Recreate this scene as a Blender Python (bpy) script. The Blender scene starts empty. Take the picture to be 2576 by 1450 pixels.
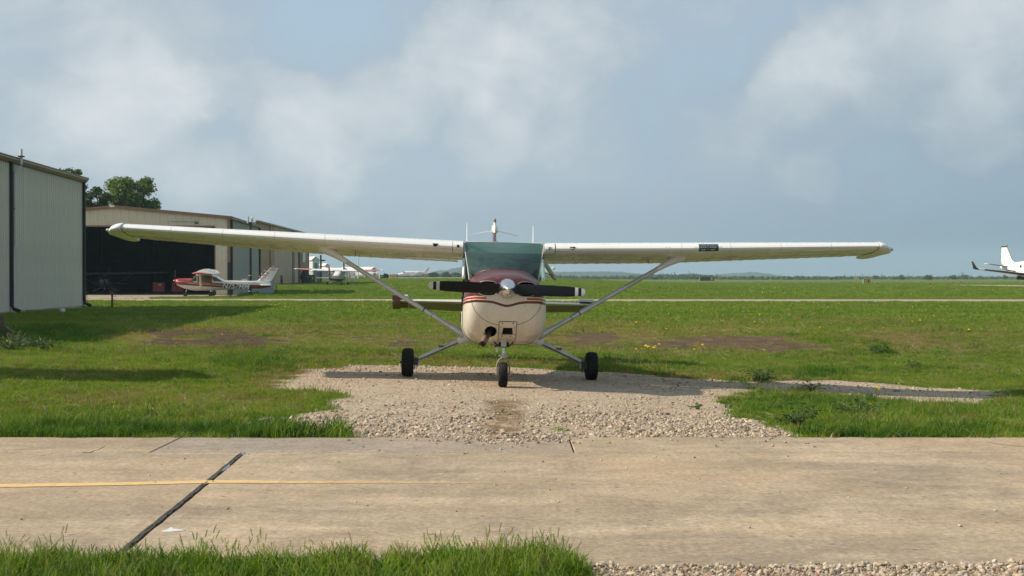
import bpy, bmesh, math, random
import numpy as np
from mathutils import Vector, Matrix
from mathutils.bvhtree import BVHTree

random.seed(7); RNG = np.random.default_rng(11)
SC = bpy.context.scene
COL = SC.collection
R = math.radians
PI = math.pi

# ------------------------------------------------------------------ camera
CAM_H, FPX, CX, HY = 1.42, 3578.0, 1288.0, 698.0     # eye height; focal length, centre and horizon on a 2576 wide picture
PITCH = math.atan((725 - HY) / FPX)
cd = bpy.data.cameras.new('camera'); cam = bpy.data.objects.new('camera', cd); COL.objects.link(cam)
cd.lens = 50; cd.sensor_width = 36; cd.clip_start = 0.1; cd.clip_end = 20000
cam.location = (0, 0, CAM_H); cam.rotation_euler = (PI/2 - PITCH, 0, 0)
cd.dof.use_dof = True; cd.dof.focus_distance = 18.5; cd.dof.aperture_fstop = 9
SC.camera = cam

# ------------------------------------------------------------------ light
SUN_EL, SUN_AZ = R(34), R(4)          # from the left, a touch towards the camera
sun_dir = Vector((-math.cos(SUN_EL)*math.cos(SUN_AZ), -math.cos(SUN_EL)*math.sin(SUN_AZ), math.sin(SUN_EL)))
sd = bpy.data.lights.new('sun', 'SUN'); sd.energy = 4.2; sd.angle = R(0.9); sd.color = (1.0, 0.88, 0.71)
so = bpy.data.objects.new('sun', sd); COL.objects.link(so)
so.rotation_euler = sun_dir.to_track_quat('Z', 'Y').to_euler(); so.location = (-30, 0, 40)
vs = SC.view_settings
vs.view_transform = 'Standard'; vs.look = 'None'; vs.gamma = 1; vs.use_curve_mapping = False; vs.exposure = 0.5
SC.render.engine = 'CYCLES'
SC.cycles.max_bounces = 8; SC.cycles.transparent_max_bounces = 12; SC.cycles.volume_bounces = 1
SC.cycles.diffuse_bounces = 3; SC.cycles.glossy_bounces = 3
SC.cycles.use_denoising = True

W = bpy.data.worlds.new('World'); SC.world = W; W.use_nodes = True
class NT:
    """tiny node-tree writer"""
    def __init__(s, tree): s.t = tree; s.N = tree.nodes; s.L = tree.links
    def n(s, typ, **kw):
        nd = s.N.new(typ)
        for k, v in kw.items(): setattr(nd, k, v)
        return nd
    def set(s, sock, v):
        if v is None: return
        if hasattr(v, 'is_output') or isinstance(v, bpy.types.NodeSocket): s.L.new(v, sock)
        else:
            if isinstance(v, tuple) and len(v) == 3 and sock.type == 'RGBA': v = v + (1,)
            sock.default_value = v
    def math(s, op, a, b=None, c=None, clamp=False):
        nd = s.n('ShaderNodeMath', operation=op, use_clamp=clamp)
        s.set(nd.inputs[0], a); s.set(nd.inputs[1], b)
        if c is not None: s.set(nd.inputs[2], c)
        return nd.outputs[0]
    def vmath(s, op, a, b=None):
        nd = s.n('ShaderNodeVectorMath', operation=op); s.set(nd.inputs[0], a)
        if b is not None: s.set(nd.inputs[1], b)
        return nd.outputs['Value'] if op in ('DOT_PRODUCT', 'LENGTH', 'DISTANCE') else nd.outputs[0]
    def mix(s, f, a, b, mode='MIX'):
        nd = s.n('ShaderNodeMix', data_type='RGBA', blend_type=mode)
        s.set(nd.inputs[0], f); s.set(nd.inputs[6], a); s.set(nd.inputs[7], b)
        return nd.outputs[2]
    def noise(s, vec, scale, detail=4, rough=.55, dist=0, dim='3D'):
        nd = s.n('ShaderNodeTexNoise', noise_dimensions=dim)
        if vec is not None: s.L.new(vec, nd.inputs['Vector'])
        nd.inputs['Scale'].default_value = scale; nd.inputs['Detail'].default_value = detail
        nd.inputs['Roughness'].default_value = rough; nd.inputs['Distortion'].default_value = dist
        return nd.outputs['Fac']
    def mr(s, v, a, b, c=0., d=1., smooth=False):
        nd = s.n('ShaderNodeMapRange', interpolation_type='SMOOTHSTEP' if smooth else 'LINEAR')
        s.set(nd.inputs[0], v)
        for i, x in enumerate((a, b, c, d)): s.set(nd.inputs[i+1], x)
        return nd.outputs[0]
    def ramp(s, f, stops, interp='LINEAR'):
        nd = s.n('ShaderNodeValToRGB'); cr = nd.color_ramp; cr.interpolation = interp
        while len(cr.elements) < len(stops): cr.elements.new(.5)
        for e, (p, c) in zip(cr.elements, stops):
            e.position = p; e.color = tuple(c) + (1,) if len(c) == 3 else c
        s.set(nd.inputs[0], f); return nd.outputs[0]
    def sep(s, v):
        nd = s.n('ShaderNodeSeparateXYZ'); s.L.new(v, nd.inputs[0]); return nd.outputs
    def comb(s, x, y, z):
        nd = s.n('ShaderNodeCombineXYZ')
        for i, v in enumerate((x, y, z)): s.set(nd.inputs[i], v)
        return nd.outputs[0]

def build_sky():
    t = NT(W.node_tree); t.N.clear()
    out = t.n('ShaderNodeOutputWorld'); bg = t.n('ShaderNodeBackground')
    t.L.new(bg.outputs[0], out.inputs[0]); bg.inputs[1].default_value = 0.1
    sky = t.n('ShaderNodeTexSky', sky_type='NISHITA', sun_disc=False)
    sky.sun_elevation = SUN_EL; sky.sun_rotation = R(266); sky.air_density = 1.2; sky.dust_density = 2.0; sky.ozone_density = 1.5
    d = t.n('ShaderNodeTexCoord').outputs['Generated']
    x, y, z = t.sep(d)
    p = t.comb(x, y, t.math('MULTIPLY', z, 1.5))
    n1 = t.noise(p, 6.5, 7, .55, .2)
    n2 = t.noise(t.vmath('ADD', p, (7.3, 2.1, 4.0)), 15, 8, .62, .6)
    cover = t.math('ADD', t.math('MULTIPLY_ADD', n2, 0.34, t.math('MULTIPLY', n1, 0.40)), 0.11)
    # where the cloud banks and the thin places stand, as directions, with billowing edges
    wn = t.n('ShaderNodeTexNoise'); t.L.new(d, wn.inputs['Vector']); wn.inputs['Scale'].default_value = 13; wn.inputs['Detail'].default_value = 6; wn.inputs['Roughness'].default_value = .6
    wv = t.n('ShaderNodeVectorMath', operation='MULTIPLY_ADD'); t.L.new(wn.outputs['Color'], wv.inputs[0]); wv.inputs[1].default_value = (.085, .085, .06); wv.inputs[2].default_value = (-.0425, -.0425, -.03)
    dw = t.vmath('NORMALIZE', t.vmath('ADD', d, wv.outputs[0]))
    def blob(px, py, deg, amp):
        v = Vector(((px-CX)/FPX, 1, (HY-py)/FPX)).normalized()
        dd = t.vmath('DOT_PRODUCT', dw, tuple(v))
        return t.math('MULTIPLY', t.mr(dd, math.cos(R(deg)), math.cos(R(deg*.15)), 0, 1, True), amp)
    for b in ((440, 70, 4.4, .10), (120, 80, 5.0, .08), (330, 285, 3.4, .15), (180, 380, 3.2, .06), (743, 310, 2.8, .15), (980, 280, 2.2, .11), (1150, 124, 2.9, .20), (1290, 190, 2.4, .08), (1397, 90, 3.0, .15), (1560, 60, 2.4, .07),
              (1230, 330, 2.4, .10), (1850, 320, 2.8, .12), (2052, 165, 2.7, .17), (2300, 106, 4.0, .14), (2560, 60, 4.0, .12), (2450, 315, 2.4, .15), (880, 445, 1.5, .10), (520, 440, 2.0, .07), (1500, 400, 2.2, .07), (2211, 478, 1.2, .11), (2035, 470, 1.5, .09), (560, 480, 2.5, .04),
              (830, 50, 2.9, -.12), (1000, -40, 2.6, -.09), (1800, 170, 2.2, -.10), (1930, 60, 1.8, -.12), (1650, 230, 1.8, -.05), (2390, 520, 5, -.09), (1700, 560, 6, -.05), (560, 210, 1.6, -.05)):
        cover = t.math('ADD', cover, blob(*b))
    el = t.math('MAXIMUM', z, 0.0)
    skyc = t.mix(0.8, sky.outputs[0], (3.2, 4.25, 5.3))
    cloud = t.ramp(t.math('ADD', cover, 0.0), ((.34, (2.45, 3.10, 3.70)), (.48, (2.95, 3.55, 4.08)), (.60, (3.7, 4.2, 4.62)), (.78, (4.85, 5.2, 5.5))))
    dens = t.mr(cover, .30, .60, .25, 1.0, True)
    c = t.mix(dens, skyc, cloud)
    low = t.mr(el, 0.0, 0.075, 0.8, 0.0, True)          # thick air near the horizon
    c = t.mix(low, c, (1.9, 2.55, 3.02))
    az = t.math('DIVIDE', x, t.math('MAXIMUM', t.math('ABSOLUTE', y), .2)); fade = t.math('MULTIPLY', t.mr(az, -.1, .45, 0, 1, True), t.mr(el, .06, .19, 1, .25, True))   # duller away from the sun
    c = t.mix(fade, c, t.mix(1., c, (.70, .76, .80), 'MULTIPLY'))
    gnd = t.mr(z, -0.02, 0.0, 1.0, 0.0)
    c = t.mix(gnd, c, (1.2, 1.3, 0.9))
    t.L.new(c, bg.inputs[0])
build_sky()

# ------------------------------------------------------------------ helpers
def at(px, py, Y):
    """point at depth Y seen at pixel (px, py) of the 2576 px wide picture"""
    dx, dy = (px-CX)/FPX, (725-py)/FPX
    yy = math.cos(PITCH) + math.sin(PITCH)*dy; zz = -math.sin(PITCH) + math.cos(PITCH)*dy
    return Vector((dx/yy*Y, Y, CAM_H + zz/yy*Y))

def _hash(ix, iy, s):
    h = np.sin(ix*127.1 + iy*311.7 + s*74.7)*43758.5453
    return h - np.floor(h)
def vnoise(x, y, s=0):
    ix, iy = np.floor(x), np.floor(y); fx, fy = x-ix, y-iy
    fx = fx*fx*(3-2*fx); fy = fy*fy*(3-2*fy)
    a, b = _hash(ix, iy, s), _hash(ix+1, iy, s); c, d = _hash(ix, iy+1, s), _hash(ix+1, iy+1, s)
    return (a*(1-fx)+b*fx)*(1-fy) + (c*(1-fx)+d*fx)*fy
def fbm(x, y, s=0, o=4):
    v = 0; a = .5; t = 0
    for i in range(o):
        v = v + a*vnoise(x*2**i, y*2**i, s+i*17); t += a; a *= .5
    return v/t
def sstep(a, b, x):
    t = np.clip((x-a)/(b-a), 0, 1); return t*t*(3-2*t)

TX0, TX1 = 6.95, 12.62           # the concrete taxiway runs across the view between these depths
def slope(X, Y): return (-0.021*np.clip(X, -7, 7)-0.03*np.clip(X-1.6, 0, 4.5))*sstep(13.2, 17, Y)*(1-sstep(25, 33, Y))
def terr(X, Y):
    X = np.asarray(X, float); Y = np.asarray(Y, float)
    z = slope(X, Y)
    z = z - 0.07*np.exp(-((Y-29.5)/2.2)**2) + 0.06*np.exp(-((Y-34)/3.0)**2)
    left = 1-sstep(2, 45, X)
    z = z + left*(0.50*sstep(116, 158, Y) + 0.52*sstep(160, 360, Y) + 0.2*sstep(380, 620, Y))
    z = z + 0.30*sstep(34, 52, X)*sstep(105, 160, Y)*(1-sstep(190, 290, Y))
    nf = sstep(13, 16, Y)*(1-0.7*np.exp(-((Y-18.5)/3.5)**2)*np.exp(-(X/4)**2))
    nf = np.where(Y < TX0, sstep(6.9, 6.0, Y)*.6, nf)*(1-sstep(60, 75, Y))
    z = z + nf*((fbm(X/3.1, Y/3.1, 3)-.5)*.09 + (fbm(X/.6, Y/.6, 9, 3)-.5)*.035)
    return z
def tz(x, y): return float(terr(x, y))
def G(px, py):
    """ground point at a pixel (flat guess refined on the terrain)"""
    z = 0.
    for _ in range(30):
        Y = FPX*(CAM_H-z)/max(py-HY, .5); X = (px-CX)/FPX*Y; z = .5*z + .5*tz(X, Y)
    return Vector((X, Y, z))

def inpoly(px, py, poly):
    r = np.zeros(np.shape(px), bool); n = len(poly)
    for i in range(n):
        x0, y0 = poly[i]; x1, y1 = poly[(i+1) % n]
        c = ((y0 > py) != (y1 > py))
        with np.errstate(divide='ignore', invalid='ignore'):
            r ^= c & (px < (x1-x0)*(py-y0)/((y1-y0) if y1 != y0 else 1e-9)+x0)
    return r
# outlines on the ground, written in flat-ground picture coordinates and used as fixed ground polygons
def gp(poly):
    out = []
    for x, y in poly:
        z = 0.
        for _ in range(25):
            Y = FPX*(CAM_H-z)/(y-HY); X = (x-CX)/FPX*Y; z = .5*z+.5*float(slope(np.array(X), np.array(Y)))
        out.append((X, Y))
    return out
GRAVEL = gp([(690, 972), (735, 948), (790, 932), (905, 922), (1020, 920), (1266, 925), (1500, 934), (1650, 944), (1790, 954), (1870, 962),
             (1960, 955), (2100, 962), (2260, 972), (2400, 982), (2520, 986), (2500, 1012), (2420, 1020), (2300, 1018), (2200, 1006), (2080, 990),
             (1900, 978), (1850, 992), (1800, 1018), (1850, 1046), (1950, 1075), (2015, 1101), (1990, 1106), (860, 1106), (858, 1086), (740, 1082), (590, 1071),
             (640, 1056), (760, 1044), (862, 1028), (800, 1022), (868, 1004), (850, 990), (800, 984), (720, 984)])
GRAVEL_NEAR = gp([(1440, 1460), (1455, 1428), (1700, 1421), (2100, 1423), (2600, 1414), (3300, 1414), (3300, 1800), (1440, 1800)])
TUFT_L = gp([(560, 905), (640, 900), (720, 912), (730, 930), (650, 945), (560, 935)])
DIRT = [(500, 842, 150, 14, 1), (600, 860, 110, 12, .9), (430, 862, 80, 8, .6), (1500, 853, 75, 14, 1), (1010, 866, 75, 9, .7), (1860, 862, 150, 13, 1), (1960, 872, 110, 10, .9), (1700, 868, 80, 9, .8),
        (760, 838, 90, 7, .5), (900, 850, 90, 8, .5), (300, 792, 260, 5, .9), (480, 783, 120, 4, .7), (2220, 878, 90, 6, .55), (2250, 990, 330, 14, .6), (150, 858, 90, 8, .3), (1420, 868, 60, 8, .6), (60, 800, 140, 5, .8), (2050, 960, 90, 8, .6)]
DRY = [(600, 850, 300, 26, .8), (1500, 850, 260, 22, .8), (1850, 862, 330, 22, .8), (1000, 862, 230, 16, .7), (2250, 872, 260, 10, .6), (480, 800, 420, 10, .5), (620, 1000, 150, 20, .5), (1000, 790, 300, 9, .4), (2000, 800, 400, 12, .35), (1266, 912, 330, 9, 1), (780, 930, 170, 22, .9), (700, 960, 90, 20, .7), (900, 898, 160, 10, .7), (380, 892, 190, 12, .6), (300, 940, 260, 15, .5), (1750, 945, 170, 9, .9), (1480, 826, 230, 22, .5),
       (1000, 822, 240, 18, .45), (1750, 835, 330, 20, .6), (2200, 850, 300, 18, .6), (480, 985, 300, 16, .4), (2330, 930, 250, 12, .45), (1950, 1000, 100, 16, .6)]
LUSH_GREEN = [(640, 918, 90, 16, .5), (230, 1090, 640, 11, 1), (2290, 1094, 290, 9, .9), (2060, 1025, 260, 20, .4), (2300, 930, 200, 8, .3), (2060, 940, 60, 12, .8), (120, 850, 110, 22, .8), (2220, 878, 20, 12, 1)]  # where the grass grows lusher and greener
def ell(X, Y, lst):
    px = CX+FPX*X/Y; py = HY+FPX*(CAM_H-slope(X, Y))/Y; m = np.zeros(np.shape(X))
    for x, y, a, b, w in lst:
        m = np.maximum(m, w*np.clip(1.6-1.1*np.sqrt(((px-x)/a)**2+((py-y)/b)**2), 0, 1))
    return m
def masks(X, Y):
    X = np.asarray(X, float); Y = np.asarray(Y, float)
    j1 = (fbm(X/.45, Y/.45, 21)-.5); j2 = (fbm(X/.45, Y/.45, 55)-.5)
    k = np.clip((Y-6)/12, .25, 1)
    Xj, Yj = X+j1*.75*k, Y+j2*1.0*k
    g = (inpoly(Xj, Yj, GRAVEL) | inpoly(X+j1*.25, Y+j2*.3, GRAVEL_NEAR)).astype(float)
    n = fbm(X/.8, Y/.8, 71); n2 = fbm(X/.22, Y/.22, 91, 3)
    d = np.where(Y > 5, ell(X+j1*1.3, Y+j2*2, DIRT), 0)
    dirt = sstep(.28, .52, d*.75 + (n-.5)*.9 + (n2-.5)*.45)*(d > .05)
    dry = np.clip(ell(X+j1, Y+j2*2, DRY)*1.2 + (fbm(X/2.2, Y/2.2, 33)-.5)*1.5*(Y > 13), 0, 1)
    lush = np.clip(ell(X+j1*.6, Y+j2*1.2, LUSH_GREEN), 0, 1)
    return g, dirt, dry*(1-lush), lush

# ------------------------------------------------------------------ materials
MATS = {}
def newmat(name):
    m = bpy.data.materials.new(name); m.use_nodes = True; t = NT(m.node_tree); t.N.clear()
    out = t.n('ShaderNodeOutputMaterial'); b = t.n('ShaderNodeBsdfPrincipled'); t.L.new(b.outputs[0], out.inputs[0])
    t.b, t.out = b, out
    MATS[name] = m
    return m, t
def pm(name, col, rough=.5, metal=0., var=.12, vs=3., fine=0., bump=0., bs=60., coat=0., dirt=None, dirt_amt=.5, dirt_scale=2., spec=.5):
    """painted or metal surface: base colour, soft blotches, optional stain and grain"""
    m, t = newmat(name); o = t.n('ShaderNodeTexCoord').outputs['Object']
    c = col
    if var:
        f = t.noise(o, vs, 5, .6)
        c = t.mix(t.mr(f, .3, .7), tuple(x*(1-var) for x in col), tuple(min(1, x*(1+var)) for x in col))
    if dirt is not None:
        f = t.noise(o, dirt_scale, 7, .65, .4)
        c = t.mix(t.mr(f, .5, .72, 0, dirt_amt), c, dirt)
    if fine:
        f = t.noise(o, vs*25, 3, .6)
        c = t.mix(t.mr(f, .35, .65, 0, fine), c, tuple(x*.6 for x in col))
    t.set(t.b.inputs['Base Color'], c)
    rg = t.mr(t.noise(o, vs*2.3, 4), .3, .7, max(.02, rough*.8), min(1, rough*1.2)); t.set(t.b.inputs['Roughness'], rg)
    t.b.inputs['Metallic'].default_value = metal; t.b.inputs['Specular IOR Level'].default_value = spec
    t.b.inputs['Coat Weight'].default_value = coat
    if bump:
        bn = t.n('ShaderNodeBump'); bn.inputs['Strength'].default_value = bump; bn.inputs['Distance'].default_value = .01
        t.L.new(t.noise(o, bs, 4), bn.inputs['Height']); t.L.new(bn.outputs[0], t.b.inputs['Normal'])
    return m

# ------------------------------------------------------------------ mesh writing
class MB:
    def __init__(s): s.v = []; s.f = []; s.m = []; s.mats = []; s.cur = 0
    def mat(s, m):
        if m not in s.mats: s.mats.append(m)
        s.cur = s.mats.index(m); return s
    def add(s, vs_, fs):
        o = len(s.v); s.v += [tuple(v) for v in vs_]
        for f in fs: s.f.append(tuple(i+o for i in f)); s.m.append(s.cur)
        return s
    def box(s, c, d, M=None):
        x, y, z = d[0]/2, d[1]/2, d[2]/2; c = Vector(c)
        vv = [Vector((a*x, b*y, e*z)) for a in (-1, 1) for b in (-1, 1) for e in (-1, 1)]
        if M is not None: vv = [M @ v for v in vv]
        return s.add([v+c for v in vv], [(0, 1, 3, 2), (4, 6, 7, 5), (0, 4, 5, 1), (2, 3, 7, 6), (0, 2, 6, 4), (1, 5, 7, 3)])
    def box2(s, a, b): return s.box([(a[i]+b[i])/2 for i in range(3)], [abs(b[i]-a[i]) for i in range(3)])
    def loft(s, rings, cap0=True, cap1=True, closed=True):
        n = len(rings[0]); o = len(s.v); s.v += [tuple(p) for r in rings for p in r]
        for i in range(len(rings)-1):
            for j in range(n if closed else n-1):
                k = (j+1) % n
                s.f.append((o+i*n+j, o+i*n+k, o+(i+1)*n+k, o+(i+1)*n+j)); s.m.append(s.cur)
        if closed and cap0: s.f.append(tuple(o+j for j in reversed(range(n)))); s.m.append(s.cur)
        if closed and cap1: s.f.append(tuple(o+(len(rings)-1)*n+j for j in range(n))); s.m.append(s.cur)
        return s
    def tube(s, pts, r, n=8, flat=1.0, up=None):
        pts = [Vector(p) for p in pts]; rr = r if isinstance(r, (list, tuple)) else [r]*len(pts)
        rings = []
        for i, p in enumerate(pts):
            d = (pts[min(i+1, len(pts)-1)]-pts[max(i-1, 0)]).normalized()
            u = Vector(up) if up else (Vector((0, 0, 1)) if abs(d.z) < .9 else Vector((0, 1, 0)))
            a = d.cross(u).normalized(); b = d.cross(a)
            rings.append([p + a*math.cos(2*PI*k/n)*rr[i] + b*math.sin(2*PI*k/n)*rr[i]*flat for k in range(n)])
        return s.loft(rings)
    def lathe(s, prof, c=(0, 0, 0), axis='z', n=20):
        rings = []
        for r, h in prof:
            ring = []
            for k in range(n):
                a = 2*PI*k/n; x, y = r*math.cos(a), r*math.sin(a)
                p = {'z': (x, y, h), 'y': (x, h, -y), 'x': (h, x, y)}[axis]
                ring.append(Vector(p)+Vector(c))
            rings.append(ring)
        return s.loft(rings)
    def prism(s, poly, axis, a, b):
        """polygon in the two other axes, swept from a to b along axis"""
        def P(u, v, w): return {'x': (w, u, v), 'y': (u, w, v), 'z': (u, v, w)}[axis]
        return s.loft([[P(u, v, a) for u, v in poly], [P(u, v, b) for u, v in poly]])
    def build(s, name, m=None, parent=None, smooth=30, loc=None):
        me = bpy.data.meshes.new(name); me.from_pydata(s.v, [], s.f)
        ml = s.mats if s.mats else [m]
        for x in ml: me.materials.append(x)
        if s.mats: me.polygons.foreach_set('material_index', s.m)
        bm = bmesh.new(); bm.from_mesh(me); bmesh.ops.recalc_face_normals(bm, faces=bm.faces); bm.to_mesh(me); bm.free()
        if smooth:
            me.polygons.foreach_set('use_smooth', [True]*len(me.polygons)); me.set_sharp_from_angle(angle=R(smooth))
        o = bpy.data.objects.new(name, me); COL.objects.link(o)
        if parent is not None: o.parent = parent
        if loc is not None: o.location = loc
        return o
def tag(o, label=None, cat=None, group=None, kind=None):
    if label: o['label'] = label
    if cat: o['category'] = cat
    if group: o['group'] = group
    if kind: o['kind'] = kind
    return o
def thing(name, label, cat, loc=(0, 0, 0), rot=(0, 0, 0), group=None):
    o = bpy.data.objects.new(name, None); COL.objects.link(o); o.location = loc; o.rotation_euler = rot
    o.empty_display_size = .2
    return tag(o, label, cat, group)
def dup(o, parent=None, loc=None, rot=None, label=None):
    c = o.copy(); COL.objects.link(c)
    if parent is not None: c.parent = parent
    if loc is not None: c.location = loc
    if rot is not None: c.rotation_euler = rot
    if label: c['label'] = label
    for ch in list(o.children): dup(ch, c)
    return c
def text_mesh(txt, name, size, m, parent, M, shear=0., extrude=.003, offset=0., sx=1.0):
    cu = bpy.data.curves.new(name, 'FONT'); cu.body = txt; cu.size = size; cu.shear = shear; cu.extrude = extrude; cu.offset = offset
    cu.align_x = 'CENTER'; cu.align_y = 'CENTER'
    tmp = bpy.data.objects.new(name+'_tmp', cu); COL.objects.link(tmp)
    dg = bpy.context.evaluated_depsgraph_get(); dg.update()
    me = bpy.data.meshes.new_from_object(tmp.evaluated_get(dg)); bpy.data.objects.remove(tmp)
    me.name = name; me.materials.clear(); me.materials.append(m)
    me.transform(M @ Matrix.Diagonal((sx, 1, 1, 1)))
    o = bpy.data.objects.new(name, me); COL.objects.link(o)
    if parent is not None: o.parent = parent
    return o
# ------------------------------------------------------------------ ground
def ground_material():
    m, t = newmat('ground')
    P = t.n('ShaderNodeNewGeometry').outputs['Position']
    def att(n): return t.n('ShaderNodeAttribute', attribute_name=n).outputs['Fac']
    grv, dirt, dry, lush = att('gravel'), att('dirt'), att('dry'), att('lush')
    big = t.noise(P, .035, 5, .6); mid = t.noise(P, .35, 5, .6); fin = t.noise(P, 9, 4, .7)
    px, py, pz = t.sep(P)
    farw = t.mr(py, 40, 110)
    streak = t.noise(t.comb(t.math('MULTIPLY', px, .03), t.math('MULTIPLY', py, .16), 0), 1.0, 5, .6)
    g = t.ramp(mid, ((.3, (.065, .12, .010)), (.5, (.10, .165, .014)), (.7, (.15, .20, .026))))
    gfar = t.ramp(t.math('MULTIPLY_ADD', streak, .6, t.math('MULTIPLY', big, .4)), ((.36, (.070, .125, .008)), (.5, (.105, .165, .011)), (.62, (.155, .195, .020))))
    g = t.mix(farw, g, gfar)
    g = t.mix(t.math('MULTIPLY', dry, t.mr(farw, 0, 1, .8, .2)), g, (.20, .145, .065))
    g = t.mix(t.mr(fin, .4, .7, 0, .5), g, (.045, .042, .022))
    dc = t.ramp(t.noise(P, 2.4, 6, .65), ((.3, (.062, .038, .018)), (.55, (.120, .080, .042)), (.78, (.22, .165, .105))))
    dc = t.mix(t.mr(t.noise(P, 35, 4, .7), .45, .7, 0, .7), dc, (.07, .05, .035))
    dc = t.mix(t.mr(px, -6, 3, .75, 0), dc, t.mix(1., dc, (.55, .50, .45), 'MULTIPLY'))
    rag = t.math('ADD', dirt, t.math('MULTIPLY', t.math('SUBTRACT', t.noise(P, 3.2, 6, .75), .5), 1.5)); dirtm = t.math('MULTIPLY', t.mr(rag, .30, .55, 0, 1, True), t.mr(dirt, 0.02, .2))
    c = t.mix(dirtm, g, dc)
    # gravel: sandy fines with packed stones
    vo = t.n('ShaderNodeTexVoronoi'); vo.inputs['Scale'].default_value = 26; t.L.new(P, vo.inputs['Vector'])
    vo2 = t.n('ShaderNodeTexVoronoi'); vo2.inputs['Scale'].default_value = 75; t.L.new(P, vo2.inputs['Vector'])
    hue = t.sep(vo.outputs['Color'])[0]; hue2 = t.sep(vo2.outputs['Color'])[1]
    st = t.ramp(hue, ((0, (.32, .245, .17)), (.45, (.50, .40, .29)), (.8, (.57, .49, .385)), (1, (.63, .56, .45))))
    st = t.mix(t.mr(hue2, 0, 1, 0, .45), st, (.50, .41, .31))
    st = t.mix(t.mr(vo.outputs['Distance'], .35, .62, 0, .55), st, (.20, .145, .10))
    fines = t.ramp(t.noise(P, 4, 6, .7), ((.3, (.36, .265, .185)), (.6, (.47, .365, .265)), (.8, (.52, .42, .315))))
    sandy = t.mr(t.noise(P, .55, 4, .6), .38, .62)
    gc = t.mix(t.math('MULTIPLY', sandy, .75), st, fines)
    # damp brown ruts in front of the nose wheel
    rut = t.math('MULTIPLY', t.mr(t.math('ABSOLUTE', t.math('ADD', px, t.math('MULTIPLY_ADD', t.noise(P, 2.5, 3), .5, -.17))), .30, .10, 0, 1, True), t.math('MULTIPLY', t.mr(py, 17.0, 16.0, 0, 1, True), t.mr(t.noise(P, 2.6, 5, .7, .8), .38, .52)))
    gc = t.mix(t.math('MULTIPLY', rut, .85), gc, (.165, .095, .045))
    gc = t.mix(t.mr(t.noise(P, 1.7, 5, .7, .8), .56, .68, 0, .6), gc, (.26, .175, .105))
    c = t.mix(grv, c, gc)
    t.set(t.b.inputs['Base Color'], c); t.b.inputs['Roughness'].default_value = .95; t.b.inputs['Specular IOR Level'].default_value = .2
    bn = t.n('ShaderNodeBump'); bn.inputs['Strength'].default_value = .8; bn.inputs['Distance'].default_value = .03
    t.L.new(t.math('ADD', t.noise(P, 14, 5, .7), t.math('MULTIPLY', vo.outputs['Distance'], -.6)), bn.inputs['Height']); t.L.new(bn.outputs[0], t.b.inputs['Normal'])
    return m
def build_ground():
    def axis(core, step, lim, grow):
        a = [0.]
        while a[-1] < core: a.append(a[-1]+step)
        s = step
        while a[-1] < lim: s *= grow; a.append(a[-1]+s)
        return np.array(a)
    xp = axis(13.5, .15, 2900, 1.17); xs = np.concatenate([-xp[:0:-1], xp])
    ys = np.concatenate([-axis(1, 1, 40, 1.6)[:0:-1], 4.5+axis(30, .11, 3200, 1.06)])
    X, Y = np.meshgrid(xs, ys); Z = terr(X, Y)
    band = (Y > TX0+.14) & (Y < TX1-.16)
    Z = np.where((Y > TX0-.12) & (Y < TX1), np.minimum(Z, -.014), Z); Z = np.where(band, -.12, Z)
    nx, ny = len(xs), len(ys)
    V = np.stack([X, Y, Z], -1).reshape(-1, 3)
    i = np.arange(ny-1)[:, None]*nx + np.arange(nx-1)[None]
    F = np.stack([i, i+1, i+nx+1, i+nx], -1).reshape(-1, 4)
    me = bpy.data.meshes.new('ground'); me.vertices.add(len(V)); me.vertices.foreach_set('co', V.ravel())
    me.loops.add(F.size); me.loops.foreach_set('vertex_index', F.ravel()); me.polygons.add(len(F))
    me.polygons.foreach_set('loop_start', np.arange(len(F))*4); me.polygons.foreach_set('loop_total', np.full(len(F), 4))
    me.polygons.foreach_set('use_smooth', np.ones(len(F), bool)); me.update()
    Yc = np.maximum(Y, 5.); g, d, dry, lush = masks(X, Yc)
    for n, a in (('gravel', g), ('dirt', d), ('dry', dry), ('lush', lush)):
        me.attributes.new(n, 'FLOAT', 'POINT').data.foreach_set('value', (a*(Y > 4)).ravel().astype(np.float32))
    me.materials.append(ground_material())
    o = bpy.data.objects.new('ground', me); COL.objects.link(o); tag(o, kind='structure')
build_ground()

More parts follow.
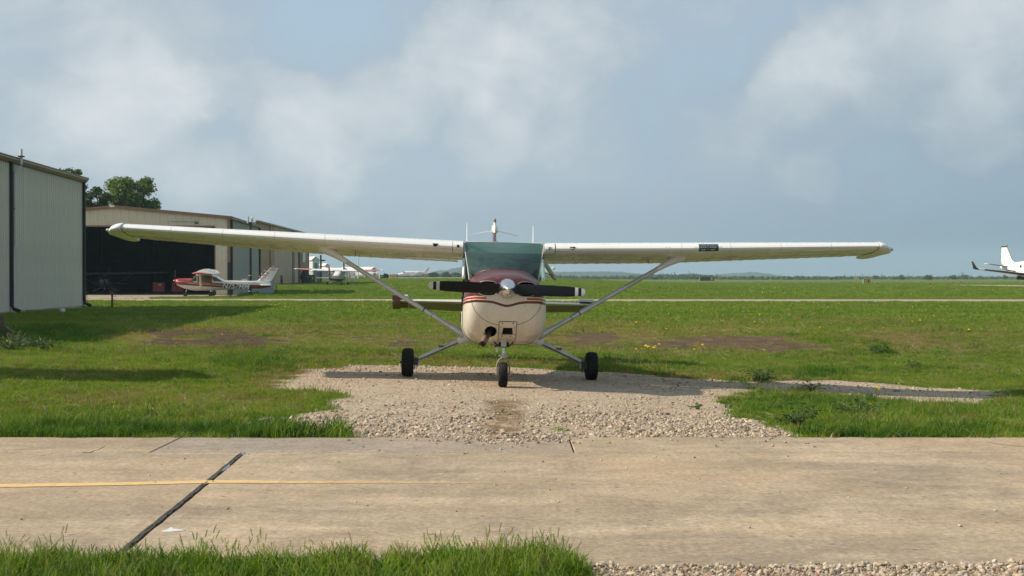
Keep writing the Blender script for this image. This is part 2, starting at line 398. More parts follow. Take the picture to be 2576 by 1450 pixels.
def concrete(name, col, stain, amt=.6):
    m, t = newmat(name); P = t.n('ShaderNodeNewGeometry').outputs['Position']; x, y, z = t.sep(P)
    big = t.noise(t.comb(t.math('MULTIPLY', x, .35), t.math('MULTIPLY', y, 1.1), 0), 1, 6, .62, .6)
    c = t.mix(t.mr(big, .38, .62), tuple(k*1.08 for k in col), stain)
    bl = t.noise(P, 1.3, 7, .66, .5)
    c = t.mix(t.mr(bl, .46, .66, 0, amt), c, tuple(k*.62 for k in stain))
    c = t.mix(t.mr(bl, .44, .30, 0, .45), c, tuple(k*1.18 for k in col))
    mo = t.noise(P, 6, 6, .75)
    c = t.mix(t.mr(mo, .38, .62), t.mix(1., c, (.86, .85, .83), 'MULTIPLY'), t.mix(1., c, (1.10, 1.10, 1.09), 'MULTIPLY'))
    warm = t.noise(P, .27, 4, .5)
    c = t.mix(t.mr(warm, .42, .66, 0, .6), c, (col[0]*1.04, col[1]*.93, col[2]*.80))
    brush = t.noise(t.comb(t.math('MULTIPLY', x, 42), t.math('MULTIPLY', y, 1.6), 0), 1, 4, .7)
    grain = t.noise(P, 26, 6, .85)
    c = t.mix(t.mr(grain, .36, .64), t.mix(1., c, (.62, .61, .59), 'MULTIPLY'), t.mix(1., c, (1.28, 1.28, 1.27), 'MULTIPLY'))
    pit = t.n('ShaderNodeTexVoronoi'); pit.inputs['Scale'].default_value = 7; t.L.new(P, pit.inputs['Vector'])
    c = t.mix(t.math('MULTIPLY', t.mr(pit.outputs['Distance'], .07, .16, .75, 0), t.mr(t.sep(pit.outputs['Color'])[0], .6, .65)), c, (.10, .08, .06))
    c = t.mix(t.mr(brush, .44, .70, 0, .30), c, tuple(k*.62 for k in col))
    t.set(t.b.inputs['Base Color'], c); t.b.inputs['Roughness'].default_value = .9; t.b.inputs['Specular IOR Level'].default_value = .25
    bn = t.n('ShaderNodeBump'); bn.inputs['Strength'].default_value = .35; bn.inputs['Distance'].default_value = .006
    t.L.new(t.math('ADD', grain, t.math('MULTIPLY', brush, .6)), bn.inputs['Height']); t.L.new(bn.outputs[0], t.b.inputs['Normal'])
    return m
CONC = concrete('taxiway_concrete', (.445, .35, .25), (.325, .268, .20))
CONC_NEW = concrete('patch_concrete', (.36, .30, .24), (.31, .262, .215), .4)
CONC_FAR = concrete('pale_concrete', (.40, .33, .26), (.33, .27, .21))
pm('joint_tar', (.045, .04, .035), .85, var=.4, vs=20, bump=.6, bs=40)
pm('sealant', (.62, .62, .62), .8, var=.1)

def wobble_line(p0, p1, n, amp, seed):
    r = random.Random(seed); out = []
    for i in range(n+1):
        k = i/n; out.append((p0[0]+(p1[0]-p0[0])*k + r.uniform(-amp, amp), p0[1]+(p1[1]-p0[1])*k))
    return out
def build_taxiway():
    tw = thing('taxiway', None, None); tag(tw, 'tan concrete taxiway crossing in front of the aeroplane', kind='structure')
    yf, yn, yp = 12.60, 7.0, 11.52             # far edge, near edge, front edge of the repair strip
    def slab(x0, x1, y0, y1, m, top=0., jl=None, jr=None):
        b = MB().mat(m); h = .11
        L = jl or [(x0, y0), (x0, y1)]; Rr = jr or [(x1, y0), (x1, y1)]
        poly = L[::-1] + Rr
        b.loft([[(x, y, top-h) for x, y in poly], [(x, y, top-.006) for x, y in poly]], True, False)
        cx = sum(p[0] for p in poly)/len(poly); cy = sum(p[1] for p in poly)/len(poly)
        ins = [(x+math.copysign(.006, cx-x), y+math.copysign(.006, cy-y), top) for x, y in poly]
        b.loft([[(x, y, top-.006) for x, y in poly], ins], False, True)
        return b.build('slab', None, tw, smooth=0)
    jl = wobble_line((-2.005, yn), (-2.175, yp-.01), 26, .004, 3)
    a = [(x-.02, y) for x, y in jl]; c = [(x+.02, y) for x, y in jl]
    slab(-14, 0, yn, yp-.01, CONC, jr=a)
    slab(0, 16, yn, yp-.01, CONC, jl=c)
    slab(-14, -2.94, yp, yf, CONC, 0.001)
    slab(-2.93, .50, yp, yf, CONC_NEW, 0.0)
    slab(.512, 16, yp, yf, CONC, 0.001)
    # tar squeezed out of the joint, rough-edged
    b = MB().mat(MATS['joint_tar']); r = random.Random(5); pts = wobble_line((-2.005, 6.9), (-2.172, yp-.03), 90, .006, 4)
    rings = []
    for x, y in pts:
        w = r.uniform(.005, .018); h = r.uniform(.001, .005)
        rings.append([(x-w, y, -.02), (x-w*.8, y, h*.7), (x, y, h), (x+w*.8, y, h*.7), (x+w, y, -.02)])
    b.loft(rings); b.build('joint_filler', None, tw)
    b = MB().mat(MATS['sealant'])
    for y0, y1, w in ((10.42, 10.72, .012), (11.36, 11.5, .016)):
        n = 8; rr = []
        for i in range(n+1):
            y = y0+(y1-y0)*i/n; k = (y-7)/4.5; x = -2.005-.17*k + .012; ww = w*(.5+.5*math.sin(PI*(i+.6)/(n+1.2))*(.7+.6*random.random()))
            rr.append([(x-ww, y, .0), (x, y, .0115), (x+ww, y, .0)])
        b.loft(rr)
    sp = G(430, 1336); poly = [(-.05, -.04), (-.03, .02), (-.025, .10), (-.0, .04), (.04, .02), (.085, -.01), (.045, -.035), (.01, -.05)]
    b.loft([[(sp.x+.0+x, sp.y+y, 0.001) for x, y in poly], [(sp.x+x*.96, sp.y+y*.96, .004) for x, y in poly]])
    b.build('white_sealant', None, tw, smooth=0)
    # hairline cracks
    b = MB().mat(MATS['joint_tar'])
    def crack(p, w):
        q = [G(*k) for k in p]; L = []
        for i in range(len(q)-1):
            for k in range(6): L.append(q[i].lerp(q[i+1], k/6)+Vector((random.uniform(-.012, .012), random.uniform(-.02, .02), 0)))
        L.append(q[-1]); b.loft([[(v.x-w, v.y, .0005), (v.x, v.y+w*.6, .0035), (v.x+w, v.y, .0005)] for v in L])
    crack([(2480, 1113), (2530, 1121), (2590, 1126)], .004); crack([(205, 1141), (232, 1138)], .012)
    crack([(232, 1138), (262, 1124)], .006)
    b.build('crack', None, tw, smooth=0)
    # worn yellow centre line, turning off to the left
    m, t = newmat('worn_yellow_paint'); P = t.n('ShaderNodeNewGeometry').outputs['Position']; x, y, z = t.sep(P)
    tr = t.n('ShaderNodeBsdfTransparent'); mx = t.n('ShaderNodeMixShader')
    w = t.math('ADD', t.math('MULTIPLY', t.noise(P, 14, 6, .8), .85), t.math('MULTIPLY', t.noise(P, 1.3, 4, .6), .35))
    wear = t.math('ADD', w, t.mr(x, -1.95, -.7, -.24, -.03)); wear = t.math('ADD', wear, t.mr(x, -1.4, 2.6, 0, .24))
    f = t.mr(wear, .42, .72, 1., 0.)
    t.set(t.b.inputs['Base Color'], t.mix(t.mr(t.noise(P, 9, 4), .35, .7), (.68, .46, .19), (.55, .39, .18))); t.b.inputs['Roughness'].default_value = .85
    t.L.new(f, mx.inputs[0]); t.L.new(tr.outputs[0], mx.inputs[1]); t.L.new(t.b.outputs[0], mx.inputs[2]); t.L.new(mx.outputs[0], t.out.inputs[0])
    b = MB().mat(m)
    ctr = [G(px, py) for px, py in ((-900, 1240), (-300, 1229), (0, 1224), (300, 1219), (550, 1213.5), (640, 1214), (740, 1215.2), (1000, 1216), (1288, 1217.2), (1700, 1219.5), (2000, 1222), (2450, 1224.5))]
    wd = [.075, .075, .075, .07, .066, .062, .05, .042, .04, .04, .036, .03]
    b.loft([[(p.x, p.y-k, .0035), (p.x, p.y+k, .0035)] for p, k in zip(ctr, wd)], closed=False)
    b.build('centre_line', None, tw, smooth=0)
build_taxiway()

def strip(name, near, far, m, dz=.02, nx=40, ny=6, parent=None, kind='structure', label=None):
    """a paved sheet between a near and a far edge line, following the terrain"""
    def interp(L, k):
        k *= len(L)-1; i = min(int(k), len(L)-2); f = k-i
        return L[i][0]*(1-f)+L[i+1][0]*f, L[i][1]*(1-f)+L[i+1][1]*f
    rings = []
    for i in range(nx+1):
        a, b_ = interp(near, i/nx), interp(far, i/nx)
        rings.append([(a[0]+(b_[0]-a[0])*j/ny, a[1]+(b_[1]-a[1])*j/ny) for j in range(ny+1)])
    rings = [[(x, y, tz(x, y)+dz) for x, y in r] for r in rings]
    o = MB().mat(m).loft(rings, closed=False).build(name, None, parent, smooth=60)
    if kind: tag(o, label, kind=kind)
    return o
STRIPS = []
def paved(name, near, far, m, label, **k):
    STRIPS.append(near+far[::-1]); return strip(name, near, far, m, label=label, **k)
paved('connecting_taxiway', [(-48, 86), (-20, 85), (0, 82.5), (60, 80)], [(-48, 93), (-20, 92), (0, 90.6), (60, 90)], CONC_FAR, 'pale concrete taxiway strip crossing the far grass', nx=60)
paved('hangar_apron', [(-48, 93.05), (-23.5, 92.3)], [(-48, 111.6), (-25.2, 99.2)], CONC_FAR, 'concrete apron in front of the open hangar', nx=30)
paved('hangar_threshold', [(-48, 111.65), (-25.2, 99.25), (-20.3, 107.0)], [(-48, 135), (-25.2, 135), (-22.6, 118)], CONC_FAR, 'concrete floor running into the open hangar', dz=.026, nx=30)
paved('footpath', [(-20.0, 65.3), (-15.6, 65.0)], [(-20.0, 67.2), (-15.6, 66.6)], CONC_FAR, 'short concrete path by the near hangar corner', nx=12)
ASPH = pm('worn_asphalt', (.19, .165, .14), .9, var=.25, vs=.1)
paved('jet_apron', [(-130, 440), (-60, 430), (-16, 445), (10, 440), (25, 470)], [(-160, 700), (-60, 690), (-5, 640), (25, 560), (40, 520)], CONC_FAR, 'distant pale apron under the parked jet', nx=50, dz=.12)
paved('midfield_taxiway', [(8, 236), (24, 238), (60, 268)], [(8, 246), (24, 246), (62, 274)], CONC_FAR, 'thin pale taxiway across the middle of the airfield', nx=30)
paved('side_taxiway', [(98, 128), (70, 146), (57.5, 160), (62, 215), (71, 292)], [(110, 150), (84, 172), (72, 196), (70, 240), (74, 308)], CONC_FAR, 'taxiway under the turboprop at the edge of the airfield', nx=50)
paved('runway', [(30, 380), (120, 360), (260, 350)], [(30, 402), (120, 384), (260, 374)], ASPH, 'dark runway far across the airfield', nx=40, dz=.1)

# ------------------------------------------------------------------ scattered ground cover (geometry nodes instances)
def scatter(name, pts, rot, sc, ix, protos, kind='stuff'):
    col = bpy.data.collections.new(name+'_kinds')
    for p in protos: col.objects.link(p)
    me = bpy.data.meshes.new(name); me.vertices.add(len(pts)); me.vertices.foreach_set('co', np.asarray(pts, np.float32).ravel())
    me.attributes.new('rot', 'FLOAT_VECTOR', 'POINT').data.foreach_set('vector', np.asarray(rot, np.float32).ravel())
    me.attributes.new('scl', 'FLOAT_VECTOR', 'POINT').data.foreach_set('vector', np.asarray(sc, np.float32).ravel())
    me.attributes.new('pick', 'INT', 'POINT').data.foreach_set('value', np.asarray(ix, np.int32))
    o = bpy.data.objects.new(name, me); COL.objects.link(o); tag(o, kind=kind)
    ng = bpy.data.node_groups.new(name, 'GeometryNodeTree')
    ng.interface.new_socket('Geometry', in_out='INPUT', socket_type='NodeSocketGeometry'); ng.interface.new_socket('Geometry', in_out='OUTPUT', socket_type='NodeSocketGeometry')
    N, L = ng.nodes, ng.links
    gi, go = N.new('NodeGroupInput'), N.new('NodeGroupOutput'); ip = N.new('GeometryNodeInstanceOnPoints'); ci = N.new('GeometryNodeCollectionInfo')
    ci.inputs['Collection'].default_value = col; ci.inputs['Separate Children'].default_value = True; ci.inputs['Reset Children'].default_value = True
    ip.inputs['Pick Instance'].default_value = True
    def na(n, ty):
        a = N.new('GeometryNodeInputNamedAttribute'); a.data_type = ty; a.inputs['Name'].default_value = n; return a.outputs['Attribute']
    L.new(gi.outputs[0], ip.inputs['Points']); L.new(ci.outputs[0], ip.inputs['Instance']); L.new(na('pick', 'INT'), ip.inputs['Instance Index'])
    L.new(na('rot', 'FLOAT_VECTOR'), ip.inputs['Rotation']); L.new(na('scl', 'FLOAT_VECTOR'), ip.inputs['Scale'])
    L.new(ip.outputs[0], go.inputs[0])
    md = o.modifiers.new('scatter', 'NODES'); md.node_group = ng
    return o
def proto(name, V, F, m):
    me = bpy.data.meshes.new(name); me.from_pydata(V, [], F); me.materials.append(m)
    me.polygons.foreach_set('use_smooth', [True]*len(me.polygons))
    return bpy.data.objects.new(name, me)
def leaf_material(name, a, b, c, trans=.42, dryc=None, rough=.6):
    m, t = newmat(name); P = t.n('ShaderNodeNewGeometry').outputs['Position']; rnd = t.n('ShaderNodeObjectInfo').outputs['Random']
    sx, sy, sz = t.sep(P); big = t.math('MULTIPLY_ADD', t.noise(t.comb(t.math('MULTIPLY', sx, .07), t.math('MULTIPLY', sy, .22), 0), 1, 5, .62), .62, t.math('MULTIPLY', t.noise(P, .55, 4, .6), .38)); mid = t.noise(P, 2.2, 4, .6)
    f = t.math('ADD', t.math('MULTIPLY', big, .75), t.math('MULTIPLY', mid, .45)); f = t.math('ADD', f, t.math('MULTIPLY', rnd, .34)); f = t.math('SUBTRACT', f, .25)
    col = t.ramp(f, ((.36, a), (.52, b), (.68, c)))
    if dryc: col = t.mix(t.mr(t.math('ADD', t.math('MULTIPLY', rnd, .5), mid), .82, 1.05, 0, .8), col, dryc)
    t.set(t.b.inputs['Base Color'], col); t.b.inputs['Roughness'].default_value = rough; t.b.inputs['Specular IOR Level'].default_value = .3
    tl = t.n('ShaderNodeBsdfTranslucent'); t.L.new(t.mix(1., col, (1.25, 1.2, .5), 'MULTIPLY'), tl.inputs[0])
    mx = t.n('ShaderNodeMixShader'); mx.inputs[0].default_value = trans
    t.L.new(t.b.outputs[0], mx.inputs[1]); t.L.new(tl.outputs[0], mx.inputs[2]); t.L.new(mx.outputs[0], t.out.inputs[0])
    return m
GR = leaf_material('grass_blades', (.085, .155, .010), (.155, .262, .015), (.24, .325, .030), dryc=(.20, .165, .075))
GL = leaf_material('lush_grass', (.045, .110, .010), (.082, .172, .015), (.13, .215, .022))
GD = leaf_material('dry_grass', (.18, .145, .050), (.26, .20, .080), (.235, .235, .07))
GF = leaf_material('field_grass', (.085, .170, .010), (.15, .25, .014), (.225, .305, .028), .3, dryc=(.19, .17, .075))

STRAW = leaf_material('straw', (.34, .30, .18), (.42, .37, .22), (.50, .44, .27), .3)
def tuft(name, n, rad, h0, h1, w, m, lean=.5, seeds=0, segs=3, seed=0):
    r = random.Random(seed); V = []; F = []
    for i in range(n):
        a = r.uniform(0, 2*PI); d = rad*math.sqrt(r.random()); bx, by = d*math.cos(a), d*math.sin(a)
        h = r.uniform(h0, h1); az = r.uniform(0, 2*PI); ln = r.uniform(.1, 1)*lean*h; fa = r.uniform(0, 2*PI)
        sx, sy = math.cos(fa)*w/2, math.sin(fa)*w/2; o = len(V); k = r.uniform(.7, 1.2)
        for s in range(segs+1):
            q = s/segs; z = h*(q-.18*q*q*lean); off = ln*q*q; ww = k*(1-q)**.7 if s < segs else 0
            x, y = bx+math.cos(az)*off, by+math.sin(az)*off
            if s < segs: V += [(x-sx*ww, y-sy*ww, z-.005), (x+sx*ww, y+sy*ww, z-.005)]
            else: V.append((x, y, z))
        for s in range(segs-1): F.append((o+2*s, o+2*s+1, o+2*s+3, o+2*s+2))
        F.append((o+2*segs-2, o+2*segs-1, o+2*segs))
        if i < seeds:      # a seed spike on a thin stalk
            p = Vector(V[-1]); dv = (p-Vector((bx, by, 0))).normalized()
            for q in range(5):
                c = p-dv*(.012*q+.002); e = .0035+.001*(q % 2); o = len(V)
                V += [tuple(c+Vector((e, 0, 0))), tuple(c+Vector((0, e, 0))), tuple(c-Vector((e, 0, 0))), tuple(c-Vector((0, e, 0))), tuple(c+dv*.012)]
                F += [(o, o+1, o+4), (o+1, o+2, o+4), (o+2, o+3, o+4), (o+3, o, o+4)]
    return proto(name, V, F, m)
PROT = [tuft('grass_tuft', 30, .085, .035, .075, .0075, GR, .9, seed=1), tuft('grass_tuft', 30, .085, .03, .085, .007, GR, .9, seed=2), tuft('grass_tuft', 26, .08, .045, .10, .007, GR, .8, seed=3),
        tuft('grass_tuft', 32, .08, .06, .13, .008, GL, .8, seed=4), tuft('grass_tuft', 32, .07, .08, .17, .009, GL, .7, seed=5),
        tuft('grass_tuft', 16, .06, .10, .24, .008, GR, .6, seeds=4, segs=4, seed=6), tuft('grass_tuft', 7, .05, .16, .33, .006, GR, .5, seeds=7, segs=4, seed=7),
        tuft('grass_tuft', 26, .09, .025, .06, .006, GD, 1., seed=8), tuft('grass_tuft', 10, .07, .08, .2, .005, GD, .5, seeds=5, segs=4, seed=9), tuft('grass_tuft', 7, .12, .06, .16, .006, STRAW, 2.2, segs=4, seed=10)]
FARP = [tuft('field_tuft', 60, .30, .06, .13, .022, GF, .8, segs=2, seed=11), tuft('field_tuft', 60, .30, .05, .11, .024, GF, .8, segs=2, seed=12), tuft('field_tuft', 50, .26, .08, .19, .022, GF, .7, segs=2, seed=13)]

def blocked(X, Y):
    b = (Y > TX0-.02) & (Y < TX1-.015)
    for p in STRIPS: b |= inpoly(X, Y, p)
    b |= (X < -19.4) & (X > -60) & (Y > 40) & (Y < 66.8)     # under the near hangar
    b |= (X < -22.6) & (Y > 111) & (Y < 134)
    return b
def frustum_pts(y0, y1, d, margin=1.6):
    n = int((y1-y0)*((y0+y1)*.37+2*margin)*d*1.02); Y = np.sqrt(RNG.uniform(y0*y0, y1*y1, n)); X = RNG.uniform(-1, 1, n)*(Y*.37+margin)
    return X, Y
def rots(n, tilt=.15): return np.stack([RNG.normal(0, tilt, n), RNG.normal(0, tilt, n), RNG.uniform(0, 2*PI, n)], -1)
def build_grass():
    A = []
    for (y0, y1, d) in ((12.6, 17, 330), (17, 24, 230), (24, 34, 150), (34, 48, 80)):
        X, Y = frustum_pts(y0, y1, d); A.append((X, Y))
    X = np.concatenate([a[0] for a in A]); Y = np.concatenate([a[1] for a in A])
    g, dirt, dry, lush = masks(X, Y); u = RNG.random(len(X))
    ga, _, _, _ = masks(X+.18, Y); gb, _, _, _ = masks(X-.18, Y)
    prob = np.where(g > .5, .0012, 1.)*(1-.90*dirt)*(1-.25*dry)
    prob = np.where((g < .5) & ((ga > .5) | (gb > .5)), prob*.65, prob)
    k = (u < prob) & ~blocked(X, Y)
    X, Y, g, dirt, dry, lush = [a[k] for a in (X, Y, g, dirt, dry, lush)]; n = len(X); u = RNG.random(n); v = RNG.random(n)
    tall = np.clip((fbm(X/1.7, Y/1.7, 44)-.52)*4, 0, 1)
    ix = RNG.integers(0, 3, n)
    ix = np.where(v < dry*.80+.05+.25*sstep(.5, .62, fbm(X/1.1, Y/.9, 61)), 7, ix); ix = np.where((dirt > .3) & (v < .75), np.where(u > .6, 8, 7), ix); ix = np.where((v > .97) & (u < .5+dry), 8, ix)
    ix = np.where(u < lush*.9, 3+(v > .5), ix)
    ix = np.where((RNG.random(n) < tall*.16) & (Y < 36), np.where(v > .75, 5, 3), ix)
    ix = np.where((RNG.random(n) < .006+.02*tall*(Y < 26)), 6, ix)
    ix = np.where(RNG.random(n) < .035+.03*dry, 9, ix)
    s = RNG.uniform(.65, 1.25, n)*(1+.35*tall)*(1+(Y > 34)*.5)*(1+.25*(Y > 24))
    s = np.where(dirt > .3, s*.7, s)
    hz = s*np.where((Y < TX1+.30), .85, 1)*(1-.35*sstep(20, 27, Y))*np.where(lush > .4, .78, .56)*(.75+.6*fbm(X/.9, Y/.9, 14))
    scatter('grass', np.stack([X, Y, terr(X, Y)], -1), rots(n), np.stack([s, s, hz], -1), ix, PROT)
    # the taller verge on the camera's side of the taxiway
    n = 4300; X = RNG.uniform(-4.2, .5, n); Y = 7.12-1.75*RNG.random(n)**1.15
    e = .36+.08*np.sin(Y*9)+(fbm(Y*3, Y*0+2, 5)-.5)*.25; k = (X < e) & (Y < 6.98+.14*fbm(X/.3, X*0, 8)+.08*fbm(X/1.2, X*0, 18)); X, Y = X[k], Y[k]; n = len(X); u = RNG.random(n)
    ix = np.where(u < .40, RNG.integers(0, 3, n), np.where(u < .80, 3+(u > .6), np.where(u < .925, 5, np.where(u < .965, 6, 8))))
    bank = 1+.35*np.exp(-((X-.0)/.35)**2)
    s = RNG.uniform(.7, 1.15, n); scatter('verge_grass', np.stack([X, Y, terr(X, Y)], -1), rots(n), np.stack([s, s, s*bank*.64], -1), ix, PROT2())
    # the airfield beyond, coarser tufts
    A = [frustum_pts(y0, y1, d, 4) for (y0, y1, d) in ((46, 70, 14), (70, 105, 8), (105, 160, 3.4), (160, 260, 1.3), (260, 400, .5))]
    X = np.concatenate([a[0] for a in A]); Y = np.concatenate([a[1] for a in A]); k = ~blocked(X, Y); X, Y = X[k], Y[k]; n = len(X)
    s = RNG.uniform(.7, 1.3, n)*np.where(Y > 105, 1.5, 1)*np.where(Y > 230, 1.5, 1); ix = np.where(RNG.random(n) < .15, 2, RNG.integers(0, 2, n)); hh = s*np.where(Y > 105, .65, .6)
    scatter('field_grass', np.stack([X, Y, terr(X, Y)], -1), rots(n, .08), np.stack([s, s, hh], -1), ix, FARP)
def PROT2(): return [p.copy() for p in PROT]
build_grass()

def build_gravel():
    stone_m, t = newmat('limestone'); rnd = t.n('ShaderNodeObjectInfo').outputs['Random']; o = t.n('ShaderNodeTexCoord').outputs['Object']
    c = t.ramp(rnd, ((0, (.15, .115, .085)), (.24, (.32, .25, .175)), (.6, (.45, .365, .265)), (.86, (.56, .48, .37)), (.955, (.30, .29, .28)), (.985, (.33, .20, .13)), (1, (.40, .17, .11))))
    c = t.mix(t.mr(t.noise(o, 2.2, 4, .6), .4, .7, 0, .45), c, (.33, .255, .18)); t.set(t.b.inputs['Base Color'], c); t.b.inputs['Roughness'].default_value = .9
    protos = []
    for s in range(7):
        bm = bmesh.new(); bmesh.ops.create_icosphere(bm, subdivisions=1 if s < 5 else 2, radius=1); r = random.Random(s)
        pl = [(Vector((r.gauss(0, 1), r.gauss(0, 1), r.gauss(0, 1))).normalized(), r.uniform(.55, .85)) for _ in range(7)]
        for v in bm.verts:
            for nrm, d in pl:
                e = v.co.dot(nrm)-d
                if e > 0: v.co -= nrm*e
            v.co.x *= r.uniform(.95, 1.05)*(1.0+.2*(s % 3)); v.co.z *= .72
        me = bpy.data.meshes.new('stone'); bm.to_mesh(me); bm.free(); me.materials.append(stone_m); protos.append(bpy.data.objects.new('stone', me))
    X = []; Y = []
    for y0, y1, d in ((12.45, 14.5, 3200), (14.5, 17.5, 1900), (17.5, 24, 800)):
        a, b = frustum_pts(y0, y1, d, 1.0); X.append(a); Y.append(b)
    X = np.concatenate(X); Y = np.concatenate(Y); g, dirt, _, _ = masks(X, Y); g2 = np.maximum(masks(X+.25, Y)[0], masks(X-.25, Y-.15)[0])
    sandy = np.exp(-((Y-17.6)/1.9)**2)*np.exp(-((X+.3)/3.2)**2)
    rutp = np.exp(-((X+.06+(fbm(Y*1.3, Y*0, 6)-.5)*.5)/.21)**2)*(Y < 16.3)*(Y > 12.75)*1.4
    den = .25+.75*sstep(.40, .62, fbm(X/.9, Y/.9, 66)+.12*(Y < 15)-.22*sandy)
    p = np.where(g > .5, den*(1-.88*sandy)*np.clip(1-.7*rutp, 0, 1), np.where(g2 > .5, .09, np.where(dirt > .5, .05, 0)))
    k = (RNG.random(len(X)) < p) & (Y > TX1-.02); X, Y = X[k], Y[k]; sandy = sandy[k]
    n = len(X); coarse = sstep(16.2, 14, Y)+.6*sstep(20.5, 21.5, Y); s = .0038*np.exp(RNG.exponential(.40+.14*coarse)); s = np.minimum(s, .026)*(1-.2*sandy)
    # a thin spill of stones over the edge of the concrete
    m = 230; xs = np.concatenate([RNG.normal(-.03, .3, m), RNG.uniform(-1.5, 2.6, 110), RNG.uniform(-3, 4, 60)]); ys = np.concatenate([TX1-.03-np.abs(RNG.normal(0, .22, m)), TX1-.05-np.abs(RNG.normal(0, .5, 110)), RNG.uniform(8, 12, 60)])
    ss = np.concatenate([RNG.uniform(.005, .021, m), RNG.uniform(.004, .017, 110), RNG.uniform(.004, .012, 60)])
    zz = np.concatenate([terr(X, Y)+s*.18, ss*.45])
    # the near shoulder on the camera's side
    a = RNG.uniform(.2, 3.4, 15000); b = 7.10-RNG.random(15000)**1.3*1.2; kk = masks(a, b)[0] > .5; a, b = a[kk], b[kk]; s3 = .0045*np.exp(RNG.exponential(.5, len(a))); s3 = np.minimum(s3, .019)
    X = np.concatenate([X, xs, a]); Y = np.concatenate([Y, ys, b]); Z = np.concatenate([zz, np.where(b > 6.99, .001, terr(a, b))+s3*.3]); S = np.concatenate([s, ss, s3]); n = len(X)
    scatter('gravel', np.stack([X, Y, Z], -1), rots(n, .5), np.stack([S, S*RNG.uniform(.75, 1.1, n), S*RNG.uniform(.7, 1.1, n)], -1), RNG.integers(0, 7, n), protos)
build_gravel()
# ------------------------------------------------------------------ aeroplane building blocks
# local frame of every aeroplane: -y nose, +y tail, +x its left wing (right in a view onto the nose), z up
def airfoil(chord, thick, n=11, camber=.02, c0=0., c1=1.):
    """closed loop of (y along the chord, z) from the trailing edge over the top to the trailing edge"""
    def yt(c): return 5*thick*(.2969*math.sqrt(c)-.126*c-.3516*c*c+.2843*c**3-.1030*c**4)
    def yc(c): return camber/.16*(.8*c-c*c) if c < .4 else camber/.36*(.2+.8*c-c*c)
    cs = [c0+(c1-c0)*(1-math.cos(PI*i/(n-1)))/2 if c0 == 0 else c0+(c1-c0)*i/(n-1) for i in range(n)]
    top = [(c*chord, (yc(c)+yt(c))*chord) for c in cs]; bot = [(c*chord, (yc(c)-yt(c))*chord) for c in cs]
    return top[::-1] + (bot[1:] if c0 == 0 else bot)
def wing_ring(u, v, w, chord, thick, tw, **k):
    s, c = math.sin(R(tw)), math.cos(R(tw))
    return [(u, v + y*c + z*s, w + z*c - y*s) for y, z in airfoil(chord, thick, **k)]
def wing_mesh(b, stations, **k):
    return b.loft([wing_ring(*s, **k) for s in stations])
def lerp_station(S, u):
    for a, b in zip(S, S[1:]):
        if min(a[0], b[0]) - 1e-6 <= u <= max(a[0], b[0]) + 1e-6:
            k = (u-a[0])/(b[0]-a[0]) if b[0] != a[0] else 0
            return tuple(a[i]+(b[i]-a[i])*k for i in range(6))
    return S[-1]
def superring(v, hw, top, bot, wm, nt=2.6, nb=2.6, n=40):
    r = []
    for k in range(n):
        a = 2*PI*k/n; c, s = math.cos(a), math.sin(a); e = nt if s >= 0 else nb
        r.append((hw*math.copysign(abs(c)**(2/e), c), v, wm + (top-wm if s >= 0 else wm-bot)*math.copysign(abs(s)**(2/e), s)))
    return r
def wheel(b, c, rad, wid, tyre, hub, ax='x'):
    prof = [(.50, -.36), (.62, -.46), (.78, -.50), (.92, -.44), (.985, -.28), (1.0, -.12), (.985, -.105), (1.0, -.09), (1., .09), (.985, .105), (1., .12), (.985, .28), (.92, .44), (.78, .50), (.62, .46), (.50, .36)]
    b.mat(tyre).lathe([(r*rad, h*wid) for r, h in prof], c, ax, 28)
    b.mat(hub).lathe([(.06*rad, -.30*wid), (.5*rad, -.38*wid), (.54*rad, -.30*wid), (.54*rad, .30*wid), (.5*rad, .38*wid), (.06*rad, .30*wid)], c, ax, 20)

WHITE = pm('aged_white_paint', (.70, .69, .65), .34, var=.05, vs=1.1, coat=.25, dirt=(.40, .36, .28), dirt_amt=.35, dirt_scale=1.3)
WINGW = pm('wing_white_paint', (.80, .795, .77), .28, var=.03, vs=1.4, coat=.3, dirt=(.58, .54, .46), dirt_amt=.3, dirt_scale=2.2)
ELEVW = pm('grimy_shaded_elevator_paint', (.36, .30, .23), .5, var=.1, vs=2, dirt=(.24, .19, .13), dirt_amt=.5)  # brown base holds the shading of the elevator's underside; blotches are grime
STABW = pm('tail_white_paint', (.60, .585, .53), .4, var=.07, vs=2, dirt=(.38, .33, .24), dirt_amt=.5)
MAROON = pm('maroon_paint', (.105, .018, .024), .32, var=.2, vs=2.5, coat=.4, dirt=(.17, .07, .06), dirt_amt=.5)
RED = pm('red_paint', (.42, .022, .015), .35, var=.12, vs=3, coat=.3)
CHROME = pm('polished_spinner', (.72, .71, .69), .23, 1., var=.06, vs=6, fine=.12)
STEEL = pm('bare_steel', (.42, .41, .39), .38, .9, var=.2, vs=8)
DARKM = pm('dark_metal', (.035, .034, .033), .5, .3, var=.3, vs=6)
BLACKP = pm('propeller_black', (.006, .006, .0065), .55, var=.2, vs=8, fine=.2, spec=.25)
TIPW = pm('blade_tip_paint', (.52, .51, .49), .6, var=.15, vs=14, dirt=(.25, .22, .18), dirt_amt=.6, dirt_scale=9)
RUBBER = pm('tyre_rubber', (.011, .0105, .010), .85, var=.3, vs=7, bump=.3, bs=60, dirt=(.05, .042, .034), dirt_amt=.45, dirt_scale=5, spec=.25)
HUB = pm('wheel_hub', (.30, .29, .27), .5, .6, var=.2, vs=12)
STRUTP = pm('strut_grey_paint', (.58, .58, .56), .38, .25, var=.08, vs=3, dirt=(.27, .25, .22), dirt_amt=.5, dirt_scale=4)
EXH = pm('heat_stained_exhaust', (.25, .175, .125), .5, .35, var=.35, vs=9, dirt=(.10, .075, .07), dirt_amt=.8, dirt_scale=6)
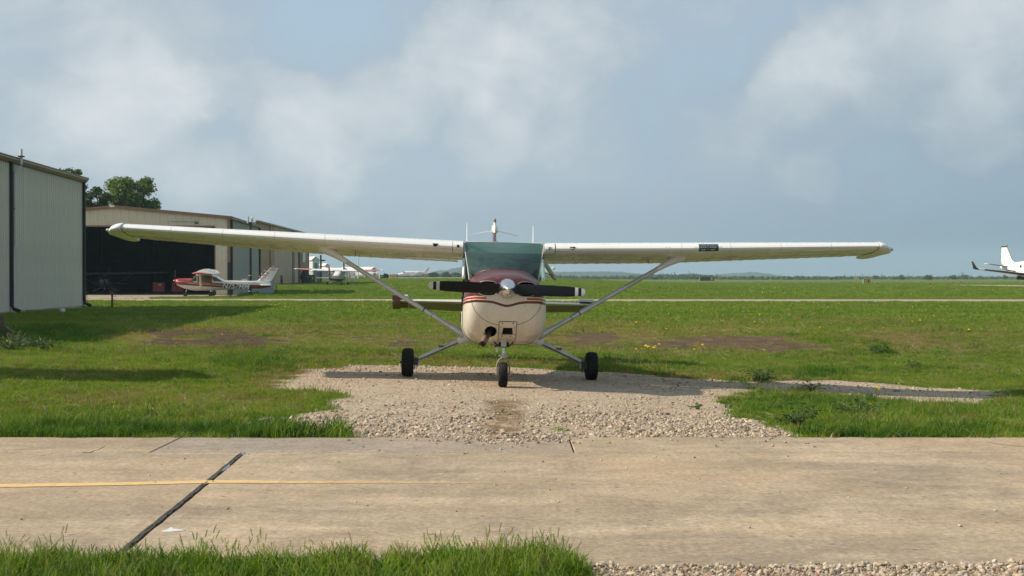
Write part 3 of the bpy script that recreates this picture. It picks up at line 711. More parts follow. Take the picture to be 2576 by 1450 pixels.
BLACKHOLE = pm('engine_bay_black', (.012, .012, .012), .8, var=.2)
RUBSEAL = pm('dark_seam', (.05, .045, .04), .8, var=.2)
CABIN = pm('cabin_trim', (.42, .41, .37), .8, var=.15, vs=4)
SEAT = pm('seat_cloth', (.13, .12, .11), .9, var=.2, vs=5)

def glass(name, tint, rough=.04, body=.1, bodyc=(.10, .16, .15), cap=1., streak=0.):
    """tinted acrylic: mirrors the sky by angle, lets tinted light through, a little haze of its own"""
    m, t = newmat(name); t.N.remove(t.b)
    o = t.n('ShaderNodeTexCoord').outputs['Object']
    tr = t.n('ShaderNodeBsdfTransparent'); tr.inputs[0].default_value = tint+(1,)
    df = t.n('ShaderNodeBsdfDiffuse'); t.set(df.inputs[0], bodyc)
    gl = t.n('ShaderNodeBsdfGlossy'); gl.inputs['Roughness'].default_value = rough; gl.inputs[0].default_value = (.95, 1, .98, 1)
    ge = t.n('ShaderNodeNewGeometry'); q = t.math('SUBTRACT', 1., t.math('ABSOLUTE', t.vmath('DOT_PRODUCT', ge.outputs['Normal'], ge.outputs['Incoming'])), clamp=True)
    fr = t.math('MINIMUM', t.math('MULTIPLY_ADD', t.math('POWER', q, 5.), .95, .045), cap)
    m1 = t.n('ShaderNodeMixShader'); X_, Y_, Z_ = t.sep(o); sm = t.noise(t.comb(t.math('MULTIPLY_ADD', Z_, 3., t.math('MULTIPLY', X_, 2.)), t.math('MULTIPLY_ADD', Z_, 16., t.math('MULTIPLY', X_, 5.)), 0), 1, 6, .7, .8); t.set(m1.inputs[0], t.math('ADD', t.mr(t.noise(o, 5, 4, .6, 1.5), .3, .75, body*.6, body*1.3), t.mr(sm, .5, .75, 0, streak))); t.L.new(tr.outputs[0], m1.inputs[1]); t.L.new(df.outputs[0], m1.inputs[2])
    m2 = t.n('ShaderNodeMixShader'); t.set(m2.inputs[0], fr); t.L.new(m1.outputs[0], m2.inputs[1]); t.L.new(gl.outputs[0], m2.inputs[2])
    t.L.new(m2.outputs[0], t.out.inputs[0])
    return m
WSGLASS = glass('green_windshield', (.30, .52, .47), .05, .30, (.085, .165, .165), 1., .28)
SIDEGLASS = glass('side_window_glass', (.78, .90, .86), .05, .05, (.2, .28, .26), .16)
DGLASS = pm('dark_window_glass', (.03, .045, .045), .06, var=.2, coat=.5, spec=.7)
LENS = pm('lamp_lens', (.55, .56, .55), .15, .6, var=.2, vs=30)
REDLENS = pm('red_lens', (.35, .02, .015), .2, var=.1)

# ------------------------------------------------------------------ the aeroplane in the middle
def cowl_paint():
    m, t = newmat('cowling_paint'); o = t.n('ShaderNodeTexCoord').outputs['Object']; x, y, z = t.sep(o)
    ax = t.math('ABSOLUTE', x)
    g = t.math('DIVIDE', ax, .135); dip = t.math('MULTIPLY', t.math('EXPONENT', t.math('MULTIPLY', t.math('MULTIPLY', g, g), -1.)), -.050)
    side = t.mr(ax, .40, .54, 0, -.028); aft = t.mr(y, .35, 1.6, 0, -.05)
    h = t.math('SUBTRACT', z, t.math('ADD', dip, t.math('ADD', side, aft)))
    wh, mr_, rd = (.66, .625, .555), (.095, .016, .022), (.42, .026, .018)
    f = t.mr(h, 1.05, 1.25)
    k = lambda w: (w-1.05)/.2
    side_c = t.ramp(f, ((0, wh), (k(1.100), mr_), (k(1.131), wh), (k(1.143), rd), (k(1.168), wh), (k(1.179), mr_)), 'CONSTANT')
    mid_c = t.ramp(f, ((0, wh), (k(1.100), mr_), (k(1.131), wh), (k(1.235), mr_)), 'CONSTANT')
    inner = t.math('MULTIPLY', t.math('LESS_THAN', ax, .25), t.math('LESS_THAN', y, .5))
    c = t.mix(inner, side_c, mid_c)
    aftw = t.math('MULTIPLY', t.math('MULTIPLY', t.math('GREATER_THAN', ax, .47), t.math('GREATER_THAN', z, 1.215)), t.math('LESS_THAN', z, t.math('ADD', t.mr(y, .55, 1.3, 1.215, 1.34), 0)))
    c = t.mix(aftw, c, wh)
    # oil and bug specks, grime below, faded lacquer above
    vo = t.n('ShaderNodeTexVoronoi'); vo.inputs['Scale'].default_value = 30; t.L.new(o, vo.inputs['Vector'])
    sp = t.math('MULTIPLY', t.mr(vo.outputs['Distance'], .10, .18, 1, 0), t.mr(t.sep(vo.outputs['Color'])[0], .55, .6))
    c = t.mix(t.math('MULTIPLY', sp, t.mr(z, 1.45, 1.2, .1, .8)), c, (.14, .10, .06))
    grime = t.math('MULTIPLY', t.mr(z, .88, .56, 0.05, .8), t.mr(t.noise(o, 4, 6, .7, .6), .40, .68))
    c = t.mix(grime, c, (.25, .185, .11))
    c = t.mix(t.math('MULTIPLY', t.mr(t.noise(o, 3, 7, .7, .8), .50, .72), t.mr(z, 1.36, 1.42, .12, .45)), c, (.20, .12, .11))
    streak = t.noise(t.comb(t.math('MULTIPLY', x, 22), y, t.math('MULTIPLY', z, 1.6)), 1, 4, .6)
    c = t.mix(t.math('MULTIPLY', t.mr(streak, .5, .75, 0, .35), t.mr(z, 1.1, .7, 0, 1)), c, (.36, .30, .20))
    t.set(t.b.inputs['Base Color'], c); t.set(t.b.inputs['Roughness'], t.mr(t.noise(o, 6, 4), .3, .7, .26, .46)); t.b.inputs['Coat Weight'].default_value = .25
    bn = t.n('ShaderNodeBump'); bn.inputs['Strength'].default_value = .08; bn.inputs['Distance'].default_value = .01
    t.L.new(t.noise(o, 7, 3), bn.inputs['Height']); t.L.new(bn.outputs[0], t.b.inputs['Normal'])
    return m
COWL = cowl_paint()
COWL_SEC = [(.05, .24, 1.365, 1.165, 1.275, 2.2, 2.2), (.062, .31, 1.40, 1.08, 1.27, 2.2, 2.2), (.10, .39, 1.43, .985, 1.22, 2.3, 2.3), (.17, .445, 1.452, .885, 1.16, 2.4, 2.5), (.28, .482, 1.468, .78, 1.08, 2.5, 2.9),
            (.44, .508, 1.482, .68, 1.02, 2.6, 3.3), (.65, .526, 1.497, .605, .98, 2.7, 3.7), (.9, .536, 1.511, .555, .96, 2.8, 3.9), (1.15, .542, 1.525, .535, .95, 2.9, 3.9)]
HERO = None
def build_hero():
    root = thing('light_aeroplane', 'white high-wing aeroplane with maroon nose, two-bladed black propeller, nose-on on the gravel', 'aeroplane', (-.088, 17.6, 0), (0, R(1.35), R(2.15)))
    # --- cowling with real openings
    def solid(b):
        me = bpy.data.meshes.new('tmp'); me.from_pydata(b.v, [], b.f)
        for m_ in b.mats: me.materials.append(m_)
        me.polygons.foreach_set('material_index', b.m)
        bm = bmesh.new(); bm.from_mesh(me); bmesh.ops.recalc_face_normals(bm, faces=bm.faces); bm.to_mesh(me); bm.free()
        o = bpy.data.objects.new('tmp', me); COL.objects.link(o); return o
    base = solid(MB().mat(COWL).loft([superring(*s, n=64) for s in COWL_SEC]))
    tree = BVHTree.FromPolygons([v.co[:] for v in base.data.vertices], [p.vertices[:] for p in base.data.polygons])
    def surf(u, w, off=0.):
        h = tree.ray_cast(Vector((u, -1, w)), Vector((0, 1, 0)))
        return (h[0]-Vector((0, off, 0))) if h[0] else Vector((u, .6, w))
    holes = []
    def inlet(sg):
        pts = []
        for k in range(28):                                   # a rounded D, flat towards the spinner
            a = 2*PI*k/28; c, s = math.cos(a), math.sin(a)
            pts.append((.245+.122*math.copysign(abs(c)**(.55 if c < 0 else .85), c), 1.277+.088*math.copysign(abs(s)**.75, s)))
        return [(sg*u, w) for u, w in pts]
    for sg in (-1, 1): holes.append((inlet(sg), .42))
    holes.append(([(-.185+.072*math.cos(2*PI*k/20)*(1.05), .735+.060*math.sin(2*PI*k/20)*(1.1 if k < 10 else 1.3)) for k in range(20)], .95))
    holes.append(([(-.030, .785), (.085, .785), (.095, .70), (-.042, .70)], .62))
    for poly, dep in holes:
        c = solid(MB().mat(BLACKHOLE).prism(poly, 'y', -.3, dep))
        md = base.modifiers.new('cut', 'BOOLEAN'); md.object = c; md.operation = 'DIFFERENCE'; md.solver = 'EXACT'; md.material_mode = 'TRANSFER'
    dg = bpy.context.evaluated_depsgraph_get(); dg.update()
    me = bpy.data.meshes.new_from_object(base.evaluated_get(dg)); me.name = 'cowling'
    for o in [o for o in list(COL.objects) if o.name.startswith('tmp')]: bpy.data.objects.remove(o)
    me.polygons.foreach_set('use_smooth', [True]*len(me.polygons)); me.set_sharp_from_angle(angle=R(32))
    cowl = bpy.data.objects.new('cowling', me); COL.objects.link(cowl); cowl.parent = root
    # inlet lips, cylinder fins behind the inlets
    for sg in (-1, 1):
        b = MB().mat(pm('inlet_lip', (.34, .31, .28), .4, var=.2) if sg < 0 else MATS['inlet_lip'])
        p = inlet(sg); P = [surf(u*1.0, w, .003) for u, w in [(sg*.245+(u-sg*.245)*1.03, 1.277+(w-1.277)*1.04) for u, w in p]]
        b.tube(P+[P[0]], .006, 6); b.build('inlet_lip', None, cowl)
        b = MB().mat(STEEL)
        for k in range(5): b.box((sg*.25, .36, 1.21+k*.016), (.17, .10, .006))
        b.mat(DARKM).box((sg*.25, .39, 1.28), (.12, .05, .12)); tag(b.build('cylinder_fins', None, cowl, smooth=0), kind='stuff')
    # seams of the nose bowl and top deck
    b = MB().mat(RUBSEAL)
    seam = [surf(.437*math.sin(a)*1.0, 1.14-.330*math.cos(a)**1.0, .0015) for a in np.linspace(-PI*.5, PI*.5, 40)]
    b.tube(seam, .0028, 5)
    b.tube([surf(u, 1.452-.30*u*u, .002) for u in np.linspace(-.30, .30, 24)], .0025, 5)
    for sg in (-1, 1):
        rg = superring(*COWL_SEC[7], n=64)
    tag(b.build('panel_seam', None, cowl), kind='stuff')
    # rivet lines
    b = MB().mat(RUBSEAL)
    for w in np.arange(.60, .86, .028):
        for u in (-.088, .142): b.box(surf(u, float(w), .002), (.006, .004, .006))
    tag(b.build('rivets', None, cowl, smooth=0), kind='stuff')
    # air filter panel with its dark mouth
    b = MB().mat(COWL)
    def patch(b, poly, off, th=.012):
        P0 = [surf(u, w, off) for u, w in poly]; P1 = [p+Vector((0, th+.01, 0)) for p in P0]; b.loft([P0, P1])
    U0, U1, W0, W1 = -.080, .132, .575, .862
    for (a, c_, e, f) in ((U0, U1, .792, W1), (U0, -.040, .70, .785), (.096, U1, .70, .785), (U0, U1, .575, .695)):
        n = 5
        for i in range(n):
            w0, w1 = e+(f-e)*i/n, e+(f-e)*(i+1)/n
            b.loft([[surf(a, w0, .012), surf(c_, w0, .012), surf(c_, w1, .012), surf(a, w1, .012)], [surf(a, w0, -.01), surf(c_, w0, -.01), surf(c_, w1, -.01), surf(a, w1, -.01)]])
    b.build('filter_panel', None, root, smooth=20)
    b = MB().mat(RUBSEAL)
    for u in (U0-.003, U1+.003): b.tube([surf(u, w, .010) for w in np.linspace(W0, W1, 12)], .003, 5)
    b.tube([surf(u, W1+.003, .010) for u in np.linspace(U0, U1, 6)], .003, 5)
    for u, w in ((-.045, .845), (.092, .845), (-.04, .675), (.07, .672), (.015, .655), (-.05, .63), (-.02, .628), (.02, .63), (.06, .63)):
        b.lathe([(.0001, -.003), (.009 if w > .66 else .005, -.003), (.009 if w > .66 else .005, .008)], surf(u, w, .014), 'y', 10)
    tag(b.build('filter_panel_fasteners', None, root), kind='stuff')
    b = MB().mat(DARKM)
    for k in range(9): b.box((-.035+k*.0145, surf(0, .74).y+.05, .742), (.004, .02, .10))
    tag(b.build('intake_screen', None, root, smooth=0), kind='stuff')
    # exhaust stack
    b = MB().mat(EXH); ax = [Vector((-.165, .82, .80)), Vector((-.195, .60, .735)), Vector((-.245, .40, .645)), Vector((-.283, .24, .578))]
    b.tube(ax, .042, 18); b.mat(BLACKHOLE); d = (ax[3]-ax[2]).normalized(); b.tube([ax[3]+d*.0005, ax[3]+d*.002], .036, 18); b.build('exhaust_pipe', None, root)
    # spinner and propeller
    prof = [(.0005, -.262), (.010, -.255), (.034, -.225), (.062, -.178), (.090, -.118), (.111, -.058), (.123, 0.0), (.127, .03), (.127, .05), (.11, .055)]
    b = MB().mat(CHROME).lathe(prof, (0, 0, 1.277), 'y', 48)
    sp = b.build('spinner', None, root, smooth=40)
    b = MB().mat(DARKM)
    for k in range(8):
        a = 2*PI*(k+.5)/8; b.box((.122*math.cos(a), .002, 1.277+.122*math.sin(a)), (.009, .012, .009))
    tag(b.build('screw', None, sp, smooth=0), kind='stuff')
    tilt = R(-1.25)
    for sg in (-1, 1):
        st = [(.06, .13, .050, 38), (.12, .138, .040, 35), (.20, .146, .030, 31), (.35, .150, .021, 26), (.55, .148, .015, 22), (.75, .134, .011, 18), (.86, .112, .009, 16), (.93, .092, .007, 15), (.955, .078, .006, 15), (.966, .045, .004, 15)]
        def brings(r0, r1):
            out = []
            rs = [r0] + [s[0] for s in st if r0 < s[0] < r1] + [r1]
            for r in rs:
                for a, c_ in zip(st, st[1:]):
                    if a[0] <= r <= c_[0]: break
                k = (r-a[0])/(c_[0]-a[0]); q = [a[i]+(c_[i]-a[i])*k for i in range(4)]
                ring = []
                for e in range(16):
                    th = 2*PI*e/16; cc = math.cos(th)*q[1]/2; tt = math.sin(th)*q[2]/2
                    p = R(q[3]); zz = (cc*math.cos(p)+tt*math.sin(p))*sg; yy = cc*math.sin(p)-tt*math.cos(p)
                    x = sg*r; z = zz - sg*0
                    ring.append((x*math.cos(tilt)-z*math.sin(tilt), yy*.8-.04, 1.277+x*math.sin(tilt)+z*math.cos(tilt)))
                out.append(ring)
            return out
        b = MB()
        for r0, r1, m_ in ((.06, .838, BLACKP), (.838, .878, TIPW), (.878, .917, BLACKP), (.917, .966, TIPW)): b.mat(m_).loft(brings(r0, r1), r0 == .06, r1 == .966)
        b.build('propeller_blade', None, root, smooth=50)
    # --- cabin tub, boot deck, tail cone
    sill = 1.425
    def lower(v, hw, top, bot, wm, nt, nb, n=64):
        r = superring(v, hw, top, bot, wm, nt, nb, n)
        q = [p for p in r if p[2] <= sill+1e-6]
        L = sorted([p for p in q if p[0] < 0 and p[2] > wm], key=lambda p: -p[2]); 
        pts = sorted(q, key=lambda p: math.atan2(p[0], -(p[2]-wm)))
        return pts
    secs = [(1.15, .548, 1.9, .53, .95, 9, 3.9), (1.5, .558, 1.9, .515, .95, 9, 3.9), (1.9, .562, 1.9, .505, .95, 9, 3.9), (2.4, .562, 1.9, .51, .95, 9, 3.8), (3.05, .545, 1.9, .55, .98, 9, 3.4)]
    b = MB().mat(COWL); rings = [lower(*s) for s in secs]; nmin = min(len(r) for r in rings)
    b.loft([r if len(r) == nmin else r[(len(r)-nmin)//2:(len(r)-nmin)//2+nmin] for r in rings], closed=False)
    b.mat(CABIN).loft([[(x*.985, v, max(w, bo+.02)) for x, v, w in r] for r, bo in zip([r[(len(r)-nmin)//2:(len(r)-nmin)//2+nmin] for r in rings], [.55]*5)], closed=False)
    fus = b.build('fuselage', None, root, smooth=40)
    b = MB().mat(COWL)
    tail = [(3.05, .545, 1.86, .55, 1.15, 3.4, 2.8), (3.5, .49, 1.72, .60, 1.12, 2.8, 2.6), (4.1, .40, 1.52, .67, 1.08, 2.4, 2.4), (5.0, .29, 1.36, .75, 1.05, 2.2, 2.3), (6.2, .17, 1.22, .85, 1.03, 2.2, 2.2), (7.4, .06, 1.10, .93, 1.02, 2.2, 2.2)]
    b.loft([superring(*s) for s in tail]); b.build('tail_cone', None, fus, smooth=50)
    # boot deck between cowling and windshield foot; windshield
    top = [p for p in superring(*COWL_SEC[-1], n=128) if p[2] >= sill-.06]; top.sort(key=lambda p: p[0])
    def foot(p): k = abs(p[0])/.54; return (p[0]*1.015, 1.165+.36*k**2.2, p[2]+.004)
    b = MB().mat(COWL).loft([top, [foot(p) for p in top]], closed=False); b.build('boot_deck', None, fus)
    L = [Vector(foot(p)) for p in top]; n = len(L); U = []; NS = 10
    us = np.linspace(-.5465, .5465, n)
    for u in us: U.append(Vector((u, 1.735+.03*(abs(u)/.54)**4, 1.892-.004*(u/.54)**2)))
    rings = []
    for s in range(NS+1):
        k = s/NS; ring = []
        for a, c_ in zip(L, U):
            q = abs(a.x)/.54; p = a.lerp(c_, k); bulge = .045*math.sin(PI*k)*(1-q**3)
            p += Vector((0, -bulge*.9, bulge*.45)); ring.append(p)
        rings.append(ring)
    ws = MB().mat(WSGLASS).loft(rings, closed=False).build('windshield', None, root, smooth=80)
    b = MB().mat(pm('weathered_trim', (.42, .44, .42), .5, var=.2))
    b.tube(rings[-1], .009, 6); b.tube([r[0] for r in rings], .008, 6); b.tube([r[-1] for r in rings], .008, 6)
    b.mat(MAROON).tube(L, .007, 6); b.build('windshield_frame', None, ws)
    # instrument panel, seats, rear wall, compass
    b = MB().mat(DARKM).box((0, 1.50, 1.30), (.96, .10, .26)); b.box((0, 1.42, 1.436), (.86, .26, .018)); b.build('instrument_panel', None, fus, smooth=0)
    for sg in (-1, 1):
        b = MB().mat(SEAT)
        b.loft([superring(2.30+.10*k, .215-.05*max(0, k-.7), .0, .0, 0) for k in ()] or [[(sg*.27+x*.22, 2.28+.16*h+y*.05, .85+h*.72) for x, y in ((-1, -1), (-.8, -1.4), (.8, -1.4), (1, -1), (1, 1), (-1, 1))] for h in (0, .3, .7, .95, 1.0)])
        b.box((sg*.27, 2.46, 1.64), (.25, .08, .15)); b.box((sg*.27, 2.12, .86), (.44, .46, .14)); b.build('seat', None, fus, smooth=40)
        b = MB().mat(DARKM); b.tube([(sg*.27, 1.52, 1.33), (sg*.27, 1.66, 1.34)], .012, 8); b.tube([(sg*.27-.13, 1.66, 1.42), (sg*.27-.14, 1.66, 1.36), (sg*.27, 1.665, 1.335), (sg*.27+.14, 1.66, 1.36), (sg*.27+.13, 1.66, 1.42)], .012, 8); b.build('control_yoke', None, fus)
    b = MB().mat(DARKM).lathe([(.001, -.03), (.026, -.028), (.034, 0), (.03, .028), (.001, .03)], (-.03, 1.50, 1.545), 'y', 16); b.tube([(-.03, 1.5, 1.47), (-.03, 1.5, 1.53)], .006, 6); b.build('compass', None, fus)
    b = MB().mat(CABIN).box((0, 3.0, 1.3), (1.04, .03, 1.0)); b.build('rear_bulkhead', None, fus, smooth=0)
    # cabin sides: posts and windows
    for sg in (-1, 1):
        b = MB().mat(WINGW)
        b.tube([(sg*.538, 1.56, 1.40), (sg*.536, 1.78, 1.66), (sg*.534, 1.83, 1.89)], .022, 8)
        b.box((sg*.536, 2.62, 1.65), (.03, .10, .50)); b.box((sg*.536, 2.3, 1.41), (.034, 1.5, .05)); b.box((sg*.535, 2.4, 1.868), (.04, 1.3, .06)); b.box((sg*.530, 3.03, 1.65), (.05, .06, .48))
        b.build('door_post', None, fus, smooth=40)
        if sg < 0:
            b = MB().mat(SIDEGLASS).box((sg*.538, 2.22, 1.64), (.006, .68, .40)); b.build('door_window', None, fus, smooth=0)
        b = MB().mat(SIDEGLASS).box((sg*.537, 2.84, 1.64), (.006, .32, .40)); b.build('rear_side_window', None, fus, smooth=0)
    # the pilot's window, propped open at the bottom
    hinge = Vector((.565, 0, 1.845)); op = R(34); ow = thing('open_side_window', None, None); ow.parent = root; ow['label'] = 'side window hinged open outwards below the wing'
    Mh = Matrix.Translation((.566, 2.20, 1.665)) @ Matrix.Rotation(-op, 4, 'Y')
    def wp(y, s, o=0): return Mh @ Vector((o, y, -s))
    b = MB().mat(STRUTP); corner = [wp(-.34, 0), wp(.30, 0), wp(.30, .27), wp(.24, .31), wp(-.25, .31), wp(-.34, .20)]
    b.tube(corner+[corner[0]], .013, 6); b.build('window_frame', None, ow)
    MB().mat(WSGLASS).loft([[Mh @ Vector((.003, y, -s)) for y, s in ((-.34, 0), (.30, 0), (.30, .27), (.24, .31), (-.25, .31), (-.34, .20))], [Mh @ Vector((-.003, y, -s)) for y, s in ((-.34, 0), (.30, 0), (.30, .27), (.24, .31), (-.25, .31), (-.34, .20))]]).build('pane', None, ow, smooth=0)
    b = MB().mat(DARKM).tube([(.56, 2.1, 1.50), wp(-.1, .25)], .006, 6); b.build('stay', None, ow)
    b = MB().mat(DARKM).box((.563, 2.2, 1.65), (.02, .66, .035)); b.build('hinge', None, ow, smooth=0)
    # dark bar imitates the door handle's shadow gap; vent and step, right-hand side
    b = MB().mat(DARKM); b.box((-.566, 1.9, 1.21), (.02, .20, .022)); b.box((-.552, .96, 1.09), (.02, .12, .14)); b.box((-.567, 2.3, .84), (.012, .05, .10)); tag(b.build('side_gap_vent_step', None, fus, smooth=0), kind='stuff')
    # --- wings
    WS = [(.55, 1.65, 1.822, 1.63, .125, 6.4), (2.55, 1.655, 1.876, 1.63, .125, 6.2), (5.17, 1.79, 1.972, 1.14, .12, 6.0)]
    roof = MB().mat(WINGW).loft([wing_ring(u, 1.65, 1.822, 1.63, .125, 6.4, c0=.07, c1=1., n=12) for u in (-.55, 0, .55)]).build('cabin_roof', None, root, smooth=40)
    for sg in (-1, 1):
        def stn(u): s = lerp_station(WS, u); return (sg*s[0],)+s[1:]
        b = MB().mat(WINGW)
        us_ = [.552, .70] + list(np.linspace(.71, 2.55, 9)) + list(np.linspace(2.9, 5.17, 9))
        wing_mesh(b, [stn(float(u)) for u in us_], c1=.745, n=15)
        wg = b.build('wing', None, root, smooth=35)
        # flap and aileron with pressed ribs
        for nm, a, c_, dr in (('flap', .62, 2.53, 2.), ('aileron', 2.575, 5.0, 1.0)):
            b = MB().mat(WINGW); rings = []; nn = int((c_-a)/.052)
            for i in range(nn+1):
                u = a+(c_-a)*i/nn; s = stn(u); r = wing_ring(*s, c0=.755, c1=1.0, n=5)
                hx = s[1]+.755*s[3]; hz = s[2]-.755*s[3]*math.sin(R(s[5])); d = R(dr); dz = .0025 if i % 3 == 0 else -.0025
                r2 = []
                for (x, y, z) in r:
                    yy, zz = y-hx, z-hz; th = .004 if zz > -math.tan(R(s[5]))*yy else -.004
                    r2.append((x, hx+yy*math.cos(d)+zz*math.sin(d), hz-yy*math.sin(d)+zz*math.cos(d)+dz*(1 if th > 0 else -1)*.8))
                rings.append(r2)
            b.loft(rings); b.build(nm, None, root, smooth=20)
        # filler behind the aileron out to the tip
        b = MB().mat(WINGW).loft([wing_ring(*stn(u), c0=.75, c1=1., n=5) for u in (5.01, 5.218)]); b.build('wing_tip_trailing_edge', None, wg, smooth=30)
        # tip fairing: swollen and drooped
        s0 = stn(5.17); b = MB().mat(WINGW); rings = []
        for k, (du, sc, dz) in enumerate(((0, 1.01, 0), (.015, 1.035, -.002), (.055, 1.04, -.006), (.11, .98, -.012), (.155, .86, -.02), (.185, .68, -.030), (.203, .42, -.040), (.21, .12, -.045))):
            ring = []; mx, mz = s0[1]+.45*s0[3], s0[2]-.45*s0[3]*math.sin(R(6))+.004
            for (x, y, z) in wing_ring(*s0, n=15):
                c_ = (y-s0[1])/s0[3]; lo = z < s0[2]-c_*s0[3]*math.sin(R(6))
                droop = -.030*max(0, c_-.45)*2.0*(1-abs(du-.07)/.25) if lo else -.02*max(0, c_-.5)
                ks = sc if sc > .9 else (.55+.45*sc)
                ring.append((x+sg*du, mx+(y-mx)*ks, mz+(z-mz)*sc*1.08+dz+droop))
            rings.append(ring)
        tip = b.loft(rings).build('wing_tip', None, wg, smooth=60)
        b = MB().mat(RUBSEAL); r = wing_ring(*stn(5.175), n=15); mz = s0[2]; b.tube([(x, y+(y-2.3)*.03, z+(z-1.93)*.06) for x, y, z in r[5:-5]], .0035, 5); b.build('tip_seam', None, wg)
        b = MB().mat(LENS).lathe([(.001, 0), (.022, .004), (.027, .03), (.018, .052), (.001, .06)], (s0[0]+sg*.175, s0[1]+.12, s0[2]-.038), 'x', 14)
        if sg < 0: b = MB().mat(LENS).lathe([(.001, 0), (.022, -.004), (.027, -.03), (.018, -.052), (.001, -.06)], (s0[0]+sg*.175, s0[1]+.12, s0[2]-.038), 'x', 14)
        b.build('navigation_light', None, wg)
        # root cuff, vents, seams on the leading edge
        def le(u, a, off=.003):                        # point on the nose of the section: a in degrees up from straight ahead
            s = stn(u); ring = wing_ring(*s, n=41); best = None
            c0 = Vector((s[0], s[1]+.10*s[3], s[2]-.008)); d = Vector((0, -math.cos(R(a)), math.sin(R(a))))
            for p, q in zip(ring, ring[1:]):
                p_, q_ = Vector(p)-c0, Vector(q)-c0; n1 = p_.y*d.z-p_.z*d.y; n2 = q_.y*d.z-q_.z*d.y
                if n1*n2 <= 0 and p_.dot(d) > 0 and p_.y+q_.y < 0:
                    return c0 + p_.lerp(q_, n1/(n1-n2) if n1 != n2 else 0) + d*off
            return c0 + d*.15
        b = MB().mat(WINGW); b.loft([[le(u, a, o) for a in range(-56, 75, 8)] + [le(u, a, -.01) for a in range(74, -57, -10)] for u, o in ((.553, .0), (.556, .004), (.690, .004), (.693, .0))])
        b.build('root_cuff', None, wg, smooth=40)
        b = MB().mat(RUBSEAL)
        b.tube([le(.697, a, .0) for a in range(-60, 80, 6)], .003, 5)
        for u in (2.42, 3.1, 3.8, 4.5): b.tube([le(u, a, -.0008) for a in range(-58, 80, 6)], .0014, 4)
        for uu in np.arange(.85, 5.1, .145): b.box(le(float(uu), 72, .001), (.006, .006, .004))
        for uu, aa in ((.66, 40), (.60, 40), (.66, -45), (1.05, -25), (2.2, 8), (2.25, 8), (2.225, -12)): b.box(le(uu, aa, .001), (.007, .004, .007))
        tag(b.build('wing_seam', None, wg), kind='stuff')
        b = MB().mat(BLACKHOLE); P = [le(.622+.019*math.cos(t_), 4+7.5*math.sin(t_), .0065) for t_ in np.linspace(0, 2*PI, 16)[:-1]]; b.loft([P, [p+Vector((0, .01, 0)) for p in P]])
        P = [le(.93+x, 6+a_, .004) for x, a_ in ((-.036, 6), (.036, 6), (.034, 1), (.024, -6), (.008, -10), (-.008, -10), (-.024, -6), (-.034, 1))]; b.loft([P, [p+Vector((0, .01, 0)) for p in P]])
        tag(b.build('air_vent', None, wg, smooth=0), kind='stuff')
        # chordwise seams and access plates under the wing
        b = MB().mat(RUBSEAL)
        def under(u, c_, off=.0015):
            s = stn(u); r = airfoil(s[3], s[4], n=31); lo = r[30:]
            for p, q in zip(lo, lo[1:]):
                if p[0] <= c_*s[3] <= q[0]:
                    z = p[1]+(q[1]-p[1])*(c_*s[3]-p[0])/(q[0]-p[0]+1e-9); sn, cs = math.sin(R(s[5])), math.cos(R(s[5])); y = c_*s[3]
                    return Vector((s[0], s[1]+y*cs+z*sn, s[2]+z*cs-y*sn-off))
        for u in (1.1, 1.62, 2.1, 2.9, 3.5, 4.1, 4.7): b.tube([under(u, c_, 0) for c_ in np.linspace(.08, .73, 8)], .0022, 4)
        b.tube([under(float(u), .45, 0) for u in np.linspace(.72, 5.1, 30)], .0016, 4)
        for u in (1.3, 2.0, 3.2): 
            for c_ in (.30, .60): b.tube([under(u+.075*math.cos(t_), c_+.045*math.sin(t_), 0) for t_ in np.linspace(0, 2*PI, 18)], .0018, 4)
        for u in np.arange(.75, 5.1, .16): b.box(under(float(u), .742, .003), (.010, .012, .006))
        tag(b.build('underside_seam', None, wg), kind='stuff')
        b = MB().mat(DARKM); b.tube([under(2.05, .42), under(2.05, .42)+Vector((0, -.01, -.05)), under(2.05, .42)+Vector((sg*.012, -.015, -.06))], .005, 6); b.build('tie_down_ring', None, wg)
        # strut with fairings at both ends
        A = under(2.42, .30); A.z -= .005; B = Vector((sg*.595, 1.98, .665)); d = (B-A).normalized(); A2 = A+d*.30
        b = MB().mat(STRUTP); b.tube([A2, B], [.056, .056], 20, .56, (0, 0, 1)); st_ = b.build('wing_strut', None, root, smooth=60)
        b = MB().mat(WINGW); rings = []
        for k, (q, r_, fl) in enumerate(((-.10, .09, 1.6), (0.02, .068, 1.8), (.12, .050, 1.9), (.22, .040, 1.9), (.315, .0355, 1.9), (.32, .032, 1.9))):
            a_ = d.cross(Vector((0, 0, 1))).normalized(); e_ = d.cross(a_); c_ = A+d*q
            rings.append([c_ + a_*math.cos(2*PI*j/20)*r_*fl*.85 + e_*math.sin(2*PI*j/20)*r_ for j in range(20)])
        b.loft(rings); b.build('strut_fairing', None, st_, smooth=60)
        b = MB().mat(STRUTP); rings = []
        for q, r_ in ((-.13, .040), (-.02, .046), (.04, .055), (.10, .06)): 
            c_ = B+d*q; rings.append([c_ + a_*math.cos(2*PI*j/16)*r_*1.8 + e_*math.sin(2*PI*j/16)*r_*1.0 for j in range(16)])
        b.loft(rings); b.build('strut_cuff', None, st_, smooth=40)
        b = MB().mat(RUBSEAL); c_ = A+d*((B-A).length*.735); b.tube([c_, c_+d*.016], .0585, 20, .56); c_ = A+d*((B-A).length*.80); b.tube([c_, c_+d*.006], .058, 20, .56); b.tube([A+d*((B-A).length*.735)+Vector((0, -.01, .036)), A+d*((B-A).length*.80)+Vector((0, -.01, .034))], .006, 5); b.build('strut_band', None, st_)
        # main gear leg, brake, wheel
        H = Vector((sg*1.185, 2.36, .232)); L0 = Vector((sg*.44, 2.30, .575))
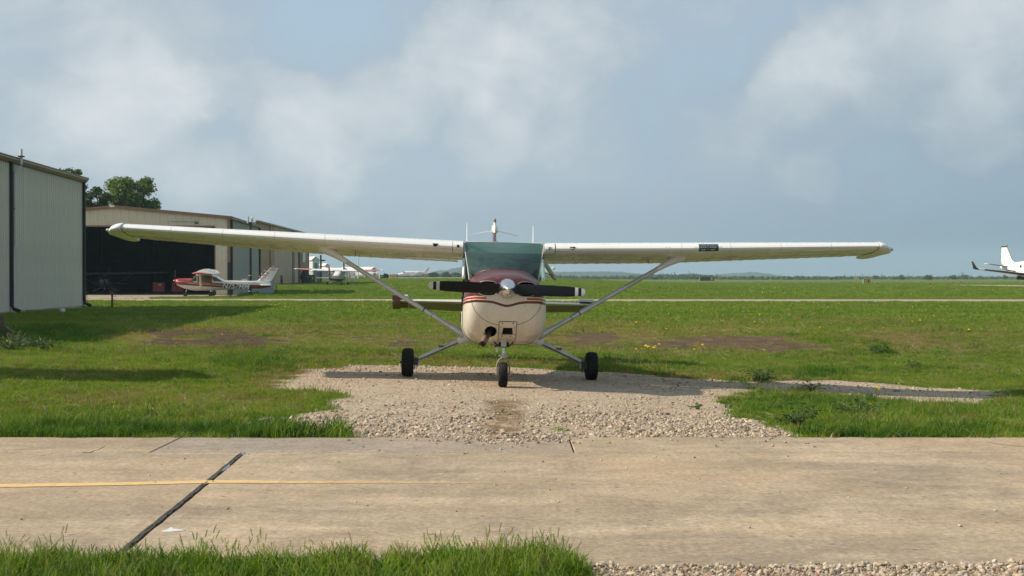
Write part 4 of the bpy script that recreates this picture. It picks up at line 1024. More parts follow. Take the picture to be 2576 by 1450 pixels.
        b = MB().mat(STRUTP); b.tube([L0, L0.lerp(H, .5)+Vector((0, 0, .008)), H], [.036, .031, .026], 14, 1.15); leg = b.build('main_gear_leg', None, root, smooth=60)
        b = MB().mat(WINGW); e = (H-L0).normalized(); b.tube([L0-e*.06, L0+e*.05, L0+e*.15, L0+e*.165], [.085, .062, .048, .040], 16); b.build('leg_fairing', None, leg, smooth=50)
        b = MB().mat(DARKM); q = L0.lerp(H, .52); b.box(q+Vector((0, -.02, .045)), (.075, .10, .014)); b.box(q+Vector((0, 0, .03)), (.02, .03, .04)); b.tube([L0.lerp(H, .2)+Vector((0, -.03, -.012)), L0.lerp(H, .95)+Vector((0, -.03, -.012))], .006, 5); b.build('step_and_brake_line', None, leg)
        hub = Vector((sg*1.29, 2.36, .20)); b = MB(); wheel(b, hub, .200, .165, RUBBER, HUB, 'x'); b.mat(DARKM); b.tube([hub-Vector((sg*.005, 0, 0)), hub+Vector((sg*.105, 0, 0))], .018, 8); b.build('main_wheel', None, root, smooth=40)
        b = MB().mat(DARKM); c0 = hub-Vector((sg*.10, 0, 0)); b.lathe([(.001, -.006), (.092, -.006), (.092, .006), (.001, .006)], c0, 'x', 20); b.box(c0+Vector((-sg*.015, -.07, .02)), (.06, .07, .10)); b.mat(STEEL).box(c0-Vector((sg*.03, 0, -.012)), (.07, .06, .09)); b.mat(DARKM)
        for k in (-1, 0, 1): b.tube([c0+Vector((-sg*.04, -.05+.03*k, .08)), c0+Vector((-sg*.03, -.05+.03*k, -.09))], .006, 5)
        b.build('brake', None, leg)
    # landing light in the left wing, pitot tube under it
    s = lerp_station(WS, 2.79)
    def le2(u, a, off): 
        s_ = lerp_station(WS, u); ring = wing_ring(*s_, n=41); c0 = Vector((s_[0], s_[1]+.10*s_[3], s_[2]-.008)); d = Vector((0, -math.cos(R(a)), math.sin(R(a))))
        for p, q in zip(ring, ring[1:]):
            p_, q_ = Vector(p)-c0, Vector(q)-c0; n1 = p_.y*d.z-p_.z*d.y; n2 = q_.y*d.z-q_.z*d.y
            if n1*n2 <= 0 and p_.dot(d) > 0 and p_.y+q_.y < 0: return c0+p_.lerp(q_, n1/(n1-n2) if n1 != n2 else 0)+d*off
        return c0+d*.15
    ll = thing('landing_light', None, None); ll.parent = root
    A_ = list(range(-16, 37, 4))
    b = MB().mat(WINGW); b.loft([[le2(u, a, .002) for a in [-22]+A_+[42]] for u in (2.60, 2.965)], closed=False); b.build('surround', None, ll, smooth=60)
    b = MB().mat(DGLASS); b.loft([[le2(u, a, .0045) for a in A_] for u in np.linspace(2.655, 2.925, 5)], closed=False); b.build('light_cover', None, ll, smooth=60)
    b = MB().mat(LENS)
    for u0 in (2.715, 2.845):
        for k in range(7):
            a = 2*PI*k/6; uu, aa = (u0, 6) if k == 6 else (u0+.030*math.cos(a), 6+13*math.sin(a))
            b.lathe([(.001, -.001), (.010, -.001), (.010, .003)], le2(uu, aa, .0065), 'y', 8)
    b.box(le2(2.78, 8, .006), (.006, .003, .08)); tag(b.build('lamp', None, ll), kind='stuff')
    b = MB().mat(STRUTP); p = Vector((1.62, 2.2, 1.745)); b.tube([p, p+Vector((0, -.005, -.085))], [.013, .011], 8); b.tube([p+Vector((0, .02, -.09)), p+Vector((0, -.16, -.09))], .010, 8); b.build('pitot_tube', None, root)
    b = MB().mat(DARKM); p = Vector((.98, 2.1, 1.745)); b.tube([p, p+Vector((0, 0, -.05))], [.008, .005], 6); b.build('tank_vent', None, root)
    # aerials on the roof
    for x, h in ((-.50, .27), (.43, .255)):
        b = MB().mat(WINGW); b.tube([(x, 2.35, 1.89), (x-.003, 2.40, 1.90+h)], [.0085, .006], 8); b.build('whip_aerial', None, root)
    b = MB().mat(WINGW).lathe([(.0001, .018), (.03, .014), (.036, 0)], (.36, 2.3, 1.896), 'z', 14); b.build('roof_fitting', None, root); MB().mat(DARKM).tube([(-.08, 2.3, 1.89), (-.08, 2.3, 1.925)], .008, 6).build('roof_stub', None, root)
    for u in (-.98, .73):
        b = MB().mat(RED).box((u, 2.3, 1.91+.012*(abs(u) > .8)), (.03, .03, .012)); b.build('fuel_cap', None, root, smooth=0)
    # --- tail
    HS = [(.06, 6.75, .985, .98, .08, 1.2), (1.50, 6.90, .985, .72, .075, 1.2), (1.70, 6.95, .985, .62, .07, 1.2)]
    for sg in (-1, 1):
        def stn(u, S=HS): s = lerp_station(S, u); return (sg*s[0],)+s[1:]
        b = MB().mat(STABW); wing_mesh(b, [stn(u) for u in (.06, .8, 1.5, 1.68, 1.70)], camber=0., c1=.58, n=13); tl = b.build('tailplane', None, root, smooth=40)
        for nm, a, c_, M_ in (('elevator', .08, 1.475, ELEVW), ('elevator_tip', 1.48, 1.72, MAROON if sg < 0 else ELEVW)):
            b = MB().mat(M_); rings = []; nn = int((c_-a)/.055)+1
            for i in range(nn+1):
                u = a+(c_-a)*i/nn; s = stn(min(u, 1.70)); s = (sg*u,)+s[1:]; r = wing_ring(*s, c0=.59, c1=1., n=5, camber=0.); hx, hz = s[1]+.59*s[3], s[2]-.01; d = R(27); rr = []
                for x, y, z in r: yy, zz = y-hx, z-hz; rr.append((x, hx+yy*math.cos(d)+zz*math.sin(d), hz-yy*math.sin(d)+zz*math.cos(d)+(.002 if i % 2 else -.002)))
                rings.append(rr)
            b.loft(rings); b.build(nm, None, root, smooth=20)
        # horn balances: dark red outer half and white inner on one side
        for a, c_, M_ in ((1.50, 1.735, MAROON if sg < 0 else STABW),) if sg > 0 else ((1.60, 1.735, MAROON), (1.47, 1.598, STABW)):
            b = MB().mat(M_); hy = stn(1.6)[1]
            b.loft([[(sg*u, hy+y, .985+z) for y, z in ((.00, .085), (.03, .10), (.12, .095), (.42, .02), (.42, -.015), (.12, -.01 if sg < 0 and a > 1.55 else .04), (.0, .0 if a > 1.55 and sg < 0 else .05))] for u in (a, a+.008, c_-.012, c_)]); b.build('horn_balance', None, tl, smooth=30)
        if sg < 0:
            b = MB().mat(MAROON); b.loft([[(sg*u, stn(1.6)[1]+y, .985+z) for y, z in ((-.0, -.02), (.0, -.05), (.3, -.16), (.36, -.16), (.36, -.06))] for u in (1.60, 1.735)]); b.build('elevator_corner', None, tl, smooth=0)
    fin = [(1.10, 5.75, 1.72, .07), (1.35, 6.15, 1.34, .07), (2.19, 6.85, .86, .062)]
    b = MB().mat(MAROON); rings = []
    for z, y, c_, th in fin: rings.append([(zz*1.0, y+yy, z) for yy, zz in airfoil(c_, th/c_*1.0, n=13, camber=0)])
    b.loft(rings); fn = b.build('fin', None, root, smooth=40)
    b = MB().mat(WINGW); rings = []
    for z, k, o_ in ((2.185, .9, 0), (2.20, 1.25, 0), (2.26, 1.3, .01), (2.315, 1.05, .02), (2.325, .6, .04)): rings.append([(zz*k*1.3, 6.83+o_+yy*.95, z) for yy, zz in airfoil(.88, .075, n=13, camber=0)])
    b.loft(rings); b.build('fin_cap', None, fn, smooth=50)
    b = MB().mat(WINGW).lathe([(.02, 2.32), (.026, 2.36), (.022, 2.37)], (0, 7.05, 0), 'z', 14); b.mat(pm('beacon_lens', (.16, .14, .13), .3, var=.1)).lathe([(.022, 2.37), (.022, 2.42), (.014, 2.435), (.001, 2.44)], (0, 7.05, 0), 'z', 14); b.build('beacon', None, fn)
    for sg in (-1, 1):
        b = MB().mat(STRUTP).tube([(sg*.02, 6.95, 2.22), (sg*.24, 7.2, 2.19), (sg*.42, 7.45, 2.155)], [.0045, .004, .003], 6); b.build('whisker_aerial', None, fn)
    # --- nose gear
    NX = -.005
    b = MB().mat(CHROME).tube([(NX, .78, .60), (NX, .765, .385)], .021, 16); ng = b.build('nose_strut', None, root, smooth=60)
    b = MB().mat(STRUTP); b.tube([(NX, .766, .44), (NX, .76, .378)], [.031, .034], 16); b.tube([(NX-.06, .73, .405), (NX+.06, .73, .405)], .009, 6); b.build('strut_collar', None, ng)
    pts = [(NX-.082, .75, .163), (NX-.082, .75, .26), (NX-.076, .75, .315), (NX-.048, .75, .362), (NX, .75, .378), (NX+.048, .75, .362), (NX+.076, .75, .315), (NX+.082, .75, .26), (NX+.082, .75, .163)]
    b = MB().mat(pm('fork_paint', (.28, .25, .20), .45, .3, var=.2, vs=9)); b.tube(pts, .0115, 8, 1.6, (0, 1, 0)); b.build('nose_fork', None, ng)
    b = MB(); wheel(b, (NX, .75, .163), .163, .118, RUBBER, HUB, 'x'); b.build('nose_wheel', None, root, smooth=40)
    b = MB().mat(STEEL); b.tube([(NX-.10, .75, .163), (NX+.10, .75, .163)], .010, 8); b.build('nose_axle', None, ng)
    b = MB().mat(DARKM)
    for sg in (-1, 1): b.tube([(NX, .74, .52), (NX+sg*.07, .72, .535), (NX+sg*.125, .70, .585)], .011, 6); b.tube([(NX+sg*.05, .74, .53), (NX+sg*.05, .74, .58)], .020, 8)
    b.mat(STEEL).box((NX, .73, .56), (.07, .06, .07)); b.mat(DARKM).tube([(NX-.10, .70, .545), (NX-.10, .70, .52)], .022, 10); b.mat(STRUTP).tube([(NX-.09, .71, .53), (NX-.085, .72, .455)], [.017, .014], 8); b.build('steering_linkage', None, ng)
    b = MB().mat(DARKM).tube([(-.305, 1.1, .60), (-.325, 1.12, .475)], [.007, .005], 6); b.build('drain_tube', None, root); MB().mat(DARKM).tube([(-.15, 1.0, .56), (-.155, 1.0, .50)], .004, 5).build('drain_tube', None, root)
    return root
HERO = build_hero()
# ------------------------------------------------------------------ buildings
SIDING = pm('pale_metal_siding', (.57, .54, .445), .5, var=.06, vs=.7, dirt=(.40, .36, .28), dirt_amt=.35, dirt_scale=.5)
SIDING2 = pm('cream_metal_siding', (.60, .55, .42), .5, var=.06, vs=.7, dirt=(.30, .26, .19), dirt_amt=.35, dirt_scale=.5)
SIDING3 = pm('shaded_cream_siding', (.36, .37, .32), .5, var=.06, vs=.7)  # cream siding darkened to grey-green: the side wall's shade in its colour
TRIM = pm('brown_trim', (.235, .135, .085), .5, var=.12, vs=1.5)
TANW = pm('tan_metal_siding', (.44, .31, .195), .55, var=.08, vs=.6, dirt=(.2, .15, .10), dirt_amt=.4, dirt_scale=.4)
TAND = pm('dark_brown_trim', (.11, .07, .045), .55, var=.12, vs=1.5)
BLACKT = pm('black_downpipe', (.016, .016, .017), .45, var=.2)
DINT = pm('hangar_lining', (.010, .011, .011), .9, var=.2, vs=.4)  # lining and steel blackened: the open hangar's inner shade is in the colour
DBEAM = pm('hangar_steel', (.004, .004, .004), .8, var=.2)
ROOFM = pm('metal_roof', (.36, .33, .28), .5, var=.1, vs=.5)
FOUND = pm('footing_concrete', (.33, .29, .24), .9, var=.15, vs=2, bump=.3)
PVC = pm('white_pvc', (.62, .62, .60), .4, var=.06)

def panel_mesh(width, z0, z1, ribs, depth=.03, z1b=None, m=None, rw=.09):
    """one ribbed metal sheet standing along +x with its face towards -y; z1b = height at its far end"""
    z1b = z1 if z1b is None else z1b
    p = width/ribs; prof = []
    for i in range(ribs):
        x = i*p; prof += [(x, 0), (x+p*.5-rw/2, 0), (x+p*.5-rw*.28, -depth), (x+p*.5+rw*.28, -depth), (x+p*.5+rw/2, 0)]
        prof += [(x+p*.86, 0), (x+p*.89, -depth*.25), (x+p*.92, 0)]
    prof.append((width-.006, 0))
    top = lambda x: z1+(z1b-z1)*x/width
    b = MB(); o = [(x, y, z0) for x, y in prof] + [(x, y, top(x)) for x, y in prof]; n = len(prof)
    b.add(o, [(i, i+1, n+i+1, n+i) for i in range(n-1)])
    me = bpy.data.meshes.new('wall_panel'); me.from_pydata(b.v, [], b.f); me.materials.append(m); return me
def put(me, name, parent, loc, rz):
    o = bpy.data.objects.new(name, me); COL.objects.link(o); o.parent = parent; o.location = loc; o.rotation_euler = (0, 0, rz); return o
def panel_run(parent, p0, p1, z0, zt, m, width=.915, ribs=3, zb0=None):
    """sheets from p0 to p1 (seen from the side with p0 on the left); zt may be a function of distance"""
    d = Vector((p1[0]-p0[0], p1[1]-p0[1], 0)); L = d.length; n = max(1, round(L/width)); w = L/n; rz = math.atan2(d.y, d.x); cache = {}
    for i in range(n):
        a = zt(i*w) if callable(zt) else zt; b_ = zt((i+1)*w) if callable(zt) else zt
        k = (round(a, 3), round(b_, 3))
        if k not in cache: cache[k] = panel_mesh(w, z0, a, ribs, z1b=b_, m=m)
        q = Vector((p0[0], p0[1], 0))+d.normalized()*(i*w); put(cache[k], 'wall_panel', parent, q, rz)

def near_hangar():
    root = thing('metal_hangar', 'pale ribbed metal hangar with brown eave and white vent pipe at the left edge', 'hangar', (-20.2, 67, 0))
    d = Vector((.0577, -1, 0)).normalized(); L = 39.
    # local: corner at origin, wall runs along d; seen from the right the near end is on the left
    A = Vector((0, 0, 0)); B = A+d*L; nrm = Vector((1, .0577, 0)).normalized()
    b = MB().mat(DINT); Wd = -nrm*22
    b.loft([[A-nrm*.12, B-nrm*.12, B+Wd, A+Wd], [(v+Vector((0, 0, 6.0))) for v in (A-nrm*.12, B-nrm*.12, B+Wd, A+Wd)]]); b.build('wall', None, root, smooth=0)
    b = MB().mat(FOUND); b.loft([[A+nrm*.02+Vector((0, 0, -.3)), B+nrm*.02+Vector((0, 0, -.3)), B-nrm*.1+Vector((0, 0, -.3)), A-nrm*.1+Vector((0, 0, -.3))], [A+nrm*.02+Vector((0, 0, .1)), B+nrm*.02+Vector((0, 0, .1)), B-nrm*.1+Vector((0, 0, .1)), A-nrm*.1+Vector((0, 0, .1))]]); b.build('footing', None, root, smooth=0)
    panel_run(root, B[:2], A[:2], .1, 5.98, SIDING)
    b = MB().mat(ROOFM); up = Vector((0, 0, 1))
    def rf(s0, s1): return
    e0, e1 = A+nrm*.22-d*.25, B+nrm*.22+d*.25; r0, r1 = A-nrm*11-d*.25, B-nrm*11+d*.25; f0, f1 = A-nrm*22.2-d*.25, B-nrm*22.2+d*.25
    b.loft([[e0+up*6.07, r0+up*7.1, f0+up*6.07, f0+up*6.0, r0+up*7.0, e0+up*6.0], [e1+up*6.07, r1+up*7.1, f1+up*6.07, f1+up*6.0, r1+up*7.0, e1+up*6.0]]); b.build('roof', None, root, smooth=0)
    # eave flashing in lengths
    n = 8
    for i in range(n):
        p, q = A-d*.25+d*((L+.5)*i/n+.01), A-d*.25+d*((L+.5)*(i+1)/n-.01)
        sec = [(.0, 5.86), (.14, 5.9), (.24, 6.08), (.23, 6.11), (-.1, 6.13), (0, 6.0)]
        b = MB().mat(TRIM).loft([[p+nrm*x+up*z for x, z in sec], [q+nrm*x+up*z for x, z in sec]]); b.build('eave_flashing', None, root, smooth=0)
    for s in (.16, 11.75, 23.3):
        b = MB().mat(BLACKT); p = A+d*s+nrm*.09
        b.tube([p+up*5.9, p+up*.32, p+up*.2+nrm*.05, p+up*.09+nrm*.32], .075, 10); b.build('downpipe', None, root)
        for z in (1.6, 3.4, 5.0):
            pass
    b = MB().mat(BLACKT).tube([A-d*.02+up*5.9, A-d*.02+up*.1], .05, 4); b.build('corner_trim', None, root, smooth=0)
    s = 11.3; p = A+d*s+nrm*.09; q = A+d*(s-.10)+nrm*.30
    b = MB().mat(PVC); b.tube([p+up*2.68, p+up*5.35, p+up*5.5], .055, 10); b.tube([p+up*5.42, p+up*5.52, q+up*5.78, q+up*5.9], .060, 10); b.tube([q+up*5.85, q+up*6.45], .058, 10); b.tube([p+up*2.60, p+up*2.75], .068, 10); b.mat(BLACKT).box(q+up*6.16, (.2, .25, .05)); b.box(p+up*4.1-d*.02, (.05, .22, .03)); vp = b.build('vent_pipe', None, root)
    b = MB().mat(BLACKT); p = A-d*.03+nrm*.06; b.tube([p+up*1.1, p+nrm*.12+up*.8, p+nrm*.1+up*.4, p+nrm*.16+up*.25], .012, 6); b.box(p+up*.78+nrm*.03, (.12, .08, .2)); b.build('hose_tap', None, root, smooth=0)
near_hangar()

def open_hangar():
    C = Vector((-22.2, 112, 0)); root = thing('open_hangar', 'cream ribbed metal hangar with brown roof edge and wide dark open doorway', 'hangar', C)
    f = Vector((-.998, -.065, 0)).normalized(); s = Vector((-.065, .998, 0)).normalized(); up = Vector((0, 0, 1)); n_ = -s
    Wd, D, EV, RG, DT = 18.0, 20.0, 6.08, 6.92, 5.46
    def top(x): return EV + (RG-EV)*(1-abs(x-9)/9)
    P = lambda x, y, z: f*x+s*y+up*z
    # header above the doorway and the return beside it (seen from the front: left end is far along f)
    panel_run(root, P(Wd, 0, 0)[:2], P(1.15, 0, 0)[:2], DT, lambda t: top(Wd-t)-.02, SIDING2, .61, 2)
    panel_run(root, P(1.15, 0, 0)[:2], P(.20, 0, 0)[:2], .0, lambda t: top(1.15-t)-.02, SIDING2, .95, 3)
    b = MB().mat(TRIM)
    b.loft([[P(1.2, -.04, DT-.09), P(1.2, .1, DT-.09), P(1.2, .1, DT+.02), P(1.2, -.04, DT+.02)], [P(Wd-.9, -.04, DT-.09), P(Wd-.9, .1, DT-.09), P(Wd-.9, .1, DT+.02), P(Wd-.9, -.04, DT+.02)]])
    b.loft([[P(1.13, -.03, 0), P(1.20, -.03, 0), P(1.20, .2, 0), P(1.13, .2, 0)], [P(1.13, -.03, DT), P(1.20, -.03, DT), P(1.20, .2, DT), P(1.13, .2, DT)]]); b.build('door_surround', None, root, smooth=0)
    b = MB().mat(TRIM); b.loft([[P(-.03, -.05, 2.6), P(.20, -.05, 2.6), P(.20, .02, 2.6), P(-.03, .02, 2.6)], [P(-.03, -.05, EV), P(.20, -.05, EV+.02), P(.20, .02, EV+.02), P(-.03, .02, EV)]])
    b.mat(DARKM).loft([[P(-.03, -.05, 0), P(.20, -.05, 0), P(.20, .02, 0), P(-.03, .02, 0)], [P(-.03, -.05, 2.59), P(.20, -.05, 2.59), P(.20, .02, 2.59), P(-.03, .02, 2.59)]]); b.build('corner_trim', None, root, smooth=0)
    # dark inside: rear wall, side walls, girts and columns, ceiling
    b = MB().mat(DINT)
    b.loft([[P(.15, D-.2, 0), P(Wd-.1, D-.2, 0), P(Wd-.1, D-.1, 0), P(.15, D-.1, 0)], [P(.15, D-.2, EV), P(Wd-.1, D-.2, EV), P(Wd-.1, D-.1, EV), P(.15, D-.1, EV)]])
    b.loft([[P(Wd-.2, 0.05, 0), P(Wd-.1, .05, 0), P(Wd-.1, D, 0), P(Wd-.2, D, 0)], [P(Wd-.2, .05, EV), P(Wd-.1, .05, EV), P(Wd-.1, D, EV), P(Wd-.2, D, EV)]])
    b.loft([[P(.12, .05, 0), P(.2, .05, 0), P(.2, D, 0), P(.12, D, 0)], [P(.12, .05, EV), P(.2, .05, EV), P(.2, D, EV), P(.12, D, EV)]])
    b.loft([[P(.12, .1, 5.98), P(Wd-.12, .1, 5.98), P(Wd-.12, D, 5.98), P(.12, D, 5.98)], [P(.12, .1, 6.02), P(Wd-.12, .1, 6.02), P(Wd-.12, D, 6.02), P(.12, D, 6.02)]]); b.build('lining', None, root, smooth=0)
    for z in (1.9, 3.1, 4.6): b = MB().mat(DBEAM); b.loft([[P(.3, D-.45, z), P(.3, D-.2, z), P(.3, D-.2, z+.18), P(.3, D-.45, z+.18)], [P(Wd-.3, D-.45, z), P(Wd-.3, D-.2, z), P(Wd-.3, D-.2, z+.18), P(Wd-.3, D-.45, z+.18)]]); b.build('girt', None, root, smooth=0)
    for x in (4.5, 9.5, 14.2): b = MB().mat(DBEAM); b.loft([[P(x, D-.6, 0), P(x+.3, D-.6, 0), P(x+.3, D-.2, 0), P(x, D-.2, 0)], [P(x, D-.6, 6), P(x+.3, D-.6, 6), P(x+.3, D-.2, 6), P(x, D-.2, 6)]]); b.build('column', None, root, smooth=0)
    # side wall facing the airfield
    panel_run(root, P(0, .1, 0)[:2], P(0, D, 0)[:2], 0, EV-.05, SIDING3, .915, 3)
    b = MB().mat(DINT); b.loft([[P(.05, .1, 0), P(.1, .1, 0), P(.1, D, 0), P(.05, D, 0)], [P(.05, .1, EV), P(.1, .1, EV), P(.1, D, EV), P(.05, D, EV)]]); b.build('wall', None, root, smooth=0)
    for y in (.16, D-.1):
        b = MB().mat(BLACKT); p = P(-.11, y, 0); b.tube([p+up*5.95, p+up*.05], .10, 8); b.build('downpipe', None, root)
    # roof, with brown rake along the front and brown eave along the side
    b = MB().mat(ROOFM); sec = lambda y: [P(-.15, y, EV+.10), P(9, y, RG+.10), P(Wd+.15, y, EV+.10), P(Wd+.15, y, EV+.02), P(9, y, RG+.02), P(-.15, y, EV+.02)]
    b.loft([sec(-.1), sec(D+.1)]); b.build('roof', None, root, smooth=0)
    for x0, x1 in ((-.2, 9), (9, Wd+.2)):
        b = MB().mat(TRIM); z0, z1 = top(max(0, min(Wd, x0))), top(max(0, min(Wd, x1)))
        b.loft([[P(x0, -.18, z0-.1), P(x0, -.1, z0-.1), P(x0, -.1, z0+.14), P(x0, -.18, z0+.14)], [P(x1, -.18, z1-.1), P(x1, -.1, z1-.1), P(x1, -.1, z1+.14), P(x1, -.18, z1+.14)]]); b.build('rake_trim', None, root, smooth=0)
    b = MB().mat(TRIM); b.loft([[P(-.2, -.18, EV-.08), P(-.05, -.18, EV-.12), P(-.05, -.18, EV+.14), P(-.22, -.18, EV+.12)], [P(-.2, D+.1, EV-.08), P(-.05, D+.1, EV-.12), P(-.05, D+.1, EV+.14), P(-.22, D+.1, EV+.12)]]); b.build('eave_trim', None, root, smooth=0)
    b = MB().mat(PVC).box(P(9.1, -.21, RG+.05), (.4, .04, .14)); b.build('ridge_marker', None, root, smooth=0)
    b = MB().mat(DARKM).box(P(2.6, -.08, DT+.22), (.30, .08, .10)); b.box(P(4, -.05, DT+.32), (3.2, .03, .02)); b.build('conduit', None, root, smooth=0)
open_hangar()

def tan_building():
    A, B = Vector((-29.7, 166)), Vector((-30.9, 216)); z0 = .45
    root = thing('tan_warehouse', 'tall tan metal building with brown trim behind the left wing', 'building', (A.x, A.y, z0))
    D = (B-A); L = D.length; D = D.normalized(); N = Vector((D.y, -D.x)); up = Vector((0, 0, 1)); H = 7.4
    P = lambda s, o, z: Vector((D.x*s+N.x*o, D.y*s+N.y*o, z))
    b = MB().mat(TANW); b.loft([[P(0, -.1, -.5), P(L, -.1, -.5), P(L, -20, -.5), P(0, -20, -.5)], [P(0, -.1, H), P(L, -.1, H), P(L, -20, H), P(0, -20, H)]]); b.build('wall', None, root, smooth=0)
    panel_run(root, P(0, 0, 0)[:2], P(13.5, 0, 0)[:2], -.4, H, TANW, .9, 3)
    MB().mat(TANW).loft([[P(13.6, -.08, -.4), P(32, -.08, -.4), P(32, .02, -.4), P(13.6, .02, -.4)], [P(13.6, -.08, H), P(32, -.08, H), P(32, .02, H), P(13.6, .02, H)]]).build('smooth_wall', None, root, smooth=0)
    panel_run(root, P(41, 0, 0)[:2], P(L, 0, 0)[:2], -.4, H, TANW, .9, 3)
    for s0, s1, m_, o in ((31.0, 33.2, TAND, .08), (38.6, 40.9, TAND, .08), (49.3, 50.0, TAND, .1)):
        MB().mat(m_).loft([[P(s0, -.05, -.4), P(s1, -.05, -.4), P(s1, o, -.4), P(s0, o, -.4)], [P(s0, -.05, H), P(s1, -.05, H), P(s1, o, H), P(s0, o, H)]]).build('pilaster', None, root, smooth=0)
    MB().mat(TRIM).loft([[P(-.2, -.2, H), P(L+.2, -.2, H), P(L+.2, .25, H), P(-.2, .25, H)], [P(-.2, -.2, H+.2), P(L+.2, -.2, H+.2), P(L+.2, .25, H+.2), P(-.2, .25, H+.2)]]).build('eave_trim', None, root, smooth=0)
    b = MB().mat(DARKM).loft([[P(19.2, .0, -.1), P(20.4, .0, -.1), P(20.4, .3, -.1), P(19.2, .3, -.1)], [P(19.2, .0, 1.25), P(20.4, .0, 1.25), P(20.4, .12, 1.25), P(19.2, .12, 1.25)]]); b.build('wall_vent', None, root, smooth=0)
    b = MB().mat(TANW).tube([P(9.5, .15, -.4), P(9.5, .15, H)], .12, 8); b.build('downpipe', None, root)
    b = MB().mat(PVC).loft([[P(42.2, .06, 3.2), P(45.2, .06, 3.2), P(45.2, .1, 3.2), P(42.2, .1, 3.2)], [P(42.2, .06, 5.0), P(45.2, .06, 5.0), P(45.2, .1, 5.0), P(42.2, .1, 5.0)]]); b.build('wall_sign', None, root, smooth=0)
tan_building()

WHITEB = pm('white_metal_cladding', (.52, .54, .55), .5, var=.06); GREYR = pm('pale_roof', (.60, .59, .57), .5, var=.08)
def gable(name, label, x0, x1, yb, ye, ya, Y, depth, door=None, m=WHITEB, side=None, lean=-.4):
    """small gabled hangar: pixel extents of its front at depth Y; body goes back along (lean, 1)"""
    a, b_ = at(x0, ye, Y), at(x1, ye, Y); top = at((x0+x1)/2, ya, Y).z; z0 = tz(a.x, Y)-.5; w = b_.x-a.x
    root = thing(name, label, 'hangar', (a.x, Y, z0)); e, r = a.z-z0, top-z0; sx = lean*depth
    MB().mat(m).loft([[(0, 0, 0), (w, 0, 0), (w, 0, e), (w/2, 0, r), (0, 0, e)], [(sx, depth, 0), (w+sx, depth, 0), (w+sx, depth, e), (w/2+sx, depth, r), (sx, depth, e)]]).build('wall', None, root, smooth=0)
    for s in (0, 1):
        u0 = w*s; MB().mat(GREYR).loft([[(u0+(-.3 if s == 0 else .3), -.3, e-.1+.02), (w/2, -.3, r+.06), (w/2, -.3, r+.22), (u0+(-.3 if s == 0 else .3), -.3, e+.08)], [(u0+sx+(-.3 if s == 0 else .3), depth, e-.08), (w/2+sx, depth, r+.06), (w/2+sx, depth, r+.22), (u0+sx+(-.3 if s == 0 else .3), depth, e+.08)]]).build('roof', None, root, smooth=0)
    if door:
        d0, d1, dz = door; MB().mat(pm('dark_door', (.10, .13, .15), .5) if 'dark_door' not in MATS else MATS['dark_door']).box((w*(d0+d1)/2, -.05, e*dz/2), (w*(d1-d0), .08, e*dz)).build('door', None, root, smooth=0)  # door in one dark blue-grey tone
    return root
gable('white_hangar', 'tall narrow white gabled hangar with dark doorway beyond the tan building', 786.5, 803, 678, 655, 647, 420, 16, (.2, .75, .86))
gable('white_hangar', 'low pale gabled hangar with a bright roof left of the dark light pole', 806, 816, 680, 671, 665, 450, 18, (.1, .9, .5))
gable('white_hangar', 'pale grey gabled hangar right of the dark light pole', 820, 829, 682, 669, 664.5, 440, 20, (.2, .9, .8))
gable('long_shed', 'long low shed with a cream roof beyond the striped tailed aeroplane', 862, 876, 684, 681, 676, 430, 26, None, lean=-1.6)
gable('grey_house', 'grey roofed building left of the fuel bollards', 936, 947, 682, 678.5, 673.5, 480, 10, None, pm('grey_cladding', (.22, .23, .24), .6), lean=-1.2)

# ------------------------------------------------------------------ things around the hangars
def light_pole(px, py0, py1, Y, label, col=BLACKT, r=.11, arm=True):
    b0 = at(px, py0, Y); z0 = tz(b0.x, Y); top = at(px, py1, Y).z; root = thing('light_pole', label, 'pole', (b0.x, Y, z0), group='poles around the fuel point')
    MB().mat(col).tube([(0, 0, -.2), (0, 0, top-z0)], [r*1.15, r*.85], 10).build('post', None, root)
    if arm: MB().mat(col).box((.35, -.1, top-z0-.9), (.8, .4, .22)).build('lamp_head', None, root, smooth=0)
light_pole(807, 705, 642, 235, 'black light pole standing just right of the tall white hangar', r=.17)
light_pole(865, 702, 655, 300, 'black pole behind the struts of the tailed aeroplane', r=.17, arm=False)
light_pole(901, 702, 652, 330, 'thin pale pole to the right of the red fin', PVC, .13, arm=False)
def utility_pole():
    root = thing('utility_pole', 'black pole with pale antenna panels standing beside the open hangar', 'pole', (-20.05, 109, 0)); z = 5.95
    MB().mat(BLACKT).tube([(0, 0, -.3), (0, 0, z-.3)], [.125, .105], 12).build('post', None, root)
    b = MB().mat(PVC)
    for x, y, rz in ((-.16, -.05, .4), (.14, .03, -.5)): b.box((x, y, z-.12), (.13, .10, .52), Matrix.Rotation(rz, 3, 'Z'))
    b.mat(DARKM).box((0, 0, z-.42), (.26, .2, .22)); b.build('antenna_panel', None, root, smooth=0)
    b = MB().mat(PVC).box((-.42, -.10, 1.05), (.42, .18, .5)); b.mat(DARKM).box((-.5, -.2, 1.1), (.06, .02, .12)); b.build('meter_box', None, root, smooth=0)
    for z_ in (1.55, .35, 4.6): MB().mat(STEEL).lathe([(.132, -.02), (.138, 0), (.132, .02)], (0, 0, z_), 'z', 12).build('band', None, root)
utility_pole()
def sheet_fence():
    a = at(651, 735, 118); root = thing('corrugated_fence', 'short bluish corrugated metal screen behind the parked aeroplane tail', 'fence', (a.x, 118, 0), (0, 0, R(55)))
    me = panel_mesh(.9, 0, .95, 5, m=pm('galvanised_sheet', (.33, .37, .40), .45, .4, var=.1))
    for k in range(2): put(me, 'sheet', root, (k*.9, 0, 0), 0)
    MB().mat(BLACKT).tube([(1.9, -.1, 0), (1.95, -.1, .75)], .04, 6).build('post', None, root)
sheet_fence()
